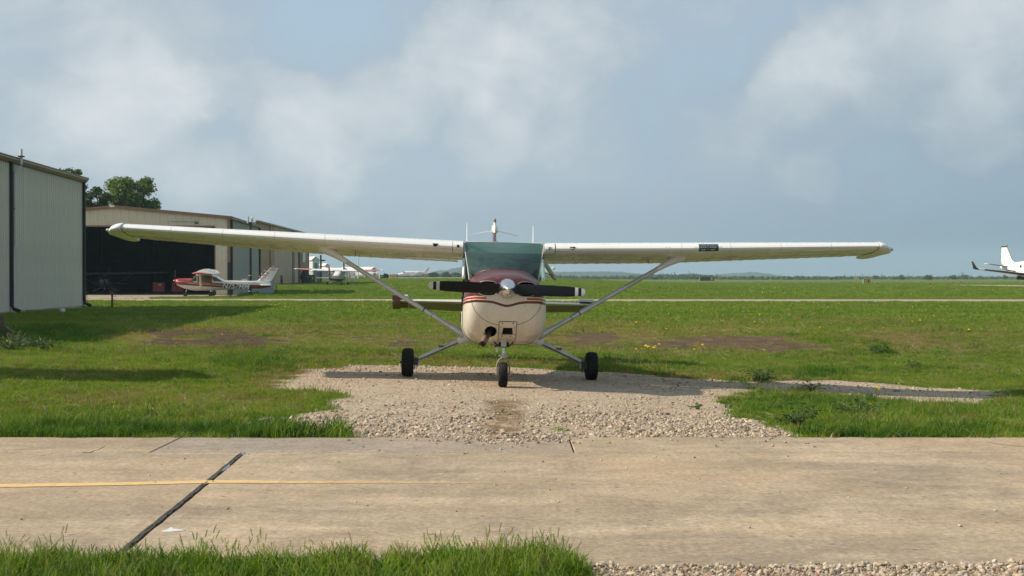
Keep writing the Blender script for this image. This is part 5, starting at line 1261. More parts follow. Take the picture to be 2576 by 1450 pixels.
def hydrant():
    g = G(282, 775); root = thing('yard_hydrant', 'red yard hydrant on a black pipe in front of the hangars', 'hydrant', (g.x, g.y, g.z))
    MB().mat(BLACKT).tube([(0, 0, -.1), (0, 0, .62)], .045, 10).build('pipe', None, root)
    HR = pm('faded_red_iron', (.24, .06, .065), .6, var=.2); b = MB().mat(HR); b.tube([(0, 0, .58), (0, 0, .74)], .06, 8); b.tube([(0, 0, .66), (.13, -.02, .65), (.15, -.02, .58)], .035, 8); b.build('head', None, root)
    b = MB().mat(HR); b.tube([(-.02, 0, .72), (-.12, 0, .78), (-.13, 0, .60)], .022, 6); b.tube([(-.1, 0, .79), (.08, 0, .80)], .022, 6); b.build('handle', None, root)
hydrant()
def white_cap():
    g = G(157, 789); b = MB().mat(PVC).lathe([(.001, .0), (.085, 0), (.085, .10), (.11, .105), (.11, .15), (.085, .16), (.085, .2), (.05, .215), (.001, .22)], (0, 0, -.02), 'z', 16)
    o = b.build('pipe_cap', None, None, loc=(g.x, g.y, g.z)); tag(o, 'white plastic cleanout cap in the shaded grass by the hangar wall', 'pipe cap')
white_cap()
def board():
    a, c = G(14, 846), G(80, 872); WOOD = pm('weathered_board', (.115, .075, .045), .85, var=.3, vs=6, bump=.5, bs=25)
    root = thing('retaining_board', 'weathered brown board edging with stub post in the grass at the left edge', 'board', (a.x, a.y, a.z)); v = c-a; v.z = -.03; n = Vector((v.y, -v.x, 0)).normalized()*.02
    MB().mat(WOOD).loft([[-n+Vector((0, 0, -.1)), n+Vector((0, 0, -.1)), n+Vector((0, 0, .23)), -n+Vector((0, 0, .23))], [v-n+Vector((0, 0, -.15)), v+n+Vector((0, 0, -.15)), v+n+Vector((0, 0, .06)), v-n+Vector((0, 0, .06))]]).build('board', None, root, smooth=0)
    MB().mat(WOOD).box((-.12, .0, .16), (.13, .13, .58)).build('post', None, root, smooth=0)
    MB().mat(WOOD).box((-.9, .02, .28), (1.5, .05, .3)).build('rail', None, root, smooth=0)
board()
def shed():  # unseen shed, made up to cast the shade band on the left grass
    root = thing('added_shade_shed', 'added tan metal shed out of view on the left, placed to shade the grass', 'shed', (-10.6, 18.5, tz(-9, 18.5)), (0, 0, R(2)))
    MB().mat(SIDING2).box2((-1.6, -.9, -.1), (1.6, .9, 3.0)).build('wall', None, root, smooth=0)
    for k in range(4): put(panel_mesh(.8, 0, 2.98, 3, m=SIDING2), 'wall_panel', root, (-1.6+.8*k, -.905, 0), 0)
    MB().mat(TRIM).prism([(-1.05, 2.95), (1.05, 2.95), (0, 3.35)], 'x', -1.75, 1.75).build('roof', None, root, smooth=0)
    MB().mat(TAND).box((1.62, 0, 1.05), (.05, .95, 2.1)).build('door', None, root, smooth=0)
shed()
def fuel_point():
    z = tz(-38, 350); a = at(894, 700, 350); c = at(951, 700, 350); L = c.x-a.x; r = .80
    TANK = pm('white_tank', (.68, .68, .66), .4, var=.05, dirt=(.4, .38, .33), dirt_amt=.3)
    t = thing('fuel_tank', 'white horizontal fuel tank with a red diamond badge beyond the tailed aeroplane', 'tank', (a.x, 350, z))
    MB().mat(TANK).lathe([(.001, -.12), (r*.6, -.08), (r*.95, .02), (r, .12), (r, L-.12), (r*.95, L-.02), (r*.6, L+.08), (.001, L+.12)], (0, 0, r+.12), 'x', 28).build('shell', None, t, smooth=40)
    for k in (.15, .5, .85): MB().mat(FOUND).box((L*k, 0, .18), (.35, 1.2, .5)).build('saddle', None, t, smooth=0)
    MB().mat(RED).prism([(L*.87, r*1.15-.45+.3), (L*.87+.42, r*1.15+.3), (L*.87, r*1.15+.45+.3), (L*.87-.42, r*1.15+.3)], 'y', -r-.06, -r+.02).build('diamond_badge', None, t, smooth=0)
    MB().mat(PVC).box((L*.87, -r-.07, r*1.15+.3), (.5, .02, .13)).build('badge_band', None, t, smooth=0)
    YEL = pm('bollard_yellow', (.60, .33, .03), .5, var=.12)
    for i, (px, top, lab) in enumerate(((880, 688.5, 'yellow bollard left of the white fuel tank, seen past the tailed aeroplane'), (918, 690, 'yellow bollard in front of the white fuel tank'), (956, 689, 'yellow bollard between the tank and the dark green cabinet'), (980.5, 688.5, 'tall yellow bollard right of the black hose reel'),
                                      (986.5, 692, 'third yellow bollard from the right end of the fuel point'), (991.5, 692, 'second yellow bollard from the right end of the fuel point'), (996.5, 694, 'rightmost yellow bollard of the fuel point, next to the red extinguisher'))):
        p = at(px, 700, 340); zz = tz(p.x, 340); h = at(px, top, 340).z-zz
        b = MB().mat(YEL).lathe([(.001, -.2), (.14, -.2), (.14, h-.06), (.10, h-.01), (.001, h)], (0, 0, 0), 'z', 12); o = b.build('bollard', None, None, loc=(p.x, 340, zz)); tag(o, lab, 'bollard', 'yellow bollards round the fuel point')
    def cab(name, lab, px0, px1, top, col, Y=345, cat='cabinet', dep=.6):
        p, q = at(px0, 700, Y), at(px1, 700, Y); zz = tz(p.x, Y); h = at(px0, top, Y).z-zz; w = q.x-p.x; r_ = thing(name, lab, cat, (p.x+w/2, Y, zz))
        MB().mat(col).box((0, 0, h/2), (w, dep, h)).build('body', None, r_, smooth=0); MB().mat(DARKM).box((0, 0, h+.03), (w*1.06, dep*1.06, .06)).build('lid', None, r_, smooth=0); MB().mat(PVC).box((0, -dep/2-.01, h*.72), (w*.6, .02, h*.16)).build('panel', None, r_, smooth=0)
    cab('pump_cabinet', 'dark green pump cabinet beside the fuel tank', 957.5, 965, 692.5, pm('dark_green_enamel', (.02, .05, .035), .5), cat='cabinet')
    cab('fuel_pump', 'slim bright blue fuel pump between the green cabinet and hose reel', 965.3, 968.3, 688, pm('blue_enamel', (.04, .16, .40), .4), 344, 'fuel pump')
    p = at(971.5, 700, 343); zz = tz(p.x, 343); t = thing('hose_reel', 'black hose reel on its stand beside the blue fuel pump', 'hose reel', (p.x, 343, zz))
    MB().mat(RUBBER).lathe([(.15, -.25), (.62, -.25), (.62, -.2), (.42, -.18), (.42, .18), (.62, .2), (.62, .25), (.15, .25)], (0, 0, .68), 'y', 24).build('drum', None, t); MB().mat(DARKM).box((0, 0, .2), (.9, .6, .4)).build('stand', None, t, smooth=0)
    p = at(998, 700, 338); zz = tz(p.x, 338); t = thing('fire_extinguisher', 'red extinguisher cabinet at the right end of the fuel point', 'extinguisher', (p.x+.1, 338.5, zz)); MB().mat(RED).box((0, 0, .85), (.3, .25, .5)).build('box', None, t, smooth=0); MB().mat(DARKM).tube([(0, 0, 0), (0, 0, .6)], .05, 6).build('post', None, t)
    # fenced plant beside the tan building
    GC = pm('green_enamel_cabinet', (.045, .10, .07), .5, var=.12); ST = PVC; YS = pm('sticker_yellow', (.55, .42, .12), .6)
    for x0, x1, top, lab, sk in ((766.5, 778.5, 692, 'green transformer cabinet with white notice, nearest the tan building', PVC), (780, 792, 693, 'green transformer cabinet with yellow notice, right of the other', YS)):
        p, q = at(x0, 700, 212), at(x1, 700, 212); zz = tz(p.x, 212); h = at(x0, top, 212).z-zz; w = q.x-p.x; t = thing('transformer_cabinet', lab, 'cabinet', (p.x+w/2, 212, zz), group='green cabinets inside the fence')
        MB().mat(GC).box((0, 0, h/2), (w, .8, h)).build('body', None, t, smooth=0); MB().mat(GC).box((0, -.02, h+.03), (w*1.06, .9, .06)).build('lid', None, t, smooth=0); MB().mat(sk).box((.08, -.41, h*.62), (w*.34, .02, h*.34)).build('notice', None, t, smooth=0)
    p = at(794.5, 700, 206); zz = tz(p.x, 206); t = thing('steel_stool', 'blue steel stand beside the green cabinets', 'stand', (p.x, 206, zz)); BL = pm('dark_blue_paint', (.02, .05, .14), .5)
    MB().mat(BL).box((0, 0, .62), (.42, .4, .06)).build('top', None, t, smooth=0)
    for x in (-.18, .18):
        for y in (-.16, .16): MB().mat(BL).tube([(x, y, 0), (x, y, .6)], .03, 6).build('leg', None, t)
    for px, top, w, wh in ((800, 685, .10, 'first from the left'), (802.6, 684, .09, 'second from the left'), (805.5, 684, .12, 'thickest of the cluster'), (808.5, 686, .09, 'rightmost of the cluster')):
        p = at(px, 700, 200); zz = tz(p.x, 200); o = MB().mat(pm('rusty_steel', (.06, .05, .045), .7, .3, var=.3) if 'rusty_steel' not in MATS else MATS['rusty_steel']).box((0, 0, (at(px, top, 200).z-zz)/2-.1), (w, w, at(px, top, 200).z-zz+.2)).build('steel_post', None, None, smooth=0, loc=(p.x, 200, zz)); tag(o, 'dark upright steel post beside the blue stand, '+wh, 'post', 'steel posts beside the fenced cabinets')
    # black sheeted heap against the wall
    p = at(766, 700, 196); zz = tz(p.x, 196); r_ = random.Random(3); rings = []
    for k in range(9):
        h = k/8*1.85; a_ = []
        for j in range(16):
            t_ = 2*PI*j/16; w = (.42+.12*math.sin(3*t_+k)+.06*r_.random())*(1.1-.35*(k/8)**3); a_.append((math.cos(t_)*w+.05*math.sin(k), math.sin(t_)*.55, h))
        rings.append(a_)
    o = MB().mat(pm('black_sheeting', (.010, .010, .011), .6, var=.3, bump=.4, bs=6)).loft(rings).build('covered_heap', None, None, smooth=70, loc=(p.x, 196, zz)); tag(o, 'black sheeted heap leaning against the tan building', 'tarpaulin')
    # chain link fence
    x0, x1 = at(776, 700, 215).x, at(893, 700, 222).x; t = thing('chain_link_fence', 'grey chain link fence with slim posts between the tan building and fuel tank', 'fence', (0, 0, 0)); n = 9; F = pm('galvanised_wire', (.30, .31, .31), .5, .6)
    for i in range(n):
        k = i/(n-1); x, y = x0+(x1-x0)*k, 215+7*k; zz = tz(x, y); MB().mat(F).tube([(x, y, zz-.2), (x, y, zz+1.75)], .045, 6).build('post', None, t)
    b = MB().mat(F); zz = tz(x0, 215)
    b.tube([(x0, 215, zz+1.72), (x1, 222, tz(x1, 222)+1.72)], .03, 5); m_ = 110
    for i in range(m_):
        for sgn in (-1, 1):
            k0, k1 = i/m_, min(1, max(0, (i+sgn*5)/m_)); q = lambda k, z: (x0+(x1-x0)*k, 215+7*k, tz(x0+(x1-x0)*k, 215+7*k)+z); p0, p1 = Vector(q(k0, .05)), Vector(q(k1, 1.7)); b.loft([[p0, p0+Vector((.012, 0, 0))], [p1, p1+Vector((.012, 0, 0))]], closed=False)
    o = b.build('wire_mesh', None, t, smooth=0); tag(o, kind='stuff')
fuel_point()

# ------------------------------------------------------------------ airfield signs, lights, masts
YELP = pm('sign_yellow', (.62, .36, .02), .5, var=.05); BLKP = pm('sign_black', (.012, .012, .013), .5, var=.1); GREYB = pm('sign_grey', (.42, .43, .44), .5)
BLUEL = pm('blue_lamp_glass', (.01, .015, .12), .3); ORP = pm('lamp_post_orange', (.60, .27, .03), .6)
def signs():
    Y = 480; a, c = at(1761, 708, Y), at(1797, 708, Y); w = c.x-a.x; z0 = tz(a.x, Y)+.06; h = 1.32
    t = thing('taxiway_sign', 'long black taxiway sign with a yellow letter B at its right end', 'sign', (a.x, Y, z0), group='airfield signs')
    MB().mat(BLKP).box((w/2, 0, .18+h/2), (w, .25, h)).build('panel', None, t, smooth=0)
    bx = w*.82; s = .46; b = MB().mat(YELP)
    for q in (-1, 1): b.box((bx+q*s, -.13, .18+h/2), (.07, .02, s*2+.07)); b.box((bx, -.13, .18+h/2+q*s), (s*2, .02, .07))
    b.build('letter_border', None, t, smooth=0); text_mesh('B', 'letter', 1.05, YELP, t, Matrix.Translation((bx, -.15, .18+h/2)) @ Matrix.Rotation(PI/2, 4, 'X'), offset=.03)
    for k in range(5): MB().mat(GREYB).box((w*(.1+.2*k), 0, .06), (.10, .12, .26)).build('foot', None, t, smooth=0)
    b = MB().mat(GREYB).box((-.06, 0, .18+h/2), (.12, .3, h+.1)); b.build('end_cap', None, t, smooth=0)
    Y = 256; a, c = at(2174.5, 717, Y), at(2189.8, 717, Y); w = c.x-a.x; z0 = tz(a.x, Y); h = .78
    t = thing('taxiway_sign', 'yellow taxiway sign with black left arrow and letter E', 'sign', (a.x, Y, z0), group='airfield signs')
    MB().mat(BLKP).box((w/2, .02, .2+h/2), (w, .16, h)).build('frame', None, t, smooth=0); MB().mat(YELP).box((w/2, -.07, .2+h/2), (w-.1, .03, h-.1)).build('panel', None, t, smooth=0)
    text_mesh('E', 'letter', .62, BLKP, t, Matrix.Translation((w*.68, -.09, .2+h/2)) @ Matrix.Rotation(PI/2, 4, 'X'), offset=.025)
    b = MB().mat(BLKP); zc = .2+h/2; b.box((w*.34, -.09, zc), (.28, .012, .06)); b.prism([(w*.34-.20, zc), (w*.34-.03, zc+.13), (w*.34+.03, zc+.09), (w*.34-.08, zc), (w*.34+.03, zc-.09), (w*.34-.03, zc-.13)], 'y', -.096, -.084); b.build('arrow', None, t, smooth=0)
    MB().mat(GREYB).box((-.16, .1, .2+h/2), (.14, .3, h)).build('back_box', None, t, smooth=0)
    for k in (.2, .8): MB().mat(GREYB).box((w*k, 0, .08), (.12, .12, .3)).build('foot', None, t, smooth=0)
    for px, py, Y, w, h, col, lab in ((2155, 708.2, 620, 1.9, .55, YELP, 'small distant orange airfield sign far behind the letter E sign'), (2092, 708, 640, 1.7, .4, BLKP, 'small dark distant airfield sign left of the orange one'), (1648, 704.6, 640, 2.4, .5, BLKP, 'small dark distant airfield sign beside the right wing strut')):
        a = at(px, py, Y); t = thing('distant_sign', lab, 'sign', (a.x, Y, tz(a.x, Y)), group='airfield signs'); MB().mat(col).box((0, 0, .3+h), (w, .2, h*1.6)).build('panel', None, t, smooth=0); MB().mat(GREYB).box((0, 0, .1), (w*.7, .1, .4)).build('foot', None, t, smooth=0)
    pl = MB().mat(ORP).tube([(0, 0, 0), (0, 0, .28)], .035, 8).build('post', None, None); lp = MB().mat(BLUEL).lathe([(.001, .27), (.06, .27), (.075, .33), (.07, .42), (.045, .46), (.001, .47)], (0, 0, 0), 'z', 12).build('lamp', None, None)
    first = True
    for px, py, lab in ((1909.6, 713.1, 'leftmost, under the low blue hill'), (2038.8, 717, 'in the open grass left of the letter E sign'), (2207.3, 720.6, 'just right of the letter E sign'), (2247, 716.5, 'second right of the letter E sign'), (1963, 712, 'tiny, beyond the first lamp on the left'), (2138, 715.4, 'a little left of the letter E sign'),
                        (2195, 714.6, 'small, behind the letter E sign'), (2318, 717.4, 'small, left of the tallest lamp'), (2341, 722.4, 'the tallest, on the side taxiway edge'), (2398.7, 718.2, 'between the tallest lamp and the turboprop'), (2418, 718.2, 'nearest the turboprop wing tip')):
        g = G(px, py); t = thing('taxiway_light', 'blue taxiway light on orange post, '+lab, 'taxiway light', (g.x, g.y, g.z), group='blue taxiway edge lights')
        for o in (pl, lp):
            c = o if first else o.copy()
            if not first: COL.objects.link(c)
            c.parent = t
        first = False
signs()
FARW = pm('pylon_steel', (.12, .13, .14), .7); 
def masts():
    WPOLE = pm('pole_timber', (.11, .10, .09), .9)
    for i, (px, top, Y, r_, wh) in enumerate(((2186, 689, 1400, .2, 0), (2287, 688, 1400, .2, 0), (2298.5, 690, 1400, .2, 0), (2411, 689.5, 1300, .22, 0), (2444.6, 690.5, 1250, .25, 0), (2463, 691, 1250, .22, 0), (2470, 690.5, 1250, .22, 0), (2152, 690, 1500, .2, 0), (2018, 690, 1500, .2, 0), (1966, 689, 1600, .22, 0), (1960, 690, 1600, .2, 0),
                                      (1419, 681, 1700, .2, 0), (1480.5, 681.5, 1700, .2, 0), (1663, 683, 1700, .25, 0), (1733, 681, 1800, .3, 0), (1802, 685, 1800, .2, 0), (1847, 686, 1800, .2, 0), (1396, 682, 1700, .2, 0))):
        p = at(px, top, Y); z0 = tz(p.x, Y); o = MB().mat(WPOLE).tube([(0, 0, -1), (0, 0, p.z-z0)], [r_*1.2, r_*.8], 6).build('distant_pole', None, None, loc=(p.x, Y, z0)); tag(o, 'thin distant pole standing above the hazy treeline', 'pole', 'distant poles on the horizon')
    def pylon(px, top, Y, lab, sc=1.):
        p = at(px, top, Y); z0 = tz(p.x, Y); h = p.z-z0; t = thing('power_pylon', lab, 'pylon', (p.x, Y, z0), group='power pylons on the horizon')
        b = MB().mat(FARW); w = h*.13
        for sx in (-1, 1): b.tube([(sx*w, 0, 0), (sx*w*.25, 0, h*.55), (sx*w*.9, 0, h)], .28*sc, 4)
        for k in range(5): z1, z2 = h*.11*k, h*.11*(k+1); w1, w2 = w*(1-.75*z1/(h*.55)), w*(1-.75*z2/(h*.55)); b.tube([(-w1, 0, z1), (w2, 0, z2)], .16*sc, 4); b.tube([(w1, 0, z1), (-w2, 0, z2)], .16*sc, 4)
        b.build('tower', None, t, smooth=0)
        b = MB().mat(FARW)
        for sx in (-1, 1): b.tube([(0, 0, h*.68), (sx*h*.32, 0, h*.78), (sx*w*.9, 0, h)], .2*sc, 4)
        b.tube([(-h*.33, 0, h*.78), (h*.33, 0, h*.78)], .2*sc, 4); b.build('crossarm', None, t, smooth=0)
    for px, top, Y, lab in ((2169, 689, 2300, 'hazy lattice pylon just left of the letter E sign'), (2219, 689.5, 2300, 'hazy lattice pylon right of the letter E sign'), (2283, 690.5, 2400, 'faint lattice pylon beside two poles'), (2343, 690, 2400, 'faint lattice pylon above the tallest taxiway lamp'), (2421, 684.5, 1900, 'clearest and tallest lattice pylon, left of the turboprop'), (2525, 691, 2400, 'faint lattice pylon below the turboprop tail')): pylon(px, top, Y, lab)
    p = at(1392.5, 671.5, 2300); t = thing('water_tower', 'hazy white water tower seen through the gap beside the open side window', 'water tower', (p.x, 2300, 0))
    h = p.z; MB().mat(WHITEB).lathe([(.001, h-5.2), (2.2, h-4.8), (3.2, h-3.4), (3.2, h-1.6), (2.2, h-.4), (.001, h)], (0, 0, 0), 'z', 20).build('tank', None, t)
    for sx in (-1, 1):
        for sy in (-1, 1): MB().mat(GREYB).tube([(sx*2.4, sy*2.4, 0), (sx*1.9, sy*1.9, h-4.2)], .28, 5).build('leg', None, t)
masts()
# ------------------------------------------------------------------ the other aeroplanes
PW = pm('clean_white_paint', (.72, .72, .70), .3, var=.04, coat=.3)
def livery(name, fn):
    """paint laid out by position on the aeroplane: fn(t, x, y, z) returns a colour"""
    m, t = newmat(name); o = t.n('ShaderNodeTexCoord').outputs['Object']; x, y, z = t.sep(o)
    c = fn(t, x, y, z); c = t.mix(t.mr(t.noise(o, 2.2, 6, .65), .5, .75, 0, .3), c, (.34, .29, .22)); t.set(t.b.inputs['Base Color'], c); t.b.inputs['Roughness'].default_value = .35; t.b.inputs['Coat Weight'].default_value = .2
    return m
def band(t, z, lo, hi): return t.math('MULTIPLY', t.math('GREATER_THAN', z, lo), t.math('LESS_THAN', z, hi))
def lin(t, y, a, b, va, vb): return t.mr(y, a, b, va, vb)
def red_livery(t, x, y, z):
    w, r = (.68, .67, .63), (.27, .022, .018); lo = lin(t, y, .3, 6.2, .86, .47); hi = lin(t, y, .3, 6.2, 1.10, .80)
    b = band(t, z, lo, hi); b = t.math('MAXIMUM', b, t.math('MULTIPLY', t.math('GREATER_THAN', z, hi), t.math('LESS_THAN', y, 1.4)))
    b = t.math('MAXIMUM', b, t.math('MULTIPLY', band(t, y, 1.72, 2.72), t.math('MULTIPLY', t.math('GREATER_THAN', z, hi), t.math('LESS_THAN', z, 1.5))))
    l1 = t.math('SUBTRACT', hi, t.mr(y, .5, 1.5, .02, .05)); ln = band(t, z, l1, t.math('ADD', l1, .022)); ln = t.math('MULTIPLY', ln, t.math('LESS_THAN', y, 2.6))
    l2 = t.math('ADD', lo, lin(t, y, .9, 3.4, .13, .13)); ln2 = t.math('MULTIPLY', band(t, z, l2, t.math('ADD', l2, .028)), band(t, y, 1.0, 3.5)); b = t.math('MULTIPLY', b, t.math('SUBTRACT', 1., t.math('MAXIMUM', ln, ln2)))
    return t.mix(b, w, r)
def dark_livery(t, x, y, z):
    w, g, r, cr = (.72, .71, .68), (.018, .03, .025), (.33, .03, .025), (.50, .44, .30)
    k = lin(t, y, 1., 6.6, .98, .86); c = t.mix(t.math('LESS_THAN', z, k), w, g); c = t.mix(band(t, z, k, t.math('ADD', k, .05)), c, cr); c = t.mix(band(t, z, t.math('ADD', k, .07), t.math('ADD', k, .13)), c, r)
    return t.mix(t.math('MULTIPLY', t.math('GREATER_THAN', y, 6.0), t.math('GREATER_THAN', z, k)), c, r)
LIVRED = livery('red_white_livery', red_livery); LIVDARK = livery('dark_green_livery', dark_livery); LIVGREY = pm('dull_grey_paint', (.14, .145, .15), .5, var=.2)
def wing_livery(t, x, y, z):
    ax = t.math('ABSOLUTE', x); p = t.math('MULTIPLY', band(t, ax, 3.0, 4.75), t.math('MULTIPLY', t.math('GREATER_THAN', y, 1.9), t.math('LESS_THAN', y, t.math('SUBTRACT', 3.9, t.math('MULTIPLY', ax, .17)))))
    return t.mix(p, (.76, .76, .75), (.50, .10, .06))
WPANEL = livery('red_panel_wing', wing_livery)

def highwing(name, label, loc, rot, body, wingm, finm, tipm=None, group=None, pitch_struts=True, fin_livery=None):
    root = thing(name, label, 'aeroplane', loc, rot, group)
    sec = [(.18, .22, 1.22, .98, 1.1, 2.3, 2.3), (.24, .33, 1.26, .86, 1.08, 2.4, 2.4), (.45, .41, 1.29, .70, 1.05, 2.5, 2.5), (.8, .46, 1.295, .56, 1.02, 2.6, 2.6), (1.25, .49, 1.30, .46, 1.0, 2.8, 2.8), (1.45, .50, 1.46, .43, 1., 3, 3), (1.62, .50, 1.60, .42, 1., 3.4, 3.2), (2.6, .50, 1.62, .42, 1., 3.4, 3.2), (2.9, .47, 1.55, .44, 1., 3, 3), (3.55, .36, 1.15, .47, .9, 2.6, 2.6), (4.8, .22, 1.12, .53, .88, 2.3, 2.3), (6.2, .10, 1.09, .56, .85, 2.2, 2.2), (6.8, .045, 1.02, .66, .85, 2.2, 2.2)]
    fus = MB().mat(body).loft([superring(*s, n=32) for s in sec]).build('fuselage', None, root, smooth=45)
    MB().mat(tipm or RED).lathe([(.001, -.02), (.03, .01), (.075, .08), (.105, .17), (.11, .20)], (0, 0, 1.12), 'y', 20).build('spinner', None, root)
    for sg in (-1, 1):
        b = MB().mat(BLACKP); b.loft([[(sg*r*.34+cc*.05*.4, .12+cc*.03, 1.12-sg*r*.80+0) if 0 else (sg*(r*.35)+w*.9*dx, .12+dy*.03, 1.12-sg*r*.86+w*.3*dx) for dx, dy in ((-1, 0), (0, -1), (1, 0), (0, 1))] for r, w in ((.06, .04), (.3, .065), (.6, .06), (.82, .045), (.86, .02))]); b.build('propeller_blade', None, root)
        g = MB().mat(DGLASS); X = .508*sg
        def pane(pts, nm, x0=X, dx=0.):
            P = [Vector((x0+dx*(z-1.0), y, z)) for y, z in pts]; MB().mat(DGLASS).loft([P, [p-Vector((sg*.03, 0, 0)) for p in P]]).build(nm, None, root, smooth=0)
        pane([(1.74, 1.09), (1.80, 1.42), (2.50, 1.44), (2.52, 1.09)], 'door_window', .512*sg); 
        P = [Vector((sg*(.505-.10*(y-2.7)), y, z)) for y, z in ((2.72, 1.43), (2.82, 1.12), (3.42, 1.09), (3.0, 1.38))]; MB().mat(DGLASS).loft([P, [p-Vector((sg*.08, 0, 0)) for p in P]]).build('rear_side_window', None, root, smooth=0)
        P = [Vector((sg*.504, y, z)) for y, z in ((1.30, 1.17), (1.62, 1.44), (1.66, 1.12), (1.5, 1.10))]; MB().mat(DGLASS).loft([P, [p-Vector((sg*.05, 0, 0)) for p in P]]).build('quarter_window', None, root, smooth=0)
        WS = [(.0, 1.52, 1.68, 1.6, .12, 2.5), (2.1, 1.52, 1.715, 1.6, .12, 2.5), (4.85, 1.66, 1.775, 1.13, .11, 1.)]
        def stn(u): s = lerp_station(WS, u); return (sg*s[0],)+s[1:]
        wg = MB().mat(wingm); wing_mesh(wg, [stn(u) for u in (.0, .52, 1.2, 2.1, 3.0, 4.0, 4.85)], c1=.75, n=13); wg = wg.build('wing', None, root, smooth=40)
        for nm, a, c_ in (('flap', .55, 2.45), ('aileron', 2.5, 4.84)): wing_mesh(MB().mat(wingm), [stn(u) for u in np.linspace(a, c_, 5)], c0=.757, c1=1., n=4).build(nm, None, root, smooth=30)
        e = stn(4.85); tp = MB().mat(tipm or wingm); rings = []
        for du, k in ((.003, 1.01), (.08, .98), (.16, .82), (.21, .5)): rings.append([(x+sg*du, e[1]+.45*e[3]+(y-e[1]-.45*e[3])*(.4+.6*k), e[2]-.02+(z-e[2]+.02)*k) for x, y, z in wing_ring(*e, n=11)])
        tp.loft(rings); tp.build('wing_tip', None, wg, smooth=50)
        A, B = Vector((sg*2.25, 2.0, 1.66)), Vector((sg*.47, 1.95, .55)); MB().mat(body if body is LIVGREY else PW).tube([A, B], .065, 10, .45).build('wing_strut', None, root)
        H = Vector((sg*1.08, 2.72, .22)); MB().mat(STRUTP).tube([(sg*.4, 2.6, .5), H], [.035, .028], 8).build('main_gear_leg', None, root); b = MB(); wheel(b, (sg*1.15, 2.72, .20), .20, .15, RUBBER, HUB); b.build('main_wheel', None, root, smooth=40)
        HS = [(.04, 6.05, .84, .80, .09, 0), (1.5, 6.2, .84, .58, .08, 0)]
        def hst(u): s = lerp_station(HS, u); return (sg*s[0],)+s[1:]
        wing_mesh(MB().mat(PW), [hst(u) for u in (.04, .8, 1.5)], camber=0, c1=.6, n=11).build('tailplane', None, root, smooth=40); wing_mesh(MB().mat(PW), [hst(u) for u in (.06, .8, 1.49)], camber=0, c0=.62, c1=1., n=4).build('elevator', None, root, smooth=30)
    P = [Vector((x, y, z)) for x, y, z in ((-.44, 1.27, 1.31), (.44, 1.27, 1.31), (.46, 1.60, 1.575), (-.46, 1.60, 1.575))]; MB().mat(DGLASS).loft([[p+Vector((0, -.03, .025)) for p in P], P]).build('windshield', None, root, smooth=0)
    b = MB().mat(fin_livery or finm)
    def fring(y0, ch, z): return [(zz, y0+yy, z) for yy, zz in airfoil(ch, .075, n=11, camber=0)]
    b.loft([fring(5.0, 1.7, 1.04), fring(5.88, 1.0, 1.12), fring(6.80, .60, 2.06)]); fn = b.build('fin', None, root, smooth=40)
    MB().mat(tipm or RED).loft([fring(6.79, .62, 2.062), fring(6.84, .56, 2.12)]).build('fin_tip', None, fn, smooth=40)
    MB().mat(PVC).tube([(0, 7.0, 2.1), (0, 7.0, 2.22)], .025, 6).build('beacon', None, fn)
    b = MB().mat(STRUTP).tube([(0, .95, .62), (0, .85, .18)], [.03, .03], 8); b.build('nose_strut', None, root); b = MB(); wheel(b, (0, .84, .17), .17, .12, RUBBER, HUB); b.build('nose_wheel', None, root, smooth=40)
    MB().mat(PVC).tube([(.2, 2.2, 1.76), (.2, 2.5, 2.0)], .01, 5).build('whip_aerial', None, root)
    return root
def side_view_plane():
    Y = 105.; g = at(431, 748, Y); X = g.x+.15
    r = highwing('light_aeroplane', 'red and white high-wing aeroplane marked N757MM parked side-on before the open hangar', (X, Y, 0.0), (0, R(1.7), R(-81.5)), LIVRED, PW, PW, RED); r.scale = (1.04,)*3
    side = lambda y, z, x, rx=0: Matrix.Translation((x, y, z)) @ Matrix.Rotation(PI/2, 4, 'Z') @ Matrix.Rotation(PI/2, 4, 'X')
    LET = pm('white_lettering', (.72, .72, .70), .5, var=.03)
    # registration along the rear fuselage, tapering with it
    M = Matrix.Translation((.318, 4.36, .725)) @ Matrix.Rotation(R(-7.0), 4, 'Z').inverted() @ Matrix.Rotation(R(3.2), 4, 'X') .inverted() @ Matrix.Rotation(PI/2, 4, 'Z') @ Matrix.Rotation(PI/2, 4, 'X')
    text_mesh('N757MM', 'registration', .50, LET, r, M, shear=.22, offset=.008, extrude=.03, sx=.98)
    M = Matrix.Translation((.058, 6.30, 1.50)) @ Matrix.Rotation(PI/2, 4, 'Z') @ Matrix.Rotation(PI/2, 4, 'X') @ Matrix.Rotation(R(47), 4, 'Z')
    text_mesh('152', 'fin_number_outline', .55, MATS['red_paint'], r, M, shear=.1, offset=.022, extrude=.008); M2 = Matrix.Translation((.012, 0, 0)) @ M; text_mesh('152', 'fin_number', .55, LET, r, M2, shear=.1, offset=-.004, extrude=.008)
    for z0, w in ((1.93, .05), (1.83, .03)):
        k = (z0-1.12)/(2.06-1.12); y0 = 5.88+.92*k; ch = 1.0-.4*k; MB().mat(RED).loft([[(zz*1.06+0, y0+yy, z_) for yy, zz in airfoil(ch, .078, n=9, camber=0)] for z_ in (z0, z0+w)]).build('fin_stripe', None, r, smooth=40)
side_view_plane()
def rear_view_plane():
    Y = 158.; c = at(853, 724, Y)
    highwing('light_aeroplane', 'white high-wing aeroplane with red fin and dark belly seen from behind near the tan building', (c.x+.15, Y+2.5, tz(c.x, Y)+.0), (0, R(-1.0), R(174)), LIVDARK, WPANEL, pm('red_fin_paint', (.36, .03, .03), .4), None)
rear_view_plane()
highwing('light_aeroplane', 'grey high-wing aeroplane in the gloom inside the open hangar', (-33.6, 117, .03), (0, 0, R(12)), LIVGREY, LIVGREY, LIVGREY, LIVGREY)
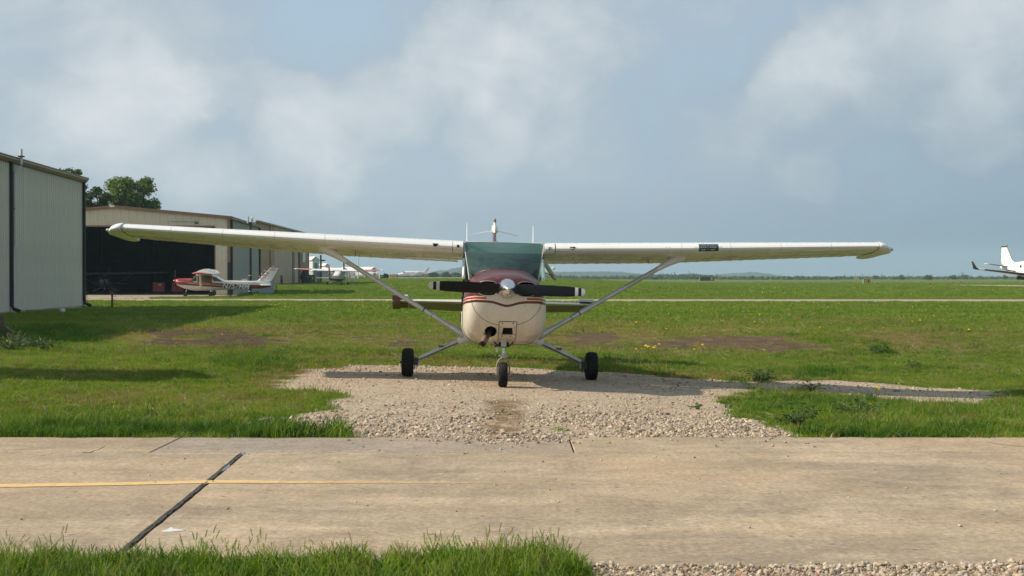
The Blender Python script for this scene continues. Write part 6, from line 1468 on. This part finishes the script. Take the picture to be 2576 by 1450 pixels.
def carts():
    for X, lab in ((-30.0, 'dim red tool cart inside the open hangar, left of the other'), (-28.4, 'dim red tool cart inside the open hangar, nearer the doorway edge')):
        t = thing('tool_cart', lab, 'tool cart', (X, 121, .03)); MB().mat(RED).box((0, 0, .55), (1.0, .5, .8)).build('cabinet', None, t, smooth=0); MB().mat(PVC).box((.1, -.26, .75), (.3, .02, .15)).build('label_plate', None, t, smooth=0)
        for sx in (-.4, .4): MB().mat(RUBBER).lathe([(.001, -.03), (.07, -.03), (.07, .03), (.001, .03)], (sx, -.15, .08), 'x', 10).build('castor', None, t)
carts()

def jet():
    Y = 620.; nose = at(1000, 699, Y); z = tz(nose.x, Y)+.12; t = thing('business_jet', 'white business jet with a T tail parked far off on the pale apron', 'jet', (nose.x, Y, z), (0, 0, R(-90+9)))
    def liv(t_, x, y, zz): k = t_.math('ADD', t_.mr(y, 2., 8., 1.15, 1.5, True), t_.mr(y, 8, 12.5, 0, -.15)); return t_.mix(band(t_, zz, k, t_.math('ADD', k, .13)), (.74, .74, .74), (.17, .20, .26))
    L = livery('jet_livery', liv)
    sec = [(0, .05, 1.35, 1.25, 1.3, 2, 2), (.3, .32, 1.58, 1.0, 1.28, 2, 2), (1.1, .6, 1.9, .82, 1.32, 2, 2), (2.0, .74, 2.15, .75, 1.45, 2, 2), (2.7, .80, 2.65, .72, 1.6, 2, 2), (3.3, .82, 2.78, .7, 1.65, 2, 2), (8.0, .82, 2.8, .72, 1.7, 2, 2), (9.8, .6, 2.72, 1.0, 1.85, 2, 2), (11.6, .3, 2.55, 1.5, 2.0, 2, 2), (13.2, .08, 2.35, 2.0, 2.15, 2, 2)]
    MB().mat(L).loft([superring(*s, n=28) for s in sec]).build('fuselage', None, t, smooth=50)
    for k in range(6): MB().mat(DGLASS).lathe([(.001, 0), (.14, 0), (.14, .04), (.001, .04)], (.80, 4.3+.52*k, 2.1), 'x', 12).build('cabin_window', None, t)
    P = [Vector((.60, y, z_)) for y, z_ in ((2.35, 2.2), (2.75, 2.48), (3.4, 2.42), (3.3, 2.12))]; MB().mat(DGLASS).loft([[p+Vector((.18, 0, 0)) for p in P], P]).build('cockpit_window', None, t, smooth=0)
    P = [Vector((x, y, z_)) for x, y, z_ in ((-.5, 2.2, 2.2), (.5, 2.2, 2.2), (.5, 2.72, 2.62), (-.5, 2.72, 2.62))]; MB().mat(DGLASS).loft([[p+Vector((0, -.06, .05)) for p in P], P]).build('windshield', None, t, smooth=0)
    for sg in (-1, 1):
        wing_mesh(MB().mat(PW), [(sg*.3, 5.6, .85, 2.2, .12, 1), (sg*3, 6.1, 1.0, 1.5, .11, 1), (sg*6.9, 6.9, 1.25, .75, .1, 1)], n=11).build('wing', None, t, smooth=40)
        b = MB().mat(PW).lathe([(.26, 0), (.36, .06), (.42, .5), (.42, 1.4), (.30, 2.1), (.2, 2.1), (.2, .3), (.26, 0)], (sg*1.22, 8.6, 2.35), 'y', 20); b.mat(BLACKHOLE).lathe([(.001, .18), (.3, .18), (.3, .2), (.001, .2)], (sg*1.22, 8.6, 2.35), 'y', 20); b.build('engine', None, t, smooth=40)
        MB().mat(PW).box((sg*.7, 9.4, 2.3), (.5, 1.0, .12)).build('pylon', None, t, smooth=0)
        wing_mesh(MB().mat(PW), [(sg*.02, 13.2, 4.35, 1.1, .09, 0), (sg*2.5, 13.8, 4.4, .6, .09, 0)], camber=0, n=9).build('tailplane', None, t, smooth=40)
        b = MB(); wheel(b, (sg*1.6, 7.0, .28), .28, .2, RUBBER, HUB); b.mat(STRUTP).tube([(sg*1.5, 6.9, .9), (sg*1.55, 7.0, .3)], .06, 6); b.build('main_wheel', None, t, smooth=40)
    f = lambda y0, ch, z_: [(zz, y0+yy, z_) for yy, zz in airfoil(ch, .09, n=11, camber=0)]
    MB().mat(L).loft([f(10.4, 2.7, 2.3), f(11.5, 2.0, 2.8), f(13.0, 1.3, 4.35)]).build('fin', None, t, smooth=40); MB().mat(PW).loft([f(12.9, 1.5, 4.34), f(13.0, 1.3, 4.5)]).build('fin_cap', None, t, smooth=40)
    b = MB().mat(pm('grey_marking', (.2, .2, .21), .5)); b.box((.085, 12.75, 3.35), (.02, .95, .16)); b.build('fin_marking', None, t, smooth=0)
    b = MB(); wheel(b, (0, 2.0, .22), .22, .16, RUBBER, HUB); b.mat(STRUTP).tube([(0, 2.0, .85), (0, 2., .22)], .05, 6); b.build('nose_wheel', None, t, smooth=40)
jet()

def turboprop():
    Y = 176.; c = at(2619, 721, Y); z = tz(c.x, Y)+.03; t = thing('turboprop', 'white twin turboprop with black leading edges leaving the right edge of the picture', 'turboprop', (c.x, Y, z), (0, R(-.5), R(17)))
    S = 1.12
    def liv(t_, x, y, zz): k = t_.mr(y, 2., 7.0, 1.62, 1.95, True); c1 = t_.mix(band(t_, zz, k, t_.math('ADD', k, .14)), (.76, .76, .75), (.02, .02, .022)); return t_.mix(band(t_, zz, t_.math('SUBTRACT', k, .24), t_.math('SUBTRACT', k, .12)), c1, (.36, .03, .025))
    L = livery('turboprop_livery', liv)
    sec = [(-5.2, .1, 1.65, 1.35, 1.5), (-4.6, .4, 1.95, 1.1, 1.5), (-3.6, .62, 2.2, .95, 1.55), (-2.9, .72, 2.62, .9, 1.7), (-2.2, .76, 2.85, .88, 1.75), (2.0, .76, 2.85, .9, 1.75), (4.0, .55, 2.72, 1.25, 1.9), (6.0, .28, 2.45, 1.75, 2.05), (7.2, .08, 2.3, 2.0, 2.15)]
    sc = lambda P: [(p[0]*S, p[1]*S, p[2]*S) for p in P]
    MB().mat(L).loft([sc(superring(*s, 2.2, 2.2, n=28)) for s in sec]).build('fuselage', None, t, smooth=50)
    for y in (-1.6, -.4, .8, 2.6): MB().mat(DGLASS).lathe([(.001, 0), (.17, 0), (.17, .05), (.001, .05)], (-.80*S if y < 2 else -.74*S, y*S, 2.2*S), 'x', 14).build('cabin_window', None, t)
    P = [Vector((x*S, y*S, z_*S)) for x, y, z_ in ((-.55, -3.4, 2.25), (.55, -3.4, 2.25), (.5, -2.75, 2.72), (-.5, -2.75, 2.72))]; MB().mat(DGLASS).loft([[p+Vector((0, -.06, .05)) for p in P], P]).build('windshield', None, t, smooth=0)
    BOOT = pm('black_deice_boot', (.014, .014, .015), .5, var=.2)
    for sg in (-1, 1):
        W_ = [(.5, -1.6, 1.12, 2.6, .14, 2.), (2.6, -1.4, 1.28, 2.2, .14, 2.), (8.25, -.6, 1.92, 1.1, .12, 0)]
        st = lambda u: (lambda s: (sg*s[0],)+s[1:])(lerp_station(W_, u))
        b = MB().mat(PW); b.loft([sc(wing_ring(*st(u), n=15)) for u in (.5, 2.6, 4, 5.5, 8.25)]); wg = b.build('wing', None, t, smooth=40)
        b = MB().mat(BOOT); rings = []
        for u in (2.9, 4, 5.5, 7.7):
            r = wing_ring(*st(u), n=31); s_ = st(u); mid = r[22:39]; rings.append(sc([(x, y-.012, zz+(.008 if i < 8 else -.008)) for i, (x, y, zz) in enumerate(mid)]))
        b.loft(rings, closed=False); b.build('deice_boot', None, wg, smooth=50)
        e = st(8.25); b = MB().mat(BOOT); rings = []
        for du, dz, ch, dy in ((.0, .0, 1.0, .05), (.14, .06, .9, .12), (.22, .2, .75, .25), (.27, .5, .5, .5), (.33, .85, .32, .75)):
            a_ = R(0 if du < .1 else 62); q = airfoil(ch, .1, n=9, camber=0); rings.append(sc([(e[0]+sg*(du+zz*math.sin(a_)), e[1]+dy+yy, e[2]+dz+zz*math.cos(a_)) for yy, zz in q]))
        b.loft(rings); b.build('winglet', None, wg, smooth=50); MB().mat(LENS).lathe([(.001, -.02), (.06, 0), (.001, .06)], ((e[0]+sg*.30)*S, (e[1]+.22)*S, (e[2]+.22)*S), 'y', 10).build('tip_light', None, wg)
        b = MB().mat(PW); b.loft([sc([(sg*2.3+math.cos(a)*r_, y, 1.42+zo+math.sin(a)*r_*1.1) for a in np.linspace(0, 2*PI, 21)[:-1]]) for y, r_, zo in ((-3.3, .22, 0), (-3.1, .34, 0), (-2, .42, -.02), (-.4, .42, -.06), (1.2, .2, .0), (1.7, .05, .02))]); nc = b.build('nacelle', None, t, smooth=50)
        MB().mat(BLACKHOLE).box((sg*2.3*S, -.3*S, .92*S), (.6*S, 2.2*S, .4*S)).build('wheel_bay', None, nc, smooth=0); MB().mat(CHROME).lathe([(.001, -.5), (.1, -.4), (.2, -.2), (.24, 0)], (sg*2.3*S, -3.3*S, 1.42*S), 'y', 16).build('spinner', None, nc)
        for k in range(4): a = PI/4+k*PI/2; MB().mat(BLACKP).tube([(sg*2.3*S, -3.5*S, 1.42*S), (sg*2.3*S+math.cos(a)*1.2, -3.5*S, 1.42*S+math.sin(a)*1.2)], [.10, .06], 6, .3).build('propeller_blade', None, nc)
        b = MB(); wheel(b, (sg*2.3*S, -.5*S, .33), .33, .22, RUBBER, HUB); b.build('main_wheel', None, t, smooth=40); MB().mat(STRUTP).tube([(sg*2.3*S, -.4*S, 1.0), (sg*2.3*S, -.5*S, .35)], .07, 8).build('gear_leg', None, t)
        H_ = [(.05, 5.4, 2.18, 1.35, .09, 0), (2.7, 5.9, 2.55, .8, .09, 0)]
        st2 = lambda u: (lambda s: (sg*s[0],)+s[1:])(lerp_station(H_, u)); tl = MB().mat(PW).loft([sc(wing_ring(*st2(u), camber=0, n=13)) for u in (.05, 1.4, 2.6, 2.7)]).build('tailplane', None, t, smooth=40)
        b = MB().mat(BOOT); b.loft([sc([(x, y-.012, zz) for x, y, zz in wing_ring(*st2(u), n=31, camber=0)[23:38]]) for u in (.3, 1.4, 2.4)], closed=False); b.build('deice_boot', None, tl, smooth=50)
    f = lambda y0, ch, z_: sc([(zz, y0+yy, z_) for yy, zz in airfoil(ch, .09, n=13, camber=0)])
    fn = MB().mat(PW).loft([f(3.6, 3.3, 2.45), f(4.7, 2.35, 2.72), f(5.1, 1.98, 2.95), f(5.95, 1.05, 4.4)]).build('fin', None, t, smooth=40); MB().mat(BOOT).loft([f(5.93, 1.12, 4.405), f(5.93, 1.15, 4.5), f(6.0, 1.0, 4.54)]).build('fin_cap', None, fn, smooth=40)
    q0, q1 = Vector((0, 5.08*S, 2.95*S)), Vector((0, 5.93*S, 4.38*S)); MB().mat(BOOT).tube([q0, q1], .04, 8).build('deice_boot', None, fn); MB().mat(REDLENS).lathe([(.001, 0), (.09, 0), (.09, .1), (.001, .16)], (0, 5.98*S, 4.54*S), 'z', 10).build('beacon', None, fn)
    b = MB(); wheel(b, (0, -4.0*S, .28), .28, .2, RUBBER, HUB); b.mat(STRUTP).tube([(0, -4*S, 1.1), (0, -4*S, .3)], .06, 6); b.build('nose_wheel', None, t, smooth=40)
turboprop()

# ------------------------------------------------------------------ trees, woods, hills
BARK = pm('bark', (.085, .065, .048), .9, var=.3, vs=3, bump=.6, bs=12)
LEAF_D = leaf_material('dark_leaves', (.032, .066, .012), (.052, .10, .016), (.08, .13, .024), .3); LEAF_L = leaf_material('fresh_leaves', (.075, .14, .016), (.11, .185, .022), (.15, .22, .034), .35)
WOODL = leaf_material('wood_leaves', (.04, .075, .018), (.055, .095, .022), (.08, .115, .03), .2)
def leaf_cloud(blobs, per, size, rnd):
    """many small leaf faces filling a set of ellipsoids, denser towards their skins"""
    V = []; F = []
    for (c, r) in blobs:
        n = int(per*(r[0]*r[1]*r[2])**.62)
        for _ in range(n):
            d = rnd.normal(0, 1, 3); d /= np.linalg.norm(d); q = rnd.random()**.38; p = np.array(c)+d*np.array(r)*q*(1+.18*rnd.normal())
            nn = d*.7+rnd.normal(0, .6, 3); nn[2] += .35; nn /= np.linalg.norm(nn); a = np.cross(nn, rnd.normal(0, 1, 3)); a /= np.linalg.norm(a)+1e-9; b = np.cross(nn, a); s = size*rnd.uniform(.6, 1.3); o = len(V)
            V += [tuple(p+a*s), tuple(p+b*s*.55), tuple(p-a*s*.8), tuple(p-b*s*.55)]; F.append((o, o+1, o+2, o+3))
    return V, F
def tree(label, x, y, h, w, m, seed, size=.22, per=300, trunk=.35, name='broadleaf_tree', group='trees behind the hangar', base=0.22):
    rnd = np.random.default_rng(seed); z0 = tz(x, y); t = thing(name, label, 'tree', (x, y, z0), group=group); blobs = []; tips = []
    b = MB().mat(BARK); b.tube([(0, 0, -.3), (.1, 0, h*.2), (.0, .1, h*.5), (.1, 0, h*.8)], [trunk, trunk*.8, trunk*.5, trunk*.15], 9)
    for k in range(22):
        a = rnd.uniform(0, 2*PI); e = rnd.uniform(base, .92); rr = w*.5*math.sqrt(max(.05, 1-((e-.52)/.52)**2))*rnd.uniform(.55, .92); p = (math.cos(a)*rr, math.sin(a)*rr, h*e); s = w*rnd.uniform(.12, .20); blobs.append((p, (s, s, s*.72)))
        q = h*max(.15, e-.25); b.tube([(0, 0, q), (p[0]*.5, p[1]*.5, (q+p[2])/2-.1*h*.1), p], [trunk*.32, trunk*.18, .03], 6)
    for k in range(5): a = rnd.uniform(0, 2*PI); blobs.append(((math.cos(a)*w*.12, math.sin(a)*w*.12, h*rnd.uniform(.6, .93)), (w*.17, w*.17, w*.13)))
    b.build('trunk', None, t, smooth=50); V, F = leaf_cloud(blobs, per, size, rnd); me = bpy.data.meshes.new('crown'); me.from_pydata(V, [], F); me.materials.append(m); o = bpy.data.objects.new('crown', me); COL.objects.link(o); o.parent = t
    return t
for px0, px1, top, Y, m, sd, lab in ((128, 222, 411, 150, LEAF_D, 1, 'tall dark tree whose top shows above the near hangar roof'), (205, 290, 452, 158, LEAF_D, 2, 'dark round tree between the near hangar and the fresh green tree'), (258, 402, 447, 165, LEAF_L, 5, 'broad fresh green tree behind the open hangar roof')):
    a, c = at(px0, 698, Y), at(px1, 698, Y); tree(lab, (a.x+c.x)/2, Y, at(px0, top, Y).z-.1, (c.x-a.x)*1.02, m, sd, .20, 620)
def far_trees():
    k = 0
    for px, top, w, Y, lab in ((1090, 688.5, 22, 640, 'dark rounded distant tree right of the jet tail'), (1122, 687, 26, 700, 'pale distant tree in the gap left of the cowling'), (1148, 690, 22, 760, 'distant bush nearest the cowling on its left side'), (2124, 703, 10, 900, 'small dark distant tree left of the letter E sign'), (2204, 699, 14, 900, 'small rounded distant tree standing right of the letter E sign'), (2269, 698.6, 14, 760, 'fresh green distant tree in the hazy treeline'), (2335, 698.4, 20, 780, 'widest fresh green distant tree above the taxiway lamps'), (2398, 699, 22, 900, 'bluish distant tree left of the tallest pylon'), (2424, 698.5, 26, 950, 'broad dark distant tree under the tallest pylon'), (2528, 702, 14, 900, 'small dark distant tree below the turboprop tail')):
        c = at(px, top, Y); h = max(2.5, c.z-tz(c.x, Y)); W_ = w/FPX*Y*1.1; tree(lab, c.x, Y, h, W_, LEAF_D if k % 3 == 0 else WOODL, 30+k, .42, 46, .25, 'distant_tree', 'lone trees in the distant treeline', .12); k += 1
far_trees()
def woods():
    rnd = np.random.default_rng(4); blobs = []
    prof = [(1000, 699.5, 900), (1050, 697, 900), (1080, 694, 800), (1110, 692, 800), (1165, 693, 850), (1300, 692, 900), (1390, 693, 900), (1440, 694, 1000), (1500, 694.5, 1000), (1560, 694, 1000), (1620, 691.5, 950), (1680, 690, 900), (1740, 690, 900), (1800, 694, 900), (1850, 699, 900), (1900, 701, 850), (1950, 700, 850), (2000, 701, 850), (2100, 703, 900), (2200, 704.2, 1000), (2300, 704, 1000), (2450, 703.5, 1000), (2600, 704.5, 1000), (2800, 703, 1000)]
    px = np.array([p[0] for p in prof]); tp = np.array([p[1] for p in prof]); yy = np.array([p[2] for p in prof])
    for _ in range(900):
        x = rnd.uniform(980, 2800); Y = np.interp(x, px, yy)*rnd.uniform(.92, 1.25); t_ = np.interp(x, px, tp)+rnd.uniform(-.6, 2.8); c = at(x, t_, Y); z0 = tz(c.x, Y); h = c.z-z0
        if h < 1.2: h = rnd.uniform(1.2, 2.2)
        w = min(max(2.2, h*.55), 5.)*rnd.uniform(.8, 1.3); blobs.append(((c.x, Y, z0+h*.62), (w, w, h*.40))); blobs.append(((c.x+rnd.uniform(-2, 2), Y-1, z0+h*.25), (w*1.1, w, h*.3)))
    V, F = leaf_cloud(blobs, 14, .75, rnd); me = bpy.data.meshes.new('woods'); me.from_pydata(V, [], F); me.materials.append(WOODL); o = bpy.data.objects.new('woods', me); COL.objects.link(o); tag(o, kind='stuff')
woods()
def ridge(name, prof, Y, depth, m, label, seed, bump=.8):
    """a wooded ridge: its skyline in picture pixels at depth Y, lumpy with tree crowns"""
    xs = np.arange(prof[0][0], prof[-1][0]+1, 3.0); base = np.interp(xs, [p[0] for p in prof], [p[1] for p in prof]); lump = (fbm(xs/9., xs*0+seed, seed, 5)-.5)*2.6*bump+(fbm(xs/2.6, xs*0, seed+5, 3)-.5)*1.3*bump
    top = base+lump*np.clip((707-base)/4, 0, 1); rings = []
    for x, t_ in zip(xs, top):
        p = at(x, t_, Y); rings.append([(p.x, Y-depth, -.5), (p.x, Y-depth*.45, p.z*.55+(vnoise(np.array(p.x/16.), np.array(1.), seed)-.5)*p.z*.25), (p.x, Y, p.z), (p.x*1.02, Y+depth, -.5)])
    o = MB().mat(m).loft(rings, closed=False).build(name, None, None, smooth=60); tag(o, label, kind='structure')
HILL = pm('wooded_hill', (.018, .034, .02), .95, var=.35, vs=.02)
ridge('hills', [(600, 700), (900, 696), (1075, 689), (1090, 684), (1108, 680), (1122, 681), (1140, 675), (1165, 672), (1250, 670), (1380, 685), (1420, 684.5), (1500, 683.5), (1560, 684), (1620, 690), (1660, 696), (1700, 700), (1760, 704)], 2500, 260, HILL, 'hazy wooded hills along the horizon', 3)
ridge('hills', [(1560, 700), (1640, 696), (1700, 692), (1735, 687.5), (1760, 690), (1790, 692), (1830, 688.5), (1870, 686.5), (1890, 684.8), (1905, 685.5), (1940, 690), (1965, 694), (1985, 700), (2000, 704)], 2900, 200, HILL, 'long low blue hill with a small peak', 8, .5)
ridge('hills', [(300, 700), (900, 700), (1500, 699), (1980, 699), (2100, 700.5), (2250, 700), (2350, 698.5), (2500, 700), (2700, 699), (3400, 697)], 3150, 200, HILL, 'farthest faint blue rise', 12, .5)

# ------------------------------------------------------------------ flowers and weeds
PETAL = pm('dandelion_yellow', (.80, .58, .015), .6, var=.12); STEMG = pm('weed_stem', (.07, .12, .025), .6, var=.2)
def flowers():
    b = MB().mat(STEMG).tube([(0, 0, -.02), (.012, .008, .09), (.02, .01, .16)], [.003, .003, .0025], 5); b.mat(PETAL); rnd = random.Random(2)
    for ring, (n, r0, r1, z) in enumerate(((14, .006, .024, .004), (10, .003, .017, .010), (6, .0, .010, .015))):
        for k in range(n):
            a = 2*PI*(k+.3*ring)/n; c, s = math.cos(a), math.sin(a); w = .0042; P = Vector((.02, .01, .16+z))
            b.add([P+Vector((c*r0-s*w*.4, s*r0+c*w*.4, -.004)), P+Vector((c*r0+s*w*.4, s*r0-c*w*.4, -.004)), P+Vector((c*r1+s*w, s*r1-c*w, .002)), P+Vector((c*r1*1.08, s*r1*1.08, 0)), P+Vector((c*r1-s*w, s*r1+c*w, .002))], [(0, 1, 2, 3, 4)])
    proto_ = b.build('dandelion', None, None, smooth=0); me = proto_.data; first = [True]
    def put_f(px, py, s, lab, grp):
        g = G(px, py); o = proto_ if first[0] else bpy.data.objects.new('dandelion', me)
        if not first[0]: COL.objects.link(o)
        first[0] = False; o.location = g; o.rotation_euler = (rnd.uniform(-.3, .5), rnd.uniform(-.3, .3), rnd.uniform(0, 6)); o.scale = (s,)*3; tag(o, lab, 'flower', grp)
    S = [(2186, 1012, 1.3, 'dandelion on the tuft at the right, on the left of its pair'), (2194, 1013, 1.3, 'dandelion on the tuft at the right, on the right of its pair'), (2196, 1060, 1.0, 'lone dandelion low in the nearest grass at the right'), (1918, 908, 1.25, 'lone dandelion in the green grass just above the dark weed'), (445, 893, 1.2, 'lone dandelion in the left grass below the bare soil'), (564, 896, .8, 'small dandelion in the left grass, right of a brighter one'), (40, 866, 1.1, 'dandelion by the weathered board'), (27, 884, 1.1, 'dandelion in the tall grass below the weathered board')]
    for px, py, s, lab in S: put_f(px, py, s, lab, None)
    for px, py in ((1404, 868), (1428, 876), (1602, 894), (1625, 890), (1632, 893), (1640, 896), (1648, 888), (1652, 893), (1655, 887), (1599, 901), (1757, 888), (1768, 886), (1773, 890), (1785, 889), (1741, 896), (2158, 888), (2166, 885), (1640, 859), (1652, 866), (1646, 864), (1610, 908)):
        put_f(px, py+6, rnd.uniform(.9, 1.35), 'yellow dandelion in the grass to the right of the right main wheel', 'dandelions right of the main wheel')
    for _ in range(85):
        px, py = rnd.uniform(1560, 2560), 768+abs(rnd.gauss(0, 34)); put_f(px, min(py, 850), rnd.uniform(.9, 1.3), 'small yellow dandelion in the open grass between the strut and the right edge', 'dandelions in the right-hand grass')
    for _ in range(48):
        px, py = rnd.uniform(640, 1000), 766+abs(rnd.gauss(0, 16)); put_f(px, py, rnd.uniform(1., 1.4), 'small yellow dandelion in the grass left of the nose, short of the connecting taxiway', 'dandelions left of the nose')
    for _ in range(90):
        px, py = rnd.choice((rnd.uniform(1380, 2500), rnd.gauss(1900, 160), rnd.uniform(700, 1160))), rnd.uniform(722, 753); put_f(px, py, rnd.uniform(1.7, 2.4), 'tiny yellow flower clump in the grass beyond the connecting taxiway', 'flower clumps beyond the connecting taxiway')
flowers()
WEEDM = leaf_material('weed_leaves', (.035, .075, .018), (.05, .10, .024), (.075, .125, .035), .3)
def weed(px, py, h, w, n, lab, seed, m=WEEDM, name='broadleaf_weed'):
    g = G(px, py); rnd = random.Random(seed); t = thing(name, lab, 'weed', g); b = MB().mat(STEMG); lf = MB().mat(m)
    for k in range(n):
        a = rnd.uniform(0, 2*PI); r = w*.5*rnd.random()**.6; e = rnd.uniform(.25, 1)*h*(1-.4*(r/(w*.5))); base = Vector((rnd.uniform(-.02, .02), rnd.uniform(-.02, .02), 0)); tip = Vector((math.cos(a)*r, math.sin(a)*r, e)); b.tube([base, base.lerp(tip, .5)+Vector((0, 0, .02)), tip], [.004, .003, .002], 4)
        L = rnd.uniform(.05, .10)*(h/.3)**.5; d = Vector((math.cos(a+rnd.uniform(-.7, .7)), math.sin(a+rnd.uniform(-.7, .7)), rnd.uniform(-.4, .5))).normalized(); s = d.cross(Vector((0, 0, 1))).normalized()*L*.28; q = tip
        lf.add([q, q+d*L*.35+s, q+d*L*.7+s*.8, q+d*L+Vector((0, 0, -.015)), q+d*L*.7-s*.8, q+d*L*.35-s], [(0, 1, 2, 3), (0, 3, 4, 5)])
    b.build('stem', None, t); o = lf.build('leaves', None, t, smooth=60)
weed(2008, 1072, .26, .34, 46, 'leafy broad-leaved weed at the edge of the nearest right-hand grass', 1); weed(2160, 1050, .26, .6, 60, 'wide leafy weed patch below the two bright dandelions', 2); weed(1918, 962, .24, .40, 120, 'dark bushy weed between the gravel and the bare strip', 3, LEAF_D); weed(2218, 893, .26, .30, 70, 'dark green tussock weed above the bare soil on the right', 4, LEAF_D)
weed(2296, 930, .28, .22, 40, 'upright leafy weed at the far right of the bare strip', 5); weed(30, 884, .42, .9, 110, 'tall weed clump in front of the weathered board', 6, LEAF_D); weed(105, 880, .30, .8, 90, 'weed clump growing right of the weathered board', 7, LEAF_D); weed(2040, 985, .16, .5, 40, 'low leafy weed on the far edge of the right-hand tuft', 8); weed(1755, 1030, .08, .16, 16, 'tiny green sprout in the gravel right of the nose wheel', 9)
weed(1385, 1000, .05, .1, 8, 'smallest sprout in the gravel', 10) if False else None

# ------------------------------------------------------------------ the air
def haze():
    m = bpy.data.materials.new('haze'); m.use_nodes = True; t = NT(m.node_tree); t.N.clear(); out = t.n('ShaderNodeOutputMaterial'); v = t.n('ShaderNodeVolumePrincipled')
    v.inputs['Color'].default_value = (.58, .78, .96, 1); v.inputs['Density'].default_value = .00018; v.inputs['Anisotropy'].default_value = .0; t.L.new(v.outputs[0], out.inputs['Volume'])
    o = MB().box2((-3700, -120, -2.0), (3700, 3700, 60.)).build('haze', m, None, smooth=0); tag(o, kind='stuff')
haze()
